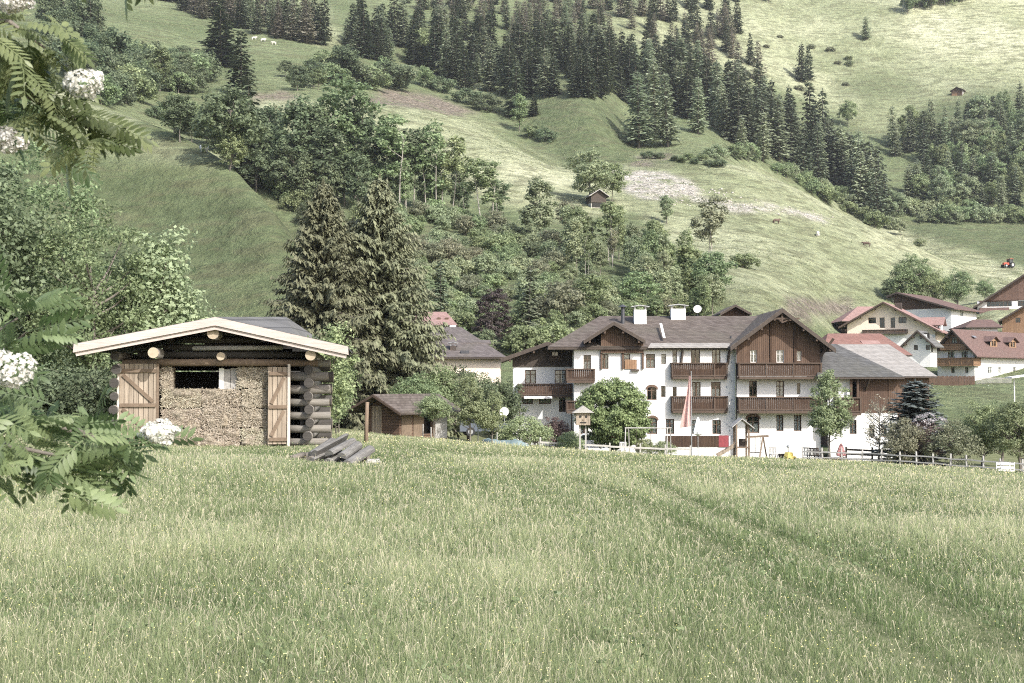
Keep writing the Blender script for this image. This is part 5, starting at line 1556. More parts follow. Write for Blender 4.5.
def window(parent, h, y=0.0, M=None, frame='frame_brown', mull=1, trans=1, curtain=None, door=False):
    a, c, e, f = h[:4]; q = y + .10; t = min(.07, (c - a) * .09)
    b = MB()
    b.box(a, a + t, q, q + .06, e, f); b.box(c - t, c, q, q + .06, e, f)
    b.box(a + t, c - t, q, q + .06, e, e + t); b.box(a + t, c - t, q, q + .06, f - t, f)
    for i in range(mull):
        m = a + (c - a) * (i + 1) / (mull + 1); b.box(m - t * .5, m + t * .5, q + .005, q + .055, e + t, f - t)
    if trans:
        zz = e + (f - e) * .66; b.box(a + t, c - t, q + .012, q + .048, zz, zz + t * .7)
    w_ = b.build('door' if door else 'window', MAT[frame], parent, False, M)
    p = MB(); p.poly([(a + t, q + .03, e + t), (c - t, q + .03, e + t), (c - t, q + .03, f - t), (a + t, q + .03, f - t)])
    p.build('pane', MAT['window_glass'], w_, False, M)
    curtain = curtain or _w.choice(['sides', 'sides', 'full', 'low', 'none'])
    if curtain != 'none':
        p = MB(); g = y + .2; n = 9
        spans = {'sides': [(a + t, a + (c - a) * .36), (c - (c - a) * .36, c - t)], 'full': [(a + t, c - t)], 'low': [(a + t, c - t)]}[curtain]
        zt = f - t if curtain != 'low' else e + (f - e) * .55
        for u0, u1 in spans:
            for i in range(n):
                xa, xb = u0 + (u1 - u0) * i / n, u0 + (u1 - u0) * (i + 1) / n
                ya, yb = g + .025 * (i % 2), g + .025 * ((i + 1) % 2)
                p.poly([(xa, ya, e + t), (xb, yb, e + t), (xb, yb, zt), (xa, ya, zt)])
        p.build('curtain', MAT['curtain'], w_, False, M)
    return w_


def arch(parent, h, y, M, mat):
    """rounded hood mould over an opening"""
    a, c, e, f = h[:4]; m = (a + c) / 2; r_ = (c - a) / 2; b = MB()
    n = 9; pts = [(m + (r_ + .12) * math.cos(math.pi * i / n), y - .05, f - .25 + (r_ * .75 + .08) * math.sin(math.pi * i / n)) for i in range(n + 1)]
    pts2 = [(m + (r_ - .02) * math.cos(math.pi * i / n), y - .05, f - .27 + (r_ * .75 - .08) * math.sin(math.pi * i / n)) for i in range(n + 1)]
    for i in range(n):
        b.prism([pts[i], pts[i + 1], pts2[i + 1], pts2[i]], (0, .14, 0))
    return b.build('window_arch', mat, parent, False, M)


def balcony(parent, outline, z0, z1, slab=.18, mat='balcony_wood', rail='rail_wood', posts=(), M=None, depth_in=1.0, cap=.1):
    """outline: plan points of the parapet from wall to wall; boards between slab and rail, rail overhanging"""
    bl = MB(); b2 = MB(); b3 = MB()
    pts = [Vector((x, y, 0)) for x, y in outline]
    b2.prism([(p.x, p.y, z0 - slab) for p in pts], (0, 0, slab))
    for p, q in zip(pts[:-1], pts[1:]):
        d = (q - p); L = d.length; d.normalize(); nrm = Vector((d.y, -d.x, 0))
        n = max(2, int(L / .15)); w = L / n
        for i in range(n):
            u = p + d * (w * (i + .04)); v = p + d * (w * (i + .96)); t = nrm * .035
            bl.hexa([(u.x, u.y, z0 + .03), (v.x, v.y, z0 + .03), ((v - t).x, (v - t).y, z0 + .03), ((u - t).x, (u - t).y, z0 + .03),
                     (u.x, u.y, z1 - .06), (v.x, v.y, z1 - .06), ((v - t).x, (v - t).y, z1 - .06), ((u - t).x, (u - t).y, z1 - .06)])
        for zz, hh, ww in ((z1 - .03, .09, .2), (z0 + .10, .10, .05), (z0 - slab * .5, slab + .03, .04)):
            o = nrm * (.02 if ww > .1 else .03)
            b3.beam((p + o) + Vector((0, 0, zz)), (q + o) + Vector((0, 0, zz)), ww, hh)
        m = max(1, int(L / 1.9))
        for i in range(m + 1):
            u = p + d * (L * i / m) + nrm * .035
            b3.beam(u + Vector((0, 0, z0 - .05)), u + Vector((0, 0, z1 - .08)), .10, .07, up=(0, 1, 0.01))
    s = b2.build('balcony', MAT['dark_wood'], parent, False, M)
    bl.build('parapet', MAT[mat], s, False, M); b3.build('railing', MAT[rail], s, False, M)
    return s


def slab(b, pts, th=.16):
    """a sloping roof plane with thickness (points counter-clockwise seen from above)"""
    b.prism([(x, y, z - th) for x, y, z in pts], (0, 0, th))


def gable_roof(parent, F, xa, za, xl, zl, xr, zr, y0, y1, mat, th=.16, barge='dark_wood', bh=.26, soffit='dark_wood', rafters=0):
    b = MB()
    slab(b, [(xl, y0, zl), (xa, y0, za), (xa, y1, za), (xl, y1, zl)][::-1], th); slab(b, [(xa, y0, za), (xr, y0, zr), (xr, y1, zr), (xa, y1, za)][::-1], th)
    r = b.build('roof', MAT[mat], parent)
    b = MB()
    for xe, ze in ((xl, zl), (xr, zr)):
        sg = 1 if xe > xa else -1
        b.prism([(xa, y0 - .05, za - .03), (xe, y0 - .05, ze - .03), (xe, y0 - .05, ze - .03 - bh), (xa, y0 - .05, za - .03 - bh)], (0, .045, 0))
    b.build('bargeboard', MAT[barge], r)
    b = MB()
    for xe, ze in ((xl, zl), (xr, zr)):
        b.prism([(xa, y0 + .06, za - th - .02), (xe * .99 + xa * .01, y0 + .06, ze - th - .02), (xe * .99 + xa * .01, y0 + .06, ze - th - .05), (xa, y0 + .06, za - th - .06)], (0, y1 - y0 - .12, 0))
    b.build('soffit', MAT[soffit], r)
    for i in range(rafters):
        for xe, ze in ((xl, zl), (xr, zr)):
            f = (i + .6) / rafters; x, z = xa + (xe - xa) * f, za + (ze - za) * f - th - .16
            b = MB(); b.box(x - .08, x + .08, y0 + .02, y0 + 1.6, z - .2, z); b.build('purlin_end', MAT['rail_wood'], r)
    return r


def hip_roof(parent, x0, x1, y0, y1, ze, rx0, rx1, ry, zr, mat, th=.14, fascia='dark_wood', ov=0):
    b = MB()
    A, B, C_, D_ = (x0, y0, ze), (x1, y0, ze), (x1, y1, ze), (x0, y1, ze); P, Q = (rx0, ry, zr), (rx1, ry, zr)
    b.poly([A, B, Q, P]); b.poly([B, C_, Q]); b.poly([C_, D_, P, Q]); b.poly([D_, A, P])
    r = b.build('roof', MAT[mat], parent)
    b = MB(); b.box(x0 + .03, x1 - .03, y0 + .03, y1 - .03, ze - th - .02, ze - .02); b.build('eaves', MAT[fascia], r)
    return r


def walls_box(parent, mat, x0, x1, y0, y1, z0, z1, name='wall'):
    b = MB(); b.box(x0, x1, y0, y1, z0, z1); return b.build(name, MAT[mat], parent)


def chimney(parent, x, y, w, d, z0, z1, mat='white_wall', cap=True):
    b = MB(); b.box(x - w / 2, x + w / 2, y - d / 2, y + d / 2, z0, z1); c = b.build('chimney', MAT[mat], parent)
    if cap:
        b = MB()
        for sx in (-1, 1):
            for sy in (-1, 1):
                b.box(x + sx * (w / 2 - .07) - .05, x + sx * (w / 2 - .07) + .05, y + sy * (d / 2 - .07) - .05, y + sy * (d / 2 - .07) + .05, z1, z1 + .22)
        b.build('cap_leg', MAT['metal'], c)
        b = MB(); b.prism([(x - w / 2 - .25, y - d / 2 - .15, z1 + .22), (x, y - d / 2 - .15, z1 + .34), (x + w / 2 + .25, y - d / 2 - .15, z1 + .22), (x + w / 2 + .25, y - d / 2 - .15, z1 + .29), (x, y - d / 2 - .15, z1 + .42), (x - w / 2 - .25, y - d / 2 - .15, z1 + .29)][::-1], (0, d + .3, 0))
        b.build('cap', MAT['metal'], c)
    return c


# ------------------------------------------------------------------ the guesthouse
G = Frame(736, 105.0); G.Z = gz(G.X, 106) - .1
gh = G.root('guesthouse', 'large white guesthouse with brown timber gables and long wooden balconies', 'guesthouse')
zg = -.6


def gwin(holes_px, y, **kw):
    return [(G.fx(a, y), G.fx(c, y), G.z(f, 0, y), G.z(e, 0, y)) for a, c, e, f in holes_px]


# right wing: gable front at y = 0
x0, x1 = G.fx(736.5), G.fx(820)
xa, za = G.fx(783, -1.3), G.z(308, 0, -1.3)
xl, zl = G.fx(730.5, -1.3), G.z(346.5, 0, -1.3); xr, zr = G.fx(836, -1.3), G.z(348.5, 0, -1.3)
roofz = [(xl, zl - .25), (xa, za - .25), (xr, zr - .25)]
tz = lambda x: float(np.interp(x, [p[0] for p in roofz], [p[1] for p in roofz]))
HG = gwin([(746.5, 759, 416, 433), (776, 783, 415, 431), (793.5, 801, 415, 431), (749, 756.8, 381, 397), (776, 784, 381, 397), (796.7, 800.2, 383, 394)], 0)
zsplit = G.z(365)
facade(gh, 'wall', MAT['white_wall'], x0, x1, zg, zsplit, HG)
for i, h in enumerate(HG):
    window(gh, h, mull=1 if h[1] - h[0] > .5 else 0, curtain='full' if i == 1 else None)
arch(gh, HG[0], 0, None, MAT['frame_brown'])
HA = gwin([(750.4, 756.8, 350, 362.5), (776.5, 784, 350, 362.5), (797, 801.5, 351, 360.5)], -.06)
facade(gh, 'gable_cladding', MAT['red_wood'], x0 - .02, x1 + .02, zsplit, [(x0 - .02, tz(x0))] + [(xa, tz(xa))] + [(x1 + .02, tz(x1))], HA, -.06)
for h in HA:
    window(gh, h, -.06, frame='frame_white', curtain='full', mull=1)
b = MB()
for px in (771, 795):
    b.box(G.fx(px) - .1, G.fx(px) + .1, -.16, -.065, zsplit, tz(G.fx(px)) - .3)
b.build('cladding_pilaster', MAT['balcony_wood'], gh)
wing = gable_roof(gh, G, xa, za, xl, zl, xr, zr, -1.3, 15, 'shingle', .18, bh=.34, rafters=4)
b = MB()                                       # ornamental gable truss
zb = G.z(318.5, 0, -1.2); b.beam((G.fx(768), -1.1, zb), (G.fx(797), -1.1, zb), .12, .14); b.beam((xa, -1.1, za - .3), (xa, -1.1, zb - .35), .14, .14)
b.beam((xa, -1.1, zb - .3), (G.fx(776), -1.1, zb), .09, .1); b.beam((xa, -1.1, zb - .3), (G.fx(790), -1.1, zb), .09, .1)
b.build('gable_truss', MAT['rail_wood'], gh)
b = MB(); zk = G.z(345)
b.beam((x1 + .05, -.1, zk - .9), (G.fx(832), -.6, zk + .5), .16, .18); b.build('eave_strut', MAT['rail_wood'], gh)
for e, f in ((362.8, 379), (397, 413.2)):
    balcony(gh, [(G.fx(736.5), -.02), (G.fx(736.5), -1.15), (G.fx(817.5), -1.15), (G.fx(817.5), -.02)], G.z(f, 0, -1.15) + .18, G.z(e, 0, -1.15))
# side walls of the wing
facade(gh, 'wall', MAT['white_wall'], 0.0, 14.8, zg, zr - .5, (), 0, Matrix.Translation((x1, 0, 0)) @ SIDE)
b = MB(); b.tube([(x0 - .06, -.12, zg), (x0 - .06, -.12, zl - .2)], .05, 8); b.build('downpipe', MAT['dark_metal'], gh, True)

# main range: front at y = 1.2
ym = .6
m0, m1 = G.fx(574, ym), x0 - .003
eL, eR = G.fx(547.5, .2), x0 + .4
HM = gwin([(583.5, 591, 355, 370), (600.5, 608.5, 354, 369), (623.6, 630, 354, 369), (646, 655, 354, 368), (661.3, 666, 354, 364), (672.5, 677, 350, 364), (691, 700, 349, 364.5), (712, 720.5, 349, 364.5),
           (647, 656.5, 386, 400), (661, 665.5, 386, 397), (672.5, 676.6, 387, 396.5), (692, 700.5, 382, 397), (711, 720.5, 382, 397),
           (647, 657, 417, 434), (665.5, 674, 419, 434), (691, 697, 420, 434), (712, 720.5, 420, 434), (590, 600, 386, 400), (606, 614, 418, 434), (628, 636, 418, 434), (580, 588, 418, 434)], ym)
facade(gh, 'wall', MAT['white_wall'], m0, m1, zg, G.z(345.5, 0, ym), HM, ym)
for i, h in enumerate(HM):
    window(gh, h, ym, mull=1 if h[1] - h[0] > .55 else 0)
for i in (8, 13):
    arch(gh, HM[i], ym, None, MAT['frame_brown'])
ryz = G.z(316, 0, 8.2); ez = G.z(346.8, 0, .1)
b = MB()
A, B_, P, Q = (eL, .1, ez), (eR, .1, ez), (G.fx(600, 8.2), 8.2, ryz), (xa - .05, 8.2, ryz)
C_, D_ = (eR, 16.2, ez), (eL, 16.2, ez)
b.poly([A, B_, Q, P]); b.poly([C_, D_, P, Q]); b.poly([D_, A, P])
mr = b.build('roof', MAT['shingle'], gh)
b = MB(); b.box(eL + .03, eR - .03, .13, 16.1, ez - .22, ez - .03); b.build('eaves', MAT['dark_wood'], mr)
b = MB(); yv = -.05                            # lower visor course along the eaves
b.prism([(G.fx(648, 0), yv, ez - .04), (G.fx(731, 0), yv, ez - .04), (G.fx(731, 0), .75, ez + .32), (G.fx(652, 0), .75, ez + .32)], (0, 0, -.07)); b.build('visor', MAT['light_shingle'], mr)
b = MB(); b.beam(Vector((G.fx(664.5, 1.2), 1.3, G.z(338.5, 0, 1.3) + .06)), Vector((G.fx(661, 4.5), 4.6, G.z(324, 0, 4.6) + .05)), .2, .05); b.build('flashing', MAT['white_paint'], mr)
walls_box(gh, 'white_wall', m0, m0 + .25, ym + .003, 15.5, zg, ez - .25)
for px in (681, 727.5):
    b = MB(); x = G.fx(px, ym); b.beam((x, ym - .02, ez - 1.45), (x + .1, .35, ez - .3), .14, .16); b.build('eave_strut', MAT['dark_wood'], gh)
for e, f in ((362.8, 379), (396.3, 412.8)):
    balcony(gh, [(G.fx(672.3, .1), ym - .02), (G.fx(672.3, .1), .02), (G.fx(714, .1), .02), (G.fx(726, .6), ym - .25), (G.fx(726, .6), ym - .02)], G.z(f, 0, .1) + .18, G.z(e, 0, .1))
balcony(gh, [(G.fx(567, -.1), ym - .02), (G.fx(567, -.1), -.1), (G.fx(594, -.1), -.1), (G.fx(594, -.1), ym - .02)], G.z(382.5, 0, 0) + .16, G.z(368.8, 0, 0))
balcony(gh, [(G.fx(567, -.1), ym - .02), (G.fx(567, -.1), -.1), (G.fx(590, -.1), -.1), (G.fx(590, -.1), ym - .02)], G.z(413, 0, 0) + .16, G.z(400.8, 0, 0))
b = MB(); b.box(G.fx(631, ym), G.fx(639, ym), ym - .25, ym - .02, G.z(371, 0, ym), G.z(369.3, 0, ym)); b.build('balcony_beam', MAT['dark_wood'], gh)
# cross gable over the loggia
cy = -.7
ca, cz = G.fx(614, cy), G.z(321.4, 0, cy); cl, clz = G.fx(583.8, cy), G.z(340.3, 0, cy); cr_, crz = G.fx(645.5, cy), G.z(340, 0, cy)
gable_roof(gh, G, ca, cz, cl, clz, cr_, crz, cy, 7.2, 'shingle', .15, bh=.28, rafters=2)
b = MB(); yp = .3
lx, rx_ = G.fx(601, yp), G.fx(643.5, yp)
zz = lambda x: float(np.interp(x, [cl, ca, cr_], [clz, cz, crz])) - .3
b.prism([(lx, yp, G.z(352.8, 0, yp)), (rx_, yp, G.z(352.8, 0, yp)), (rx_, yp, zz(rx_)), (ca, yp, zz(ca)), (lx, yp, zz(lx))], (0, .12, 0))
cp = b.build('gable_cladding', MAT['red_wood'], gh)
for px in (601.6, 623, 643):
    b = MB(); x = G.fx(px, yp); b.box(x - .08, x + .08, yp + .14, yp + .3, G.z(369, 0, yp), G.z(352, 0, yp)); b.build('loggia_post', MAT['red_wood'], gh)
b = MB(); b.box(G.fx(625, yp), G.fx(637, yp), yp + .2, yp + .26, G.z(369, 0, yp), G.z(359.5, 0, yp)); b.build('loggia_panel', MAT['orange_wood'], gh)
# chimneys, dish and the rear gable
chimney(gh, G.fx(640, 6.4), 6.4, 1.05, .9, ryz - 1.2, G.z(310, 0, 6.4))
chimney(gh, G.fx(678, 7.6), 7.6, 1.25, .9, ryz - 1.0, G.z(309, 0, 7.6))
b = MB(); x, y = G.fx(623, 6.2), 6.2
b.tube([(x, y, ryz - 1.2), (x, y, G.z(307, 0, y))], .16, 8); b.tube([(x, y, G.z(307, 0, y)), (x, y, G.z(304.5, 0, y))], [.42, .05], 8); b.build('stove_pipe', MAT['dark_metal'], gh)
b = MB(); x, y = G.fx(731, 2.2), 2.2; b.tube([(x, y, G.z(341, 0, y) - .3), (x, y, G.z(336, 0, y))], .07, 8); b.build('vent_pipe', MAT['dark_metal'], gh)


def dish(parent, c, r_, aim, name='satellite_dish'):
    b = MB(); c = Vector(c); aim = Vector(aim).normalized(); s = aim.cross(Vector((0, 0, 1))).normalized(); u = s.cross(aim)
    rings = []
    for i in range(5):
        q = i / 4; n0 = len(b.v)
        b.v += [tuple(c + (s * math.cos(t) + u * math.sin(t)) * r_ * q + aim * (.28 * r_ * q * q)) for t in [2 * math.pi * k / 16 for k in range(16)]]
        rings.append(n0)
    for i in range(4):
        for k in range(16):
            b.f.append([rings[i] + k, rings[i] + (k + 1) % 16, rings[i + 1] + (k + 1) % 16, rings[i + 1] + k]); b.m.append(0)
    return b.build(name, MAT['white_paint'], parent, True)


d_ = dish(gh, (G.fx(698, 9), 9, G.z(309.3, 0, 9)), .36, (-.3, -1, .35))
b = MB(); b.tube([(G.fx(698, 9), 9.05, ryz - .4), (G.fx(698, 9), 9.05, G.z(309, 0, 9))], .03, 6); b.build('mast', MAT['dark_metal'], d_)
yb_ = 11.0
gable_roof(gh, G, G.fx(736, yb_), G.z(304.3, 0, yb_), G.fx(720.5, yb_), G.z(313, 0, yb_), G.fx(752, yb_), G.z(313, 0, yb_), yb_, 17, 'shingle', .14, bh=.2)
b = MB(); b.prism([(G.fx(722.5, yb_), yb_ + .8, ryz - 1), (G.fx(750, yb_), yb_ + .8, ryz - 1), (G.fx(750, yb_), yb_ + .8, G.z(313.4, 0, yb_)), (G.fx(736, yb_), yb_ + .8, G.z(306, 0, yb_)), (G.fx(722.5, yb_), yb_ + .8, G.z(313.4, 0, yb_))], (0, .1, 0)); b.build('rear_gable', MAT['brown_wood'], gh)
# terrace boards at the foot and painted ornaments on the white corner
b = MB(); b.box(G.fx(665, -.9), G.fx(718, -.9), -.95, -.87, G.z(446.8, 0, -.9), G.z(435.8, 0, -.9)); tb = b.build('terrace_parapet', MAT['balcony_wood'], gh)
b = MB(); b.box(G.fx(665, -.9), G.fx(728, -.9), -.9, ym - .01, zg, G.z(446.9, 0, -.9)); b.build('terrace_base', MAT['white_wall'], gh)
b = MB(); b.box(G.fx(718.2, -.9), G.fx(728, -.9), -.97, -.85, G.z(447, 0, -.9), G.z(435.5, 0, -.9)); b.build('terrace_cloth', MAT['red_cloth'], tb)
b = MB()
for i in range(16):
    x = G.fx(726.5 + 5 * ((i * 7) % 3) / 2, ym); z = G.z(350 + i * 6.2, 0, ym)
    b.prism([(x - .07, ym - .012, z), (x, ym - .012, z - .1), (x + .07, ym - .012, z), (x, ym - .012, z + .1)], (0, .008, 0))
b.build('painted_ornament', MAT['painted_ornament'], gh)

# ------------------------------------------------------------------ left annexe
E = Frame(513, 109.0); E.Z = gz(E.X + 3, 109) - .1
ea = E.root('guesthouse_annexe', 'low left annexe with dark timber gable, white storey and long brown balcony', 'annexe')
ex0, ex1 = 0.0, E.fx(574) - .05
HE = [(E.fx(a), E.fx(c), E.z(f), E.z(e)) for a, c, e, f in ((525, 536, 370, 383.5), (554.7, 565.6, 370, 383.5), (522, 533, 396.5, 404), (539, 551, 396.5, 404), (559, 565.6, 396.5, 412))]
zsp = E.z(366.8)
facade(ea, 'wall', MAT['white_wall'], ex0, ex1, -1.0, zsp, HE)
for i, h in enumerate(HE):
    window(ea, h, frame='frame_brown', mull=1, curtain='full' if i < 2 else 'none')
ax, az_ = E.fx(548, -1.1), E.z(341.5, 0, -1.1); alx, alz = E.fx(500.5, -1.1), E.z(358.5, 0, -1.1); arx, arz = E.fx(592, -1.1), E.z(357.5, 0, -1.1)
tzz = lambda x: float(np.interp(x, [alx, ax, arx], [alz, az_, arz])) - .25
HD_ = [(E.fx(551.5), E.fx(558.5), E.z(357), E.z(350))]
facade(ea, 'gable_cladding', MAT['dark_wood'], ex0 - .05, ex1, zsp, [(ex0 - .05, tzz(ex0)), (ax, tzz(ax)), (ex1, tzz(ex1))], HD_, -.08)
window(ea, HD_[0], -.08, frame='frame_brown', curtain='full')
balcony(ea, [(E.fx(550, -.6), -.1), (E.fx(550, -.6), -.55), (E.fx(559.5, -.6), -.55), (E.fx(559.5, -.6), -.1)], E.z(359.5, 0, -.5), E.z(355.8, 0, -.5), .1)
gable_roof(ea, E, ax, az_, alx, alz, arx, arz, -1.1, 9, 'shingle', .18, bh=.3, rafters=2)
facade(ea, 'wall', MAT['white_wall'], -9, 0, -1.0, alz - .3, (), 0, Matrix.Rotation(R(-90), 4, 'Z'))
balcony(ea, [(E.fx(519, -1), -.02), (E.fx(519, -1), -1.0), (E.fx(573, -1), -1.0), (E.fx(573, -1), -.02)], E.z(395.8, 0, -1), E.z(383.8, 0, -1), .12, 'brown_wood')
b = MB(); b.prism([(E.fx(524, -1.2), -.9, E.z(396, 0, -.9)), (E.fx(552, -1.2), -.9, E.z(396, 0, -.9)), (E.fx(552, -1.2), -1.7, E.z(397.6, 0, -1.6)), (E.fx(524, -1.2), -1.7, E.z(397.6, 0, -1.6))], (0, 0, -.08)); b.build('awning', MAT['white_cloth'], ea)
b = MB(); b.box(E.fx(519, -.9), E.fx(519.9, -.9), -.98, -.86, -1, E.z(396)); b.box(E.fx(571, -.9), E.fx(572, -.9), -.98, -.86, -1, E.z(396)); b.build('balcony_post', MAT['rail_wood'], ea)

# ------------------------------------------------------------------ right annexe with grey hipped roof
A_ = Frame(822, 104.0); A_.Z = gz(A_.X + 3, 105) - .1
an = A_.root('guesthouse_annexe', 'right annexe with broad grey hipped roof, dark boarded upper floor and white ground floor', 'annexe')
q0, q1 = .45, A_.fx(897)
ze = A_.z(377, 0, -1)
zm = A_.z(413)
HR = [(A_.fx(a), A_.fx(c), A_.z(f), A_.z(e)) for a, c, e, f in ((836, 841, 420, 434), (849, 856, 420, 434), (868.5, 874, 425, 437), (880, 886, 425, 437))]
facade(an, 'wall', MAT['white_wall'], q0, q1, -.8, zm, HR)
for h in HR: window(an, h, mull=1)
HU = [(A_.fx(831.5), A_.fx(838), A_.z(397), A_.z(382))]
facade(an, 'wall', MAT['white_wall'], q0, A_.fx(849.5), zm, ze - .1, HU)
window(an, HU[0], mull=0, curtain='sides', door=True)
facade(an, 'board_wall', MAT['brown_wood'], A_.fx(849.7), q1, zm, ze - .1, [(A_.fx(851), A_.fx(856), A_.z(397), A_.z(382))], -.03)
b = MB(); b.box(A_.fx(888.5), q1 + .03, -.07, -.032, zm, ze - .12); b.build('red_boards', MAT['red_wood'], an)
for px in (851, 857.5):
    b = MB(); b.box(A_.fx(px, -.5) - .08, A_.fx(px, -.5) + .08, -.55, -.4, zm, ze - .1); b.build('balcony_post', MAT['red_wood'], an)
balcony(an, [(A_.fx(838, -1), -.05), (A_.fx(838, -1), -1.0), (A_.fx(860, -1), -1.0), (A_.fx(860, -1), -.05)], A_.z(413, 0, -1), A_.z(397.5, 0, -1))
facade(an, 'wall', MAT['red_wood'], 0, 9.5, -.8, ze - .1, (), 0, Matrix.Translation((q1, 0, 0)) @ SIDE)
hip_roof(an, A_.fx(817.5, -1), A_.fx(905, -1), -1.0, 12.5, ze, A_.fx(815, 5.5), A_.fx(836, 5.5), 5.5, A_.z(343.8, 0, 5.5), 'grey_shingle')
b = MB(); b.beam((A_.fx(866, -.1), -.1, ze - 1.0), (A_.fx(869.5, -.8), -.8, ze - .15), .14, .16); b.build('eave_strut', MAT['rail_wood'], an)


def hip_house(name, label, cat, pxw0, pxw1, D, pye, pyr, r0, r1, depth, mat, wall, wallh=2.6, ex0=None, ex1=None, cham=None, z=None):
    """a plain house behind others, of which the photograph shows little but its hipped roof"""
    f = Frame(pxw0, D); zg_ = gz(f.X + 3, D + depth / 2) if z is None else z; f.Z = min(zg_, gz(f.X + 3, D), zat(pye, D) - 1.5)
    r = f.root(name, label, cat)
    ex0 = pxw0 - 6 if ex0 is None else ex0; ex1 = pxw1 + 6 if ex1 is None else ex1
    ze_ = f.z(pye, 0, -.9)
    walls_box(r, wall, 0, f.fx(pxw1), 0, depth, -.6, ze_ - .1)
    hip_roof(r, f.fx(ex0, -.9), f.fx(ex1, -.9), -.9, depth + .9, ze_, f.fx(r0, depth / 2), f.fx(r1, depth / 2), depth / 2, f.z(pyr, 0, depth / 2), mat)
    return f, r


f, lt = hip_house('farm_building', 'building with broad pale shingled roof between the grey hipped roof and the brown roofed house', 'building', 838, 929, 126, 376.3, 344.3, 838, 889, 12, 'light_shingle', 'brown_boards', ex0=828, ex1=937.5)
f, rt = hip_house('farm_building', 'building with red tiled hipped roof behind the pale shingled one', 'building', 830, 905, 146, 355, 333.5, 828, 881, 12, 'red_tile', 'cream_wall', ex0=822, ex1=913)
b = MB(); xx = f.fx(872, 3); b.prism([(xx - 1.1, 2.2, f.z(347, 0, 2.2)), (xx + 1.1, 2.2, f.z(347, 0, 2.2)), (xx + .8, 3.4, f.z(341.5, 0, 3.4)), (xx - 1.2, 3.4, f.z(341.5, 0, 3.4))], (0, -.06, .12)); b.build('roof_hatch', MAT['pink_tile'], rt)
f, sl = hip_house('slate_house', 'house with big dark slate roof left of the annexe, behind the garden trees', 'house', 402, 500, 124, 357, 327, 425, 461, 11, 'slate', 'cream_wall', ex0=395, ex1=507)
b = MB(); b.prism([(f.fx(400, 1.9), 1.9, f.z(344.6, 0, 1.9)), (f.fx(491, 1.9), 1.9, f.z(344.6, 0, 1.9)), (f.fx(490, 2.5), 2.5, f.z(342, 0, 2.5)), (f.fx(400, 2.5), 2.5, f.z(342, 0, 2.5))], (0, 0, .2)); b.build('roof_step', MAT['slate'], sl)
chimney(sl, f.fx(453, .7), .7, .55, .5, f.z(354, 0, .7), f.z(346, 0, .7), 'dark_wood')
b = MB(); x, y = f.fx(466, 0), .2; b.box(x - .5, x + .3, y - .4, y + .5, f.z(354, 0, y), f.z(350.5, 0, y)); b.build('roof_window', MAT['dark_metal'], sl)
f, pk = hip_house('pink_roofed_house', 'house with small pinkish tiled roof peeping over the slate roof', 'house', 402, 450, 140, 325, 311.8, 405, 446, 8, 'pink_tile', 'brown_boards', ex0=398, ex1=457.5)
chimney(pk, f.fx(453, -1.2), -1.5, .65, .6, f.z(335, 0, -1.2), f.z(325.5, 0, -1.2), 'white_wall', False)
b = MB()
for px in (437, 445):
    b.box(f.fx(px, 1.2), f.fx(px + 3.5, 1.2), 1.1, 1.5, f.z(320, 0, 1.2), f.z(317.5, 0, 1.2))
b.build('snow_guard', MAT['red_wood'], pk)
f, gb_ = hip_house('grey_roofed_barn', 'barn with long low grey roof showing just above the hut roof', 'barn', 196, 288, 66, 335, 316.8, 210, 286, 8, 'grey_sheet', 'dark_log', ex0=186, ex1=294)

# ------------------------------------------------------------------ brown garden shed
S_ = Frame(399.5, 76.0, 33); S_.Z = gz(S_.X, 76)
sd_ = S_.root('garden_shed', 'brown board shed with pale door in its gable and shallow grey brown roof', 'shed')
gx0 = S_.fx(365.5); yb_ = S_.fy(447.5)
zap, zel, zer = S_.z(394, gx0 / 2 - .1, -.5), S_.z(409, gx0, -.3), S_.z(410, 0, -.3)
facade(sd_, 'wall', MAT['brown_boards'], gx0, 0, -.4, [(gx0, zel - .1), (gx0 / 2, zap - .12), (0, zer - .1)])
b = MB(); b.box(S_.fx(372.5), S_.fx(382), -.05, -.003, 0, S_.z(406)); b.build('door', MAT['door_wood'], sd_)
facade(sd_, 'wall', MAT['brown_boards'], 0, yb_, -.5, zer - .1, [(yb_ * .50, yb_ * .70, .1, zer - .35)], 0, SIDE)
for u, v in ((.03, .24), (.27, .48), (.73, .98)):
    b = MB(); b.box(yb_ * u, yb_ * v, -.05, -.003, -.2, zer - .3); b.build('side_door', MAT['grey_wood'] if u > .5 else MAT['door_brace'], sd_, False, SIDE)
gable_roof(sd_, S_, gx0 / 2, zap, gx0 - .95, zel - .12, .75, zer - .14, -.85, yb_ + .8, 'shingle', .09, barge='rail_wood', bh=.14)
walls_box(sd_, 'brown_boards', gx0, 0, yb_ - .1, yb_ - .003, -.5, zer - .2)

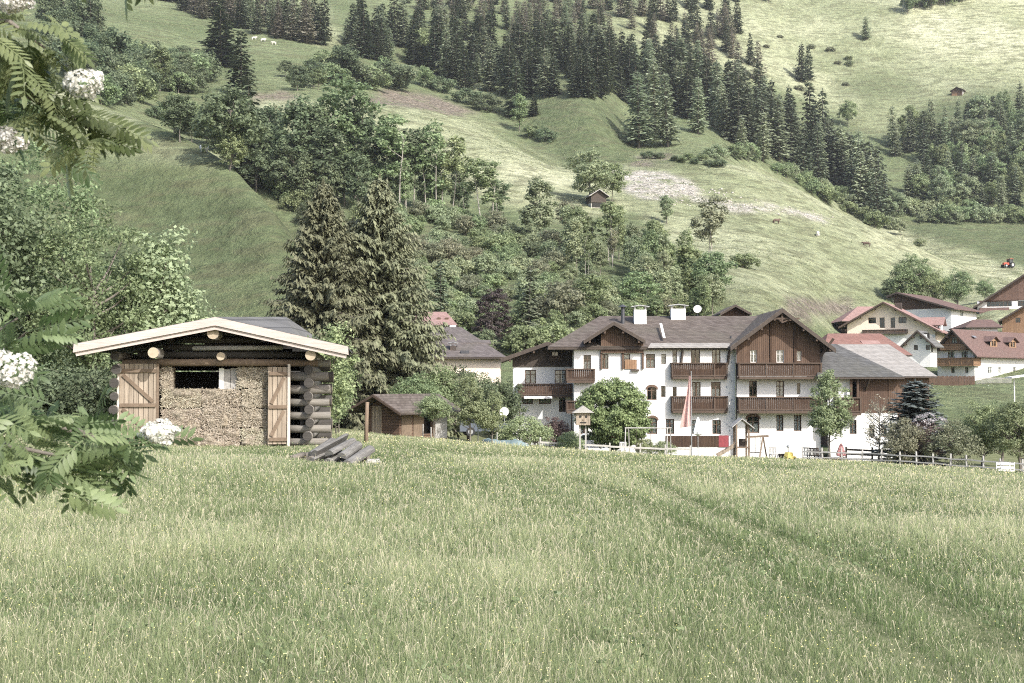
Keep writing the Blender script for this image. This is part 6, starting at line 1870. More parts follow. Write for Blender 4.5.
# ------------------------------------------------------------------ village houses on the right
def chalet(F, root, W_px, L, mats, eave_py, ridge_py, ridge_px, oh=.9, front=(), side=(), wood_from=None, roof='brown_tile', side_roof=True, z0=-1.5, curtain=None, barge='dark_wood'):
    wl = F.fx(W_px); mid = F.fx(ridge_px) if ridge_px else wl / 2
    ze = F.z(eave_py, 0, 0); zr = F.z(ridge_py, mid, 0)
    sl = (zr - ze) / (0 - mid)
    zL = zr - sl * (mid - wl)
    holes = [(F.fx(a), F.fx(c), F.z(f, F.fx(a)), F.z(e, F.fx(a))) for a, c, e, f in front]
    wm, gm = mats
    zs = F.z(wood_from, mid) if wood_from else None
    if zs:
        facade(root, 'wall', MAT[wm], wl, 0, z0, [(wl, min(zs, zL - .2)), (0, min(zs, ze - .2))], [h for h in holes if h[3] < zs])
        facade(root, 'gable_cladding', MAT[gm], wl, 0, min(zs, ze - .2), [(wl, zL - .1), (mid, zr - .15), (0, ze - .1)], [h for h in holes if h[3] >= zs], -.05)
    else:
        facade(root, 'wall', MAT[wm], wl, 0, z0, [(wl, zL - .1), (mid, zr - .15), (0, ze - .1)], holes)
    for h in holes:
        window(root, h, -.05 if zs and h[3] >= zs else 0, mull=1 if h[1] - h[0] > .7 else 0, curtain=curtain)
    hs = [(F.fy(a), F.fy(c), F.z(f, 0, F.fy(a)), F.z(e, 0, F.fy(a))) for a, c, e, f in side]
    facade(root, 'wall', MAT[wm], 0, L, z0, ze - .1, hs, 0, SIDE)
    for h in hs:
        window(root, h, 0, SIDE, frame='frame_white', mull=1, curtain=curtain)
    walls_box(root, wm, wl, wl + .2, .01, L, z0, zL - .3)
    facade(root, 'wall', MAT[wm], wl, 0, z0, [(wl, zL - .1), (mid, zr - .15), (0, ze - .1)], (), L)
    return gable_roof(root, F, mid, zr, wl - oh, zL - sl * oh, oh, ze - sl * oh, -oh * 1.2, L + oh, roof, .18, barge=barge, bh=.3, rafters=3), (wl, mid, ze, zr, zL)


V4 = Frame(975, 205, 46); V4.Z = zat(382, 205)
v4 = V4.root('village_house', 'white house with brown tiled roof, two wooden gable balconies and a boarded fence below', 'house')
r4, (wl, mid, ze, zr, zL) = chalet(V4, v4, 937.5, 34, ('white_wall', 'orange_wood'), 349, 329, None, 1.1,
    [(948, 954.5, 351.5, 357.8), (961.6, 968, 351.5, 357.8), (951, 954.5, 367, 373), (965, 968.3, 367, 373), (952, 957, 337, 343.5)],
    [(988, 992, 352, 358.5), (998.3, 1001.3, 352, 358.5), (988, 992, 367, 373.5), (998.3, 1001.3, 367, 373.5), (1013, 1016, 352, 358.5), (1013, 1016, 367, 373.5)], 349)
balcony(v4, [(V4.fx(944), -.06), (V4.fx(944), -1.0), (V4.fx(969), -1.0), (V4.fx(969), -.06)], V4.z(349, mid), V4.z(344.5, mid), .15, 'orange_wood', 'orange_wood')
balcony(v4, [(V4.fx(940.5), -.02), (V4.fx(940.5), -1.1), (.35, -1.1), (.35, 1.2), (.02, 1.2)], V4.z(365, mid), V4.z(358, mid), .18, 'orange_wood', 'orange_wood')
for px in (997, 1016):                         # dormers on the long roof slope
    y = V4.fy(px); D_ = MB(); w_ = 1.25; zb = ze + .7
    facade(v4, 'dormer', MAT['orange_wood'], y - w_, y + w_, zb - .8, [(y - w_, zb + .75), (y, zb + 1.35), (y + w_, zb + .75)], [(y - .8, y - .1, zb - .1, zb + .75), (y + .1, y + .8, zb - .1, zb + .75)], 0, Matrix.Translation((-.5, 0, 0)) @ SIDE)
    for a in (-.8, .1):
        window(v4, (y + a, y + a + .7, zb - .1, zb + .75), 0, Matrix.Translation((-.5, 0, 0)) @ SIDE, mull=0)
    b = MB()
    for s in (-1, 1):
        slab(b, [(-.1, y, zb + 1.6), (-.1, y + s * (w_ + .5), zb + .72), (-3.2, y + s * (w_ + .5), zb + .72), (-3.2, y, zb + 1.6)], .12)
    b.build('dormer_roof', MAT['brown_tile'], v4)
b = MB(); slab(b, [(-1.9, V4.fy(983), zr - 1.0), (-1.4, V4.fy(983), zr - 1.28), (-1.4, V4.fy(986), zr - 1.28), (-1.9, V4.fy(986), zr - 1.0)], .03); b.build('skylight', MAT['metal'], v4)

V1 = Frame(936, 236, 26); V1.Z = zat(348, 236)
v1 = V1.root('village_house', 'cream house with wide pink tiled roof and one thin dark balcony, above the red roof', 'house')
r1, (wl, mid, ze, zr, zL) = chalet(V1, v1, 847.5, 13, ('cream_wall', 'cream_wall'), 328, 302, 885, 1.3,
    [(868.7, 876.4, 317.6, 323.5), (880, 885, 317.6, 328), (891, 895.5, 317.6, 328), (899, 907, 317.2, 323.2), (886, 890, 335.5, 340.5), (901, 904.6, 336, 341)], (), None, 'pink_tile', barge='rail_wood', curtain='none')
balcony(v1, [(V1.fx(864), -.02), (V1.fx(864), -1.0), (V1.fx(907.5), -1.0), (V1.fx(907.5), -.02)], V1.z(333, -4), V1.z(329.3, -4), .12, 'brown_wood', 'dark_wood')
b = MB(); b.prism([(wl - .2, -.05, -1.2), (0, -.05, -1.2), (0, -.05, V1.z(334.5)), (wl - .2, -.05, V1.z(334.5, wl))], (0, .045, 0)); 
b.build('lower_wall', MAT['white_wall'], v1)
y = 6.5; zb = ze + .3
facade(v1, 'dormer', MAT['white_wall'], y - 1.6, y + 1.6, zb - .8, [(y - 1.6, zb + .6), (y, zb + 1.7), (y + 1.6, zb + .6)], [(y - .5, y + .5, zb - .2, zb + .7)], 0, Matrix.Translation((.25, 0, 0)) @ SIDE)
b = MB()
for s in (-1, 1):
    slab(b, [(.9, y, zb + 2.0), (.9, y + s * 2.2, zb + .5), (-5, y + s * 2.2, zb + .5), (-5, y, zb + 2.0)], .14)
b.build('dormer_roof', MAT['pink_tile'], v1)
chimney(v1, mid + 1.6, 5.5, 1.2, .8, zr - 1.6, zr + .1, 'dark_wood', False)
f, v1b = hip_house('village_house', 'part of a pink tiled roof sticking out left behind the cream house', 'house', 846, 880, 250, 321, 306.5, 858, 880, 9, 'pink_tile', 'brown_boards', ex0=842, ex1=884)
V2 = Frame(952, 262, 40); V2.Z = zat(325, 268)
v2 = V2.root('village_house', 'white house with large brown grey roof behind the cream house', 'house')
chalet(V2, v2, 895, 14, ('white_wall', 'brown_wood'), 307, 292.5, 900, 1.2, (), [(961, 964, 311, 316)], 308, 'brown_tile')
V3 = Frame(931, 196, 30); V3.Z = zat(357, 196)
v3 = V3.root('village_house', 'small white house with low gable and pale grey roof between the larger houses', 'house')
chalet(V3, v3, 902, 4.5, ('white_wall', 'brown_wood'), 340.5, 330, 919, .9, [(920, 927, 334.5, 338.8), (914, 918, 345, 350), (926, 930, 345, 350)], (), None, 'grey_sheet', curtain='none')

V5 = Frame(978.5, 282, 22); V5.Z = zat(326, 282)
v5 = V5.root('big_barn', 'huge brown boarded barn gable with white window strip at the right edge', 'barn')
wx = V5.fx(1108); mx_ = V5.fx(1043)
zt5 = [(0, V5.z(304.5)), (mx_, V5.z(266)), (wx, V5.z(304.5))]
zs = V5.z(300.8)
H5 = [(V5.fx(a), V5.fx(c), V5.z(307), V5.z(302)) for a, c in ((987.5, 1012.5), (1018.5, 1040), (1050, 1075))]
facade(v5, 'wall', MAT['white_wall'], 0, wx, -1.5, zs - .01, H5)
for h in H5: window(v5, h, mull=5, curtain='none')
facade(v5, 'gable_cladding', MAT['barn_wood'], 0, wx, zs, [(0, max(zs + .05, V5.z(304.5))), (V5.fx(982), V5.z(302.4)), (mx_, V5.z(266.5)), (wx, V5.z(304.5))], (), -.1)
gable_roof(v5, V5, mx_, V5.z(265.0), V5.fx(973.5, -1.5), V5.z(307, 0, -1.5), V5.fx(1112), V5.z(307, 0, -1.5), -1.5, 22, 'brown_tile', .25, bh=.4)
b = MB(); slab(b, [(V5.fx(980, -1), -.12, V5.z(308)), (V5.fx(980, -6), -6.0, V5.z(320, 0, -6)), (V5.fx(1010, -6), -6.0, V5.z(320, 0, -6)), (V5.fx(1010, -1), -.12, V5.z(308))], .15); b.build('lean_to_roof', MAT['brown_tile'], v5)
b = MB(); b.box(V5.fx(981, -5.5), V5.fx(1009, -5.5), -5.5, -5.3, -1.5, V5.z(320.5, 0, -5.5)); b.build('lean_to_wall', MAT['white_wall'], v5)
V6 = Frame(1003, 238, 22); V6.Z = zat(333, 238)
v6 = V6.root('brown_house', 'house with brown timber gable cut by the right edge, below the big barn', 'house')
wx = V6.fx(1086); mx_ = V6.fx(1044); 
facade(v6, 'wall', MAT['orange_wood'], 0, wx, -1.5, [(0, V6.z(319)), (mx_, V6.z(297)), (wx, V6.z(319))], [(V6.fx(1016), V6.fx(1021), V6.z(323), V6.z(318))])
window(v6, (V6.fx(1016), V6.fx(1021), V6.z(323), V6.z(318)), curtain='none')
gable_roof(v6, V6, mx_, V6.z(295, 0, -1.4), V6.fx(998.5, -1.4), V6.z(320.5, 0, -1.4), V6.fx(1090), V6.z(320.5, 0, -1.4), -1.4, 12, 'brown_tile', .2, bh=.3)
f, v7 = hip_house('village_house', 'low brown roof directly behind the white house with the wooden balconies', 'house', 972, 998, 226, 327, 319.5, 974, 992, 7, 'brown_tile', 'white_wall', ex0=966, ex1=1004)

# small barns on the mountain
p = hit(598, 209); f = Frame(591.5, p[1], -14, z=p[2] + .7)
hb = f.root('hay_barn', 'small dark timber hay barn beside the pale tree on the hill', 'barn')
w_ = f.fx(606.5); za_ = f.z(190.5); ze_ = f.z(195.5)
facade(hb, 'wall', MAT['dark_wood'], 0, w_, .9, [(0, ze_), (w_ / 2, za_), (w_, ze_)])
facade(hb, 'wall', MAT['dark_wood'], 0, 4.2, .9, ze_, (), 0, Matrix.Translation((w_, 0, 0)) @ SIDE)
walls_box(hb, 'dark_wood', 0, .15, .05, 4.2, .9, ze_ - .02)
b = MB(); b.box(.1, w_ - .1, .25, 4.0, -1.6, .895); b.build('stone_base', MAT['stone'], hb)
b = MB(); b.box(.3, w_ - .3, .1, .3, -.2, .89); b.build('dark_undercroft', MAT['dark_void'], hb)
gable_roof(hb, f, w_ / 2, za_ + .35, -.7, ze_ - .1, w_ + .7, ze_ - .1, -.8, 4.9, 'light_shingle', .15, barge='grey_wood', bh=.18)
p = hit(959, 97.5); f = Frame(966, p[1], 32, z=p[2] - .2)
rh = f.root('red_hut', 'tiny red brown hut on the sunny slope at the upper right', 'hut')
w0 = f.fx(954.5); ze_ = f.z(89.5); za_ = f.z(86.8)
facade(rh, 'wall', MAT['red_wood'], w0, 0, .2, [(w0, ze_), (w0 / 2, za_), (0, ze_)])
facade(rh, 'wall', MAT['grey_wood'], 0, 5.0, .2, ze_, (), 0, SIDE)
gable_roof(rh, f, w0 / 2, za_ + .3, w0 - .7, ze_ - .1, .8, ze_ - .1, -.7, 5.8, 'brown_tile', .2)
b = MB(); b.box(w0 - .1, .1, -.1, 5.1, -1.5, .19); b.build('stone_base', MAT['stone'], rh)
b = MB(); b.box(w0 + .3, w0 / 2, -.06, -.003, .25, 2.2); b.build('door', MAT['orange_wood'], rh)
# ------------------------------------------------------------------ fences
def gp(px, D): return Vector((float(ray(px, 440)[0]) * D, D, gz(float(ray(px, 440)[0]) * D, D)))


def fence(name, label, pts, step, h, rails, mat, post=.09, rail=.1, taper=None):
    o = thing(name, label, 'fence', pts[0]); base = Vector(pts[0]); b3 = []
    P = []
    for p, q in zip(pts[:-1], pts[1:]):
        n = max(1, round((Vector(q) - Vector(p)).length / step))
        P += [Vector(p).lerp(Vector(q), i / n) for i in range(n)]
    P.append(Vector(pts[-1]))
    for p in P:
        p.z = gz(p.x, p.y)
    random.seed(len(P))
    for p in P:
        l = p - base; hh = h * random.uniform(1.0, 1.18); b = MB()
        b.beam(l + Vector((0, 0, -.3)), l + Vector((random.uniform(-.05, .05), 0, hh)), post, post, up=(0, 1, 0)); b.build('post', MAT[mat], o)
    for zz in rails:
        for p, q in zip(P[:-1], P[1:]):
            b = MB(); off = Vector((0, -.07, zz)); b.beam(p - base + off + Vector((0, 0, random.uniform(-.03, .03))), q - base + off + Vector((0, 0, random.uniform(-.03, .03))), .04, rail); b.build('rail', MAT[mat], o)
    return o


MAT['pale_fence'] = wood('pale_fence', (0.28, 0.265, 0.235), (0.46, 0.44, 0.40), (6, 6, 6))
fence('rail_fence', 'pale one rail fence along the meadow edge before the guesthouse', [gp(540, 88), gp(579, 88.5), gp(640, 89), gp(690, 89)], 1.9, .85, (.62,), 'pale_fence', .1, .12)
fence('rail_fence', 'grey two rail fence along the meadow edge on the right', [gp(803, 88), gp(862, 86), gp(900, 84), gp(950, 82), gp(1000, 80), gp(1070, 78)], 1.15, .85, (.28, .66), 'grey_wood', .09, .08)
fence('rail_fence', 'dark three rail fence in front of the white annexe wall', [gp(846, 92), gp(872, 92), gp(897, 91)], 1.5, 1.1, (.3, .62, .95), 'dark_wood', .1, .13)
o = thing('board_fence', 'low brown board fence in front of the house with the two gable balconies', 'fence', at(922, 382, 199))
bz = o.location.copy(); n = 36; x1 = float(ray(975, 380)[0]) * 199 - bz.x
b = MB()
for i in range(n):
    b.box(x1 * i / n, x1 * (i + .9) / n, 0, .04, -.6, .85 + .05 * (i % 3))
b.build('boards', MAT['brown_wood'], o); b = MB(); b.box(0, x1, .04, .1, .5, .6); b.build('rail', MAT['dark_wood'], o)
o = thing('picket_fence', 'thin pale picket fence right of the brown board fence', 'fence', at(976, 382.5, 199)); x1 = float(ray(1012, 380)[0]) * 199 - o.location.x
b = MB()
for i in range(40):
    b.box(x1 * i / 40, x1 * (i + .35) / 40, 0, .03, -.6, .8)
b.build('pickets', MAT['grey_wood'], o); b = MB(); b.box(0, x1, .03, .07, .6, .68); b.build('rail', MAT['grey_wood'], o)

# white slatted crate by the fence
c = gp(1005, 78.5); o = thing('slatted_crate', 'white slatted wooden crate at the right end of the grey fence', 'crate', c, R(8)); b = MB()
for z in (.12, .33, .54):
    b.box(-.45, .45, -.3, -.27, z, z + .12); b.box(-.45, .45, .27, .3, z, z + .12)
b.build('slats', MAT['white_paint'], o)
for x in (-.45, .41):
    for y in (-.27, .23):
        b = MB(); b.box(x, x + .04, y, y + .04, -.1, .7); b.build('corner_post', MAT['white_paint'], o)

# ------------------------------------------------------------------ garden things
def parasol(px, D, pyt, pyb, r_, mat, label, pole_up=0.0):
    g = gp(px, D); o = thing('closed_parasol', label, 'parasol', g); zt, zb = zat(pyt, D) - g.z, zat(pyb, D) - g.z
    b = MB(); b.tube([(0, 0, -.1), (0, 0, zt + .05)], .03, 6); b.build('pole', MAT['metal'], o)
    b = MB(); n = 12; rings = []
    for i, (f, rr) in enumerate(((0, .12), (.1, .95), (.22, 1.0), (.6, .62), (.9, .3), (1, .08))):
        n0 = len(b.v); rings.append(n0)
        for k in range(n):
            t = 2 * math.pi * k / n; q = r_ * rr * (1 + .28 * (k % 2))
            b.v.append((q * math.cos(t), q * math.sin(t), zb + (zt - zb) * f))
    for i in range(len(rings) - 1):
        for k in range(n):
            b.f.append([rings[i] + k, rings[i] + (k + 1) % n, rings[i + 1] + (k + 1) % n, rings[i + 1] + k]); b.m.append(0)
    b.build('cloth', MAT[mat], o); return o


parasol(614, 95, 423, 438, .22, 'pink_cloth', 'small closed pink parasol under the globe shaped tree')
parasol(841, 92, 443.5, 457, .28, 'pink_cloth', 'closed deep pink parasol right of the young tree before the annexe')
parasol(698, 97, 417, 436, .30, 'white_cloth', 'closed white parasol beside the tall pink flag')
g = gp(691.5, 92); o = thing('hanging_flag', 'long pale pink flag hanging limp down its pole before the terrace', 'flag', g)
b = MB(); b.tube([(0, 0, -.2), (0, 0, zat(371, 92) - g.z)], [.05, .03], 7); b.build('pole', MAT['metal'], o)
b = MB(); zt, zb = zat(376, 92) - g.z, zat(426.5, 92) - g.z; n = 14
pt = lambda u, f: (-.04 - u * (.12 + .72 * f ** 1.3), .12 * math.sin(u * 9 + f * 2) * (.3 + f), zt + (zb - zt) * f - .12 * u * f)
for i in range(n):
    for j in range(10):
        b.poly([pt(j / 10, i / n), pt((j + 1) / 10, i / n), pt((j + 1) / 10, (i + 1) / n), pt(j / 10, (i + 1) / n)])
b.build('flag_cloth', MAT['pale_pink_cloth'], o, True)

# wooden house with a face on two posts
D = 86.0; g = gp(583, D); o = thing('birdhouse', 'wooden birdhouse with a cut out face on two tall posts', 'birdhouse', g)
z0, z1 = zat(425, D) - g.z, zat(413, D) - g.z; w = .47
b = MB(); b.box(-w, w, -.3, .3, z0, z1 + .05); b.build('box', MAT['door_wood'], o)
b = MB(); b.prism([(-w - .25, -.5, z1 + .02), (w + .25, -.5, z1 + .02), (0, -.5, z1 + .5)], (0, 1.0, 0)); b.build('roof', MAT['grey_wood'], o)
for x in (-.2, .2):
    b = MB(); b.tube([(x, -.32, (z0 + z1) / 2 + .17), (x, -.301, (z0 + z1) / 2 + .17)], .085, 12); b.build('eye', MAT['dark_void'], o)
b = MB(); b.box(-.2, .2, -.32, -.301, z0 + .13, z0 + .21); b.build('mouth', MAT['dark_void'], o)
b = MB(); b.prism([(-.05, -.35, z0 + .3), (.05, -.35, z0 + .3), (0, -.35, z0 + .46)], (0, .05, 0)); b.build('nose', MAT['brown_post'], o)
for x in (-.2, .18):
    b = MB(); b.box(x - .05, x + .05, -.05, .05, -.3, z0); b.build('post', MAT['grey_wood'], o)

# play tower with slide and swing beam
D = 95.0; g = gp(742, D); o = thing('play_tower', 'wooden play tower with pitched roof, slide and swing beam on the lawn', 'playground')
o.location = g; zz = lambda py: zat(py, D) - g.z; xx = lambda px: float(ray(px, 440)[0]) * D - g.x
for x in (735.3, 747.5):
    for y in (-.5, .5):
        b = MB(); b.box(xx(x) - .06, xx(x) + .06, y - .06, y + .06, -.3, zz(424)); b.build('post', MAT['brown_post'], o)
b = MB(); a, m, c = xx(730.5), xx(740.5), xx(752.5)
for e, ze in ((a, zz(426.5)), (c, zz(427.5))):
    b.prism([(m, -.8, zz(418)), (e, -.8, ze), (e, -.8, ze - .07), (m, -.8, zz(418) - .08)], (0, 1.6, 0))
b.build('roof', MAT['grey_wood'], o)
b = MB(); b.box(xx(734.5), xx(748.5), -.58, .58, zz(448), zz(447)); b.build('platform', MAT['brown_post'], o)
b = MB(); b.box(xx(740), xx(748), .5, .56, zz(447), zz(439)); b.build('rail_panel', MAT['dark_wood'], o)
b = MB(); b.hexa([(xx(735), -.35, zz(446.5)), (xx(717), -.35, .18), (xx(717), .35, .18), (xx(735), .35, zz(446.5)), (xx(735), -.35, zz(445.8)), (xx(717), -.35, .25), (xx(717), .35, .25), (xx(735), .35, zz(445.8))]); sl_ = b.build('slide', MAT['fresh_board'], o)
for y in (-.37, .35):
    b = MB(); b.beam((xx(735), y, zz(445.0)), (xx(717), y, .33), .04, .2, up=(0, 0, 1)); b.build('slide_rail', MAT['door_wood'], sl_)
b = MB(); b.beam((xx(746), 0, zz(437)), (xx(768.5), 0, zz(436)), .14, .14); b.build('swing_beam', MAT['brown_post'], o)
for s in (-1, 1):
    b = MB(); b.beam((xx(763), 0, zz(436)), (xx(763) + s * .45, s * .7, -.2), .09, .09, up=(0, 1, 0)); b.build('beam_leg', MAT['brown_post'], o)
for x in (752.5, 758):
    b = MB()
    for d in (-.2, .2): b.tube([(xx(x) + d, 0, zz(437)), (xx(x) + d, 0, .55)], .014, 4)
    b.box(xx(x) - .24, xx(x) + .24, -.1, .1, .5, .55); b.build('swing', MAT['dark_wood'], o)
D = 92.0; g = gp(632, D); o = thing('swing_frame', 'pale timber swing frame with slanting legs before the globe shaped tree', 'swing', g); z1 = zat(428, D) - g.z
for x in (-.35, 2.6):
    for s in (-1, 1):
        b = MB(); b.tube([(x + .1 * s, 0, z1), (x + .25 * s, .75 * s, -.2)], .04, 6); b.build('leg', MAT['grey_wood'], o)
b = MB(); b.tube([(-.5, 0, z1), (2.8, 0, z1)], .045, 6); b.build('beam', MAT['grey_wood'], o)
for x in (.5, 1.5):
    b = MB()
    for d in (-.2, .2): b.tube([(x + d, 0, z1), (x + d, 0, .5)], .014, 4)
    b.box(x - .24, x + .24, -.1, .1, .45, .5); b.build('swing', MAT['dark_wood'], o)


def chair(px, D, mat, label, rz=0.0, group=None):
    g = gp(px, D); o = thing('garden_chair', label, 'chair', g, rz, group); m = MAT[mat]
    b = MB(); b.box(-.25, .25, -.25, .25, .40, .45); b.build('seat', m, o)
    b = MB()
    for i in range(5): b.box(-.25 + .11 * i, -.19 + .11 * i, .22, .25, .45, .95)
    b.box(-.25, .25, .215, .255, .9, .98); b.build('backrest', m, o)
    for x in (-.22, .22):
        for y in (-.22, .22):
            b = MB(); b.box(x - .025, x + .025, y - .025, y + .025, 0, .42); b.build('leg', m, o)
    return o


for px, D, mt, l, rz in ((773.5, 94, 'grey_wood', 'grey slatted garden chair right of the play tower', .2), (813, 93, 'dark_wood', 'dark garden chair left of the young tree trunk', 2.6), (818.5, 94.5, 'dark_wood', 'dark garden chair half behind the young tree trunk', .6),
                       (622, 93.5, 'white_paint', 'white garden chair left of the timber swing frame', -.4), (642, 94.5, 'white_paint', 'white garden chair between the legs of the timber swing frame', .5), (806, 95, 'grey_wood', 'grey garden chair beside the dark chairs at the wall', -.2)):
    chair(px, D, mt, l, rz)
g = gp(815, 95.5); o = thing('garden_table', 'dark garden table behind the dark chairs at the white wall', 'table', g)
b = MB(); b.box(-.6, .6, -.4, .4, .7, .76); b.build('table_top', MAT['dark_wood'], o)
for x in (-.5, .5):
    for y in (-.3, .3):
        b = MB(); b.box(x - .035, x + .035, y - .035, y + .035, 0, .7); b.build('leg', MAT['dark_wood'], o)
g = gp(790, 93); o = thing('toy_car', 'small yellow ride on toy car in the grass before the white wall', 'toy car', g, .5)
b = MB(); b.prism([(-.4, -.2, .12), (.4, -.2, .12), (.42, -.2, .3), (.15, -.2, .36), (.05, -.2, .62), (-.3, -.2, .62), (-.4, -.2, .36)], (0, .4, 0)); b.build('body', MAT['yellow'], o)
for x in (-.26, .26):
    for y in (-.24, .2):
        b = MB(); b.tube([(x, y, .12), (x, y + .05, .12)], .12, 10); b.build('wheel', MAT['tyre'], o)
g = gp(788, 96.5); o = thing('garden_lamp', 'slim garden lamp on a post before the white wall', 'lamp', g)
b = MB(); b.tube([(0, 0, -.1), (0, 0, .95)], .03, 6); b.build('post', MAT['dark_metal'], o); b = MB(); b.ball((0, 0, 1.05), .13); b.build('globe', MAT['white_paint'], o, True)
g = gp(783.5, 94); b = MB(); b.hexa([(-.28, -.22, 0), (.28, -.22, 0), (.28, .22, 0), (-.28, .22, 0), (-.34, -.28, .5), (.34, -.28, .5), (.34, .28, .5), (-.34, .28, .5)]); o = b.build('planter', MAT['dark_wood']); o.location = g; tag(o, 'dark wooden planter tub left of the yellow toy car', 'planter')
g = gp(837, 88); b = MB(); b.hexa([(-.42, -.2, 0), (.42, -.2, 0), (.42, .2, 0), (-.42, .2, 0), (-.5, -.26, .36), (.5, -.26, .36), (.5, .26, .36), (-.5, .26, .36)]); o = b.build('water_trough', MAT['dark_wood']); o.location = g; tag(o, 'dark low wooden trough at the meadow edge under the young tree', 'trough')
g = gp(855, 87); o = thing('plank_stack', 'low stack of pale planks behind the grey fence', 'planks', g)
for i in range(3):
    b = MB(); b.box(-.5, .5, -.1 + .02 * i, .1 + .02 * i, .08 * i, .08 * i + .07); b.build('plank', MAT['pale_fence'], o)

# teal tarpaulin over a low heap, poles, dish, cars
D = 84.0; g = gp(505, D); r = np.random.default_rng(3); xs = np.linspace(-1.75, 1.75, 40); ys = np.linspace(-.8, .8, 16); X_, Y_ = np.meshgrid(xs, ys)
zt = zat(433, D) - g.z
Zh = np.clip(1 - np.abs(Y_ / .82) ** 3, 0, 1) * np.clip(1 - np.abs(X_ / 1.78) ** 8, 0, 1) * (zt * (.50 - .10 * X_) + .35 * fbm(X_ * 1.3, Y_ * 1.5, 4, 3)) + .05
idx = np.arange(X_.size).reshape(X_.shape)
me = np_mesh('tarpaulin', np.stack([X_, Y_, np.maximum(Zh, .0)], -1).reshape(-1, 3), quads=np.stack([idx[:-1, :-1], idx[:-1, 1:], idx[1:, 1:], idx[1:, :-1]], -1).reshape(-1, 4), mats=[MAT['teal_tarp']])
o = link(bpy.data.objects.new('tarpaulin', me)); o.location = g; tag(o, 'crumpled teal tarpaulin spread over a low heap right of the shed', 'tarpaulin')
for px, D, pyt, l in ((478, 83, 419, 'thin pale pole at the left end of the teal tarpaulin'), (497, 84.6, 419, 'thin pale pole behind the middle of the teal tarpaulin'), (423, 74.5, 424, 'short pale stake before the long side of the shed'), (431, 74.5, 427, 'shorter pale stake before the right end of the shed')):
    g = gp(px, D); b = MB(); b.tube([(0, 0, -.2), (0, 0, zat(pyt, D) - g.z)], .035, 6); o = b.build('pole', MAT['pale_fence']); o.name = 'garden_pole'; o.location = g; tag(o, l, 'pole')
g = gp(504.5, 92); o = thing('satellite_dish', 'white satellite dish on a pole before the dark garden tree', 'satellite dish', g); z1 = zat(412, 92) - g.z
d_ = dish(o, (0, 0, z1), .34, (-.2, -1, .3), 'reflector'); b = MB(); b.tube([(0, .05, -.2), (0, .05, z1)], .035, 6); b.build('mast', MAT['metal'], o)


def car(px, D, rz, mat, label, z=None):
    g = gp(px, D)
    if z is not None: g.z = z
    o = thing('parked_car', label, 'car', g, rz)
    prof = [(-2.1, .35), (2.1, .35), (2.12, .62), (1.95, .82), (1.0, .95), (.45, 1.42), (-1.15, 1.45), (-1.85, .98), (-2.1, .9)]
    b = MB(); b.prism([(x, -.82, z_) for x, z_ in prof], (0, 1.64, 0)); b.build('body', MAT[mat], o)
    b = MB()
    for y in (-.83, .80): b.prism([(.85, y, .97), (.38, y, 1.36), (-1.05, y, 1.38), (-1.5, y, .98)], (0, .03, 0))
    b.build('side_glass', MAT['glass'], o)
    b = MB(); b.prism([(1.01, -.7, .97), (1.01, .7, .97), (.5, .62, 1.39), (.5, -.62, 1.39)], (.02, 0, .02)); b.build('windscreen', MAT['glass'], o)
    for x in (-1.3, 1.3):
        for y in (-.84, .66):
            b = MB(); b.tube([(x, y, .33), (x, y + .18, .33)], .33, 14); w_ = b.build('wheel', MAT['tyre'], o)
            b = MB(); yy = y - .004 if y < 0 else y + .174; b.tube([(x, yy, .33), (x, yy + .01, .33)], .19, 10); b.build('rim', MAT['metal'], w_)
    for y in (-.62, .62):
        b = MB(); b.ball((2.05, y, .68), .12, 8, 5, (.6, 1, .7)); b.build('headlight', MAT['white_paint'], o)


car(486, 96, R(12), 'car_blue', 'blue grey car behind the poles of the teal tarpaulin', zat(416, 96) - 1.45)
car(597, 102, R(-8), 'car_white', 'white car parked in the shade of the globe shaped tree')
# canopy at the right edge
D = 140.0; g = at(1014.5, 401, D); g.z = min(g.z, gz(g.x, D)); o = thing('canopy', 'white sloping canopy on a single post at the right edge above the green trees', 'canopy', g)
b = MB(); b.tube([(0, 0, -.3), (0, 0, zat(377, D) - g.z)], .07, 8); b.build('post', MAT['white_paint'], o)
b = MB(); z1 = zat(377.5, D) - g.z; b.hexa([(-.6, -1, z1 - .1), (2.6, -1, z1 + .35), (2.6, 1, z1 + .35), (-.6, 1, z1 - .1), (-.6, -1, z1 + .05), (2.6, -1, z1 + .5), (2.6, 1, z1 + .5), (-.6, 1, z1 + .05)]); b.build('roof', MAT['white_paint'], o)

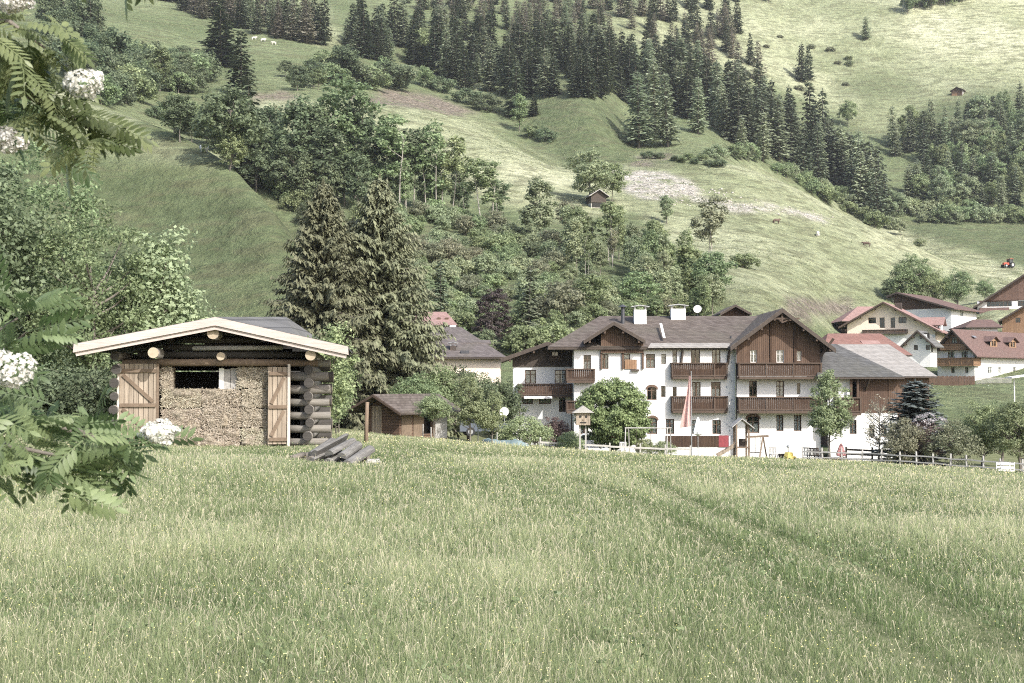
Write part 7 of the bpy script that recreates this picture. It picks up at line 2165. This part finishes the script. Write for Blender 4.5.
# ------------------------------------------------------------------ on the mountain: cows, tractor, wrapped bale, stones
def cow(px, py, mat, label, rz, up=0):
    x, y, z = hit(px, py); o = thing('cow', label, 'cow', (x, y, z), rz)
    V, E = [(0, 0, .95), (.45, 0, 1.02), (.85, 0, 1.05), (1.15, 0, 1.3), (1.5, 0, 1.2), (-.45, 0, 1.0), (-.75, 0, 1.02),
            (.72, .18, .6), (.72, .18, .02), (.72, -.18, .6), (.74, -.18, .02), (-.62, .2, .62), (-.68, .2, .02), (-.62, -.2, .62), (-.66, -.2, .02), (-.92, 0, .9), (-.95, 0, .4)], \
           [(0, 1), (1, 2), (2, 3), (3, 4), (0, 5), (5, 6), (2, 7), (7, 8), (2, 9), (9, 10), (6, 11), (11, 12), (6, 13), (13, 14), (6, 15), (15, 16)]
    rad = [.40, .38, .34, .18, .12, .37, .30, .12, .07, .12, .07, .14, .07, .14, .07, .05, .04]
    me = bpy.data.meshes.new('body'); me.from_pydata(V, E, []); me.materials.append(MAT[mat])
    b = bpy.data.objects.new('body', me); link(b, o)
    sk = b.modifiers.new('skin', 'SKIN'); b.modifiers.new('smooth', 'SUBSURF').levels = 1; b.modifiers['smooth'].render_levels = 1
    for i, q in enumerate(me.skin_vertices[0].data):
        q.radius = (rad[i], rad[i]); q.use_root = i == 0
    return o


cow(776, 224, 'cow_brown', 'brown cow grazing under the gravel strip, nearest to the grove', .3)
cow(818, 237, 'cow_white', 'white cow standing on the pale pasture right of the brown one', 1.2)
cow(867, 247, 'cow_brown', 'brown cow lying low near the dark end of the pasture', 2.9)
for px, py, m, l, rz in ((254, 40, 'cow_white', 'white cow at the left of the row by the upper trees', .1), (263, 42, 'cow_white', 'white cow in the middle of the row by the upper trees', .4), (274, 45, 'cow_white', 'white cow at the right of the row by the upper trees', 3.0)):
    cow(px, py, m, l, rz)
x, y, z = hit(204, 153); o = thing('wrapped_bale', 'round white wrapped hay bale on the ridge of the left pasture', 'hay bale', (x, y, z), .4)
b = MB(); b.tube([(-.6, 0, .58), (-.55, 0, .6), (.55, 0, .6), (.6, 0, .58)], [.5, .62, .62, .5], 18); b.build('wrap', MAT['white_cloth'], o, True)
x, y, z = hit(1008, 268); o = thing('tractor', 'small red tractor with dark cab on the valley field edge', 'tractor', (x, y, z), R(200)); o.scale = (1.15,) * 3
b = MB(); b.box(-.2, 1.7, -.4, .4, .75, 1.45); b.build('bonnet', MAT['tractor_red'], o)
b = MB(); b.box(-1.35, -.2, -.6, .6, .9, 1.3); b.build('body', MAT['dark_metal'], o)
b = MB()
for px_ in (-1.3, -.25):
    for y_ in (-.62, .54): b.box(px_, px_ + .08, y_, y_ + .08, 1.3, 2.5)
b.build('cab_frame', MAT['dark_metal'], o); b = MB(); b.box(-1.25, -.25, -.56, .56, 1.32, 2.45); b.build('cab_glass', MAT['glass'], o)
b = MB(); b.box(-1.45, -.1, -.75, .75, 2.5, 2.62); b.build('cab_roof', MAT['tractor_red'], o)
for x_, r_, w_ in ((-.9, .78, .42), (1.3, .5, .3)):
    for s in (-1, 1):
        b = MB(); b.tube([(x_, s * .62, r_), (x_, s * (.62 + w_), r_)], r_, 16); t = b.build('wheel', MAT['tyre'], o)
        b = MB(); b.tube([(x_, s * (.62 + w_), r_), (x_, s * (.63 + w_), r_)], r_ * .5, 10); b.build('rim', MAT['white_paint'], t)
b = MB(); b.tube([(.9, .3, 1.4), (.9, .3, 2.2)], .05, 6); b.build('exhaust', MAT['dark_metal'], o)


def scatter_pts(poly, n, r):
    xs = [p[0] for p in poly]; ys = [p[1] for p in poly]
    px = r.uniform(min(xs), max(xs), n * 4); py = r.uniform(min(ys), max(ys), n * 4)
    k = in_poly(px, py, poly); px, py = px[k][:n], py[k][:n]
    return [hit(a, c) for a, c in zip(px, py)]


r = np.random.default_rng(9); VV, QQ, off = [], [], 0
cube = np.array([[-1, -1, -.6], [1, -1, -.6], [1, 1, -.6], [-1, 1, -.6], [-1, -1, .6], [1, -1, .6], [1, 1, .6], [-1, 1, .6]], float)
cq = np.array([[3, 2, 1, 0], [4, 5, 6, 7], [0, 1, 5, 4], [1, 2, 6, 5], [2, 3, 7, 6], [3, 0, 4, 7]])
for x, y, z in scatter_pts([(622, 170), (665, 178), (720, 188), (770, 204), (836, 215), (832, 221), (770, 214), (715, 208), (660, 205), (632, 192)], 210, r):
    s = r.uniform(.10, .32) * r.uniform(.5, 1.2); v = cube * s * r.uniform(.6, 1.3, (8, 3)); a = r.random() * 6.28
    v = v @ np.array([[math.cos(a), -math.sin(a), 0], [math.sin(a), math.cos(a), 0], [0, 0, 1]])
    VV.append(v + [x, y, z + s * .2]); QQ.append(cq + off); off += 8
me = np_mesh('gravel_stones', np.concatenate(VV), quads=np.concatenate(QQ), mats=[MAT['stone']])
tag(link(bpy.data.objects.new('gravel_stones', me)), 'loose pale stones along the gravel strip on the hill', 'stones', None, 'stuff')
# rough tufts over all the pastures: what nobody could count
VV, TT, off = [], [], 0; r = np.random.default_rng(19)
Yt = 150 + (r.random(60000) ** 1.1) * 540; Xt = (r.random(60000) * 2 - 1) * .46 * Yt
pt_ = vnoise(Xt / 26, Yt / 26, 61) + .6 * vnoise(Xt / 7, Yt / 7, 62)
k = pt_ > .12; Xt, Yt = Xt[k], Yt[k]; Zt = H(Xt, Yt); n = len(Xt)
rep = 3; P = np.repeat(np.stack([Xt, Yt, Zt], 1), rep, 0) + r.normal(size=(n * rep, 3)) * np.array([.5, .5, 0.0])
P[:, 2] = H(P[:, 0], P[:, 1]) + .10
sz = r.uniform(.16, .42, n * rep) * np.clip(np.repeat(Yt, rep) / 330, .5, 1.5)
Nn = unit(np.array([.1, -.5, .75]) + r.normal(size=(n * rep, 3)) * .35)
V, Q = leaf_quads(P, Nn, sz, sz * .8, r)
MAT['tuft'] = leaf('tuft', (0.085, 0.098, 0.046), (0.24, 0.245, 0.135), .2, .9, .1, .0)
me = np_mesh('pasture_tufts', V, quads=Q, mats=[MAT['tuft']], tint=np.repeat(r.random(n * rep), 4))
tag(link(bpy.data.objects.new('pasture_tufts', me)), 'rough grass tufts over the mountain pastures', 'grass', None, 'stuff')
# ------------------------------------------------------------------ thin valley haze
b = MB(); b.box(-760, 760, -70, 1310, -9, 420); o = b.build('haze', MAT['dark_void'])
hm = bpy.data.materials.new('haze'); hm.use_nodes = True; nt = hm.node_tree; nt.nodes.clear()
out = nt.nodes.new('ShaderNodeOutputMaterial'); pv = nt.nodes.new('ShaderNodeVolumePrincipled')
pv.inputs['Color'].default_value = (0.90, 0.93, 0.95, 1); pv.inputs['Density'].default_value = 0.00008; pv.inputs['Anisotropy'].default_value = 0.1
nt.links.new(pv.outputs[0], out.inputs['Volume'])
o.data.materials.clear(); o.data.materials.append(hm); tag(o, 'thin pale haze over the valley', None, None, 'stuff')
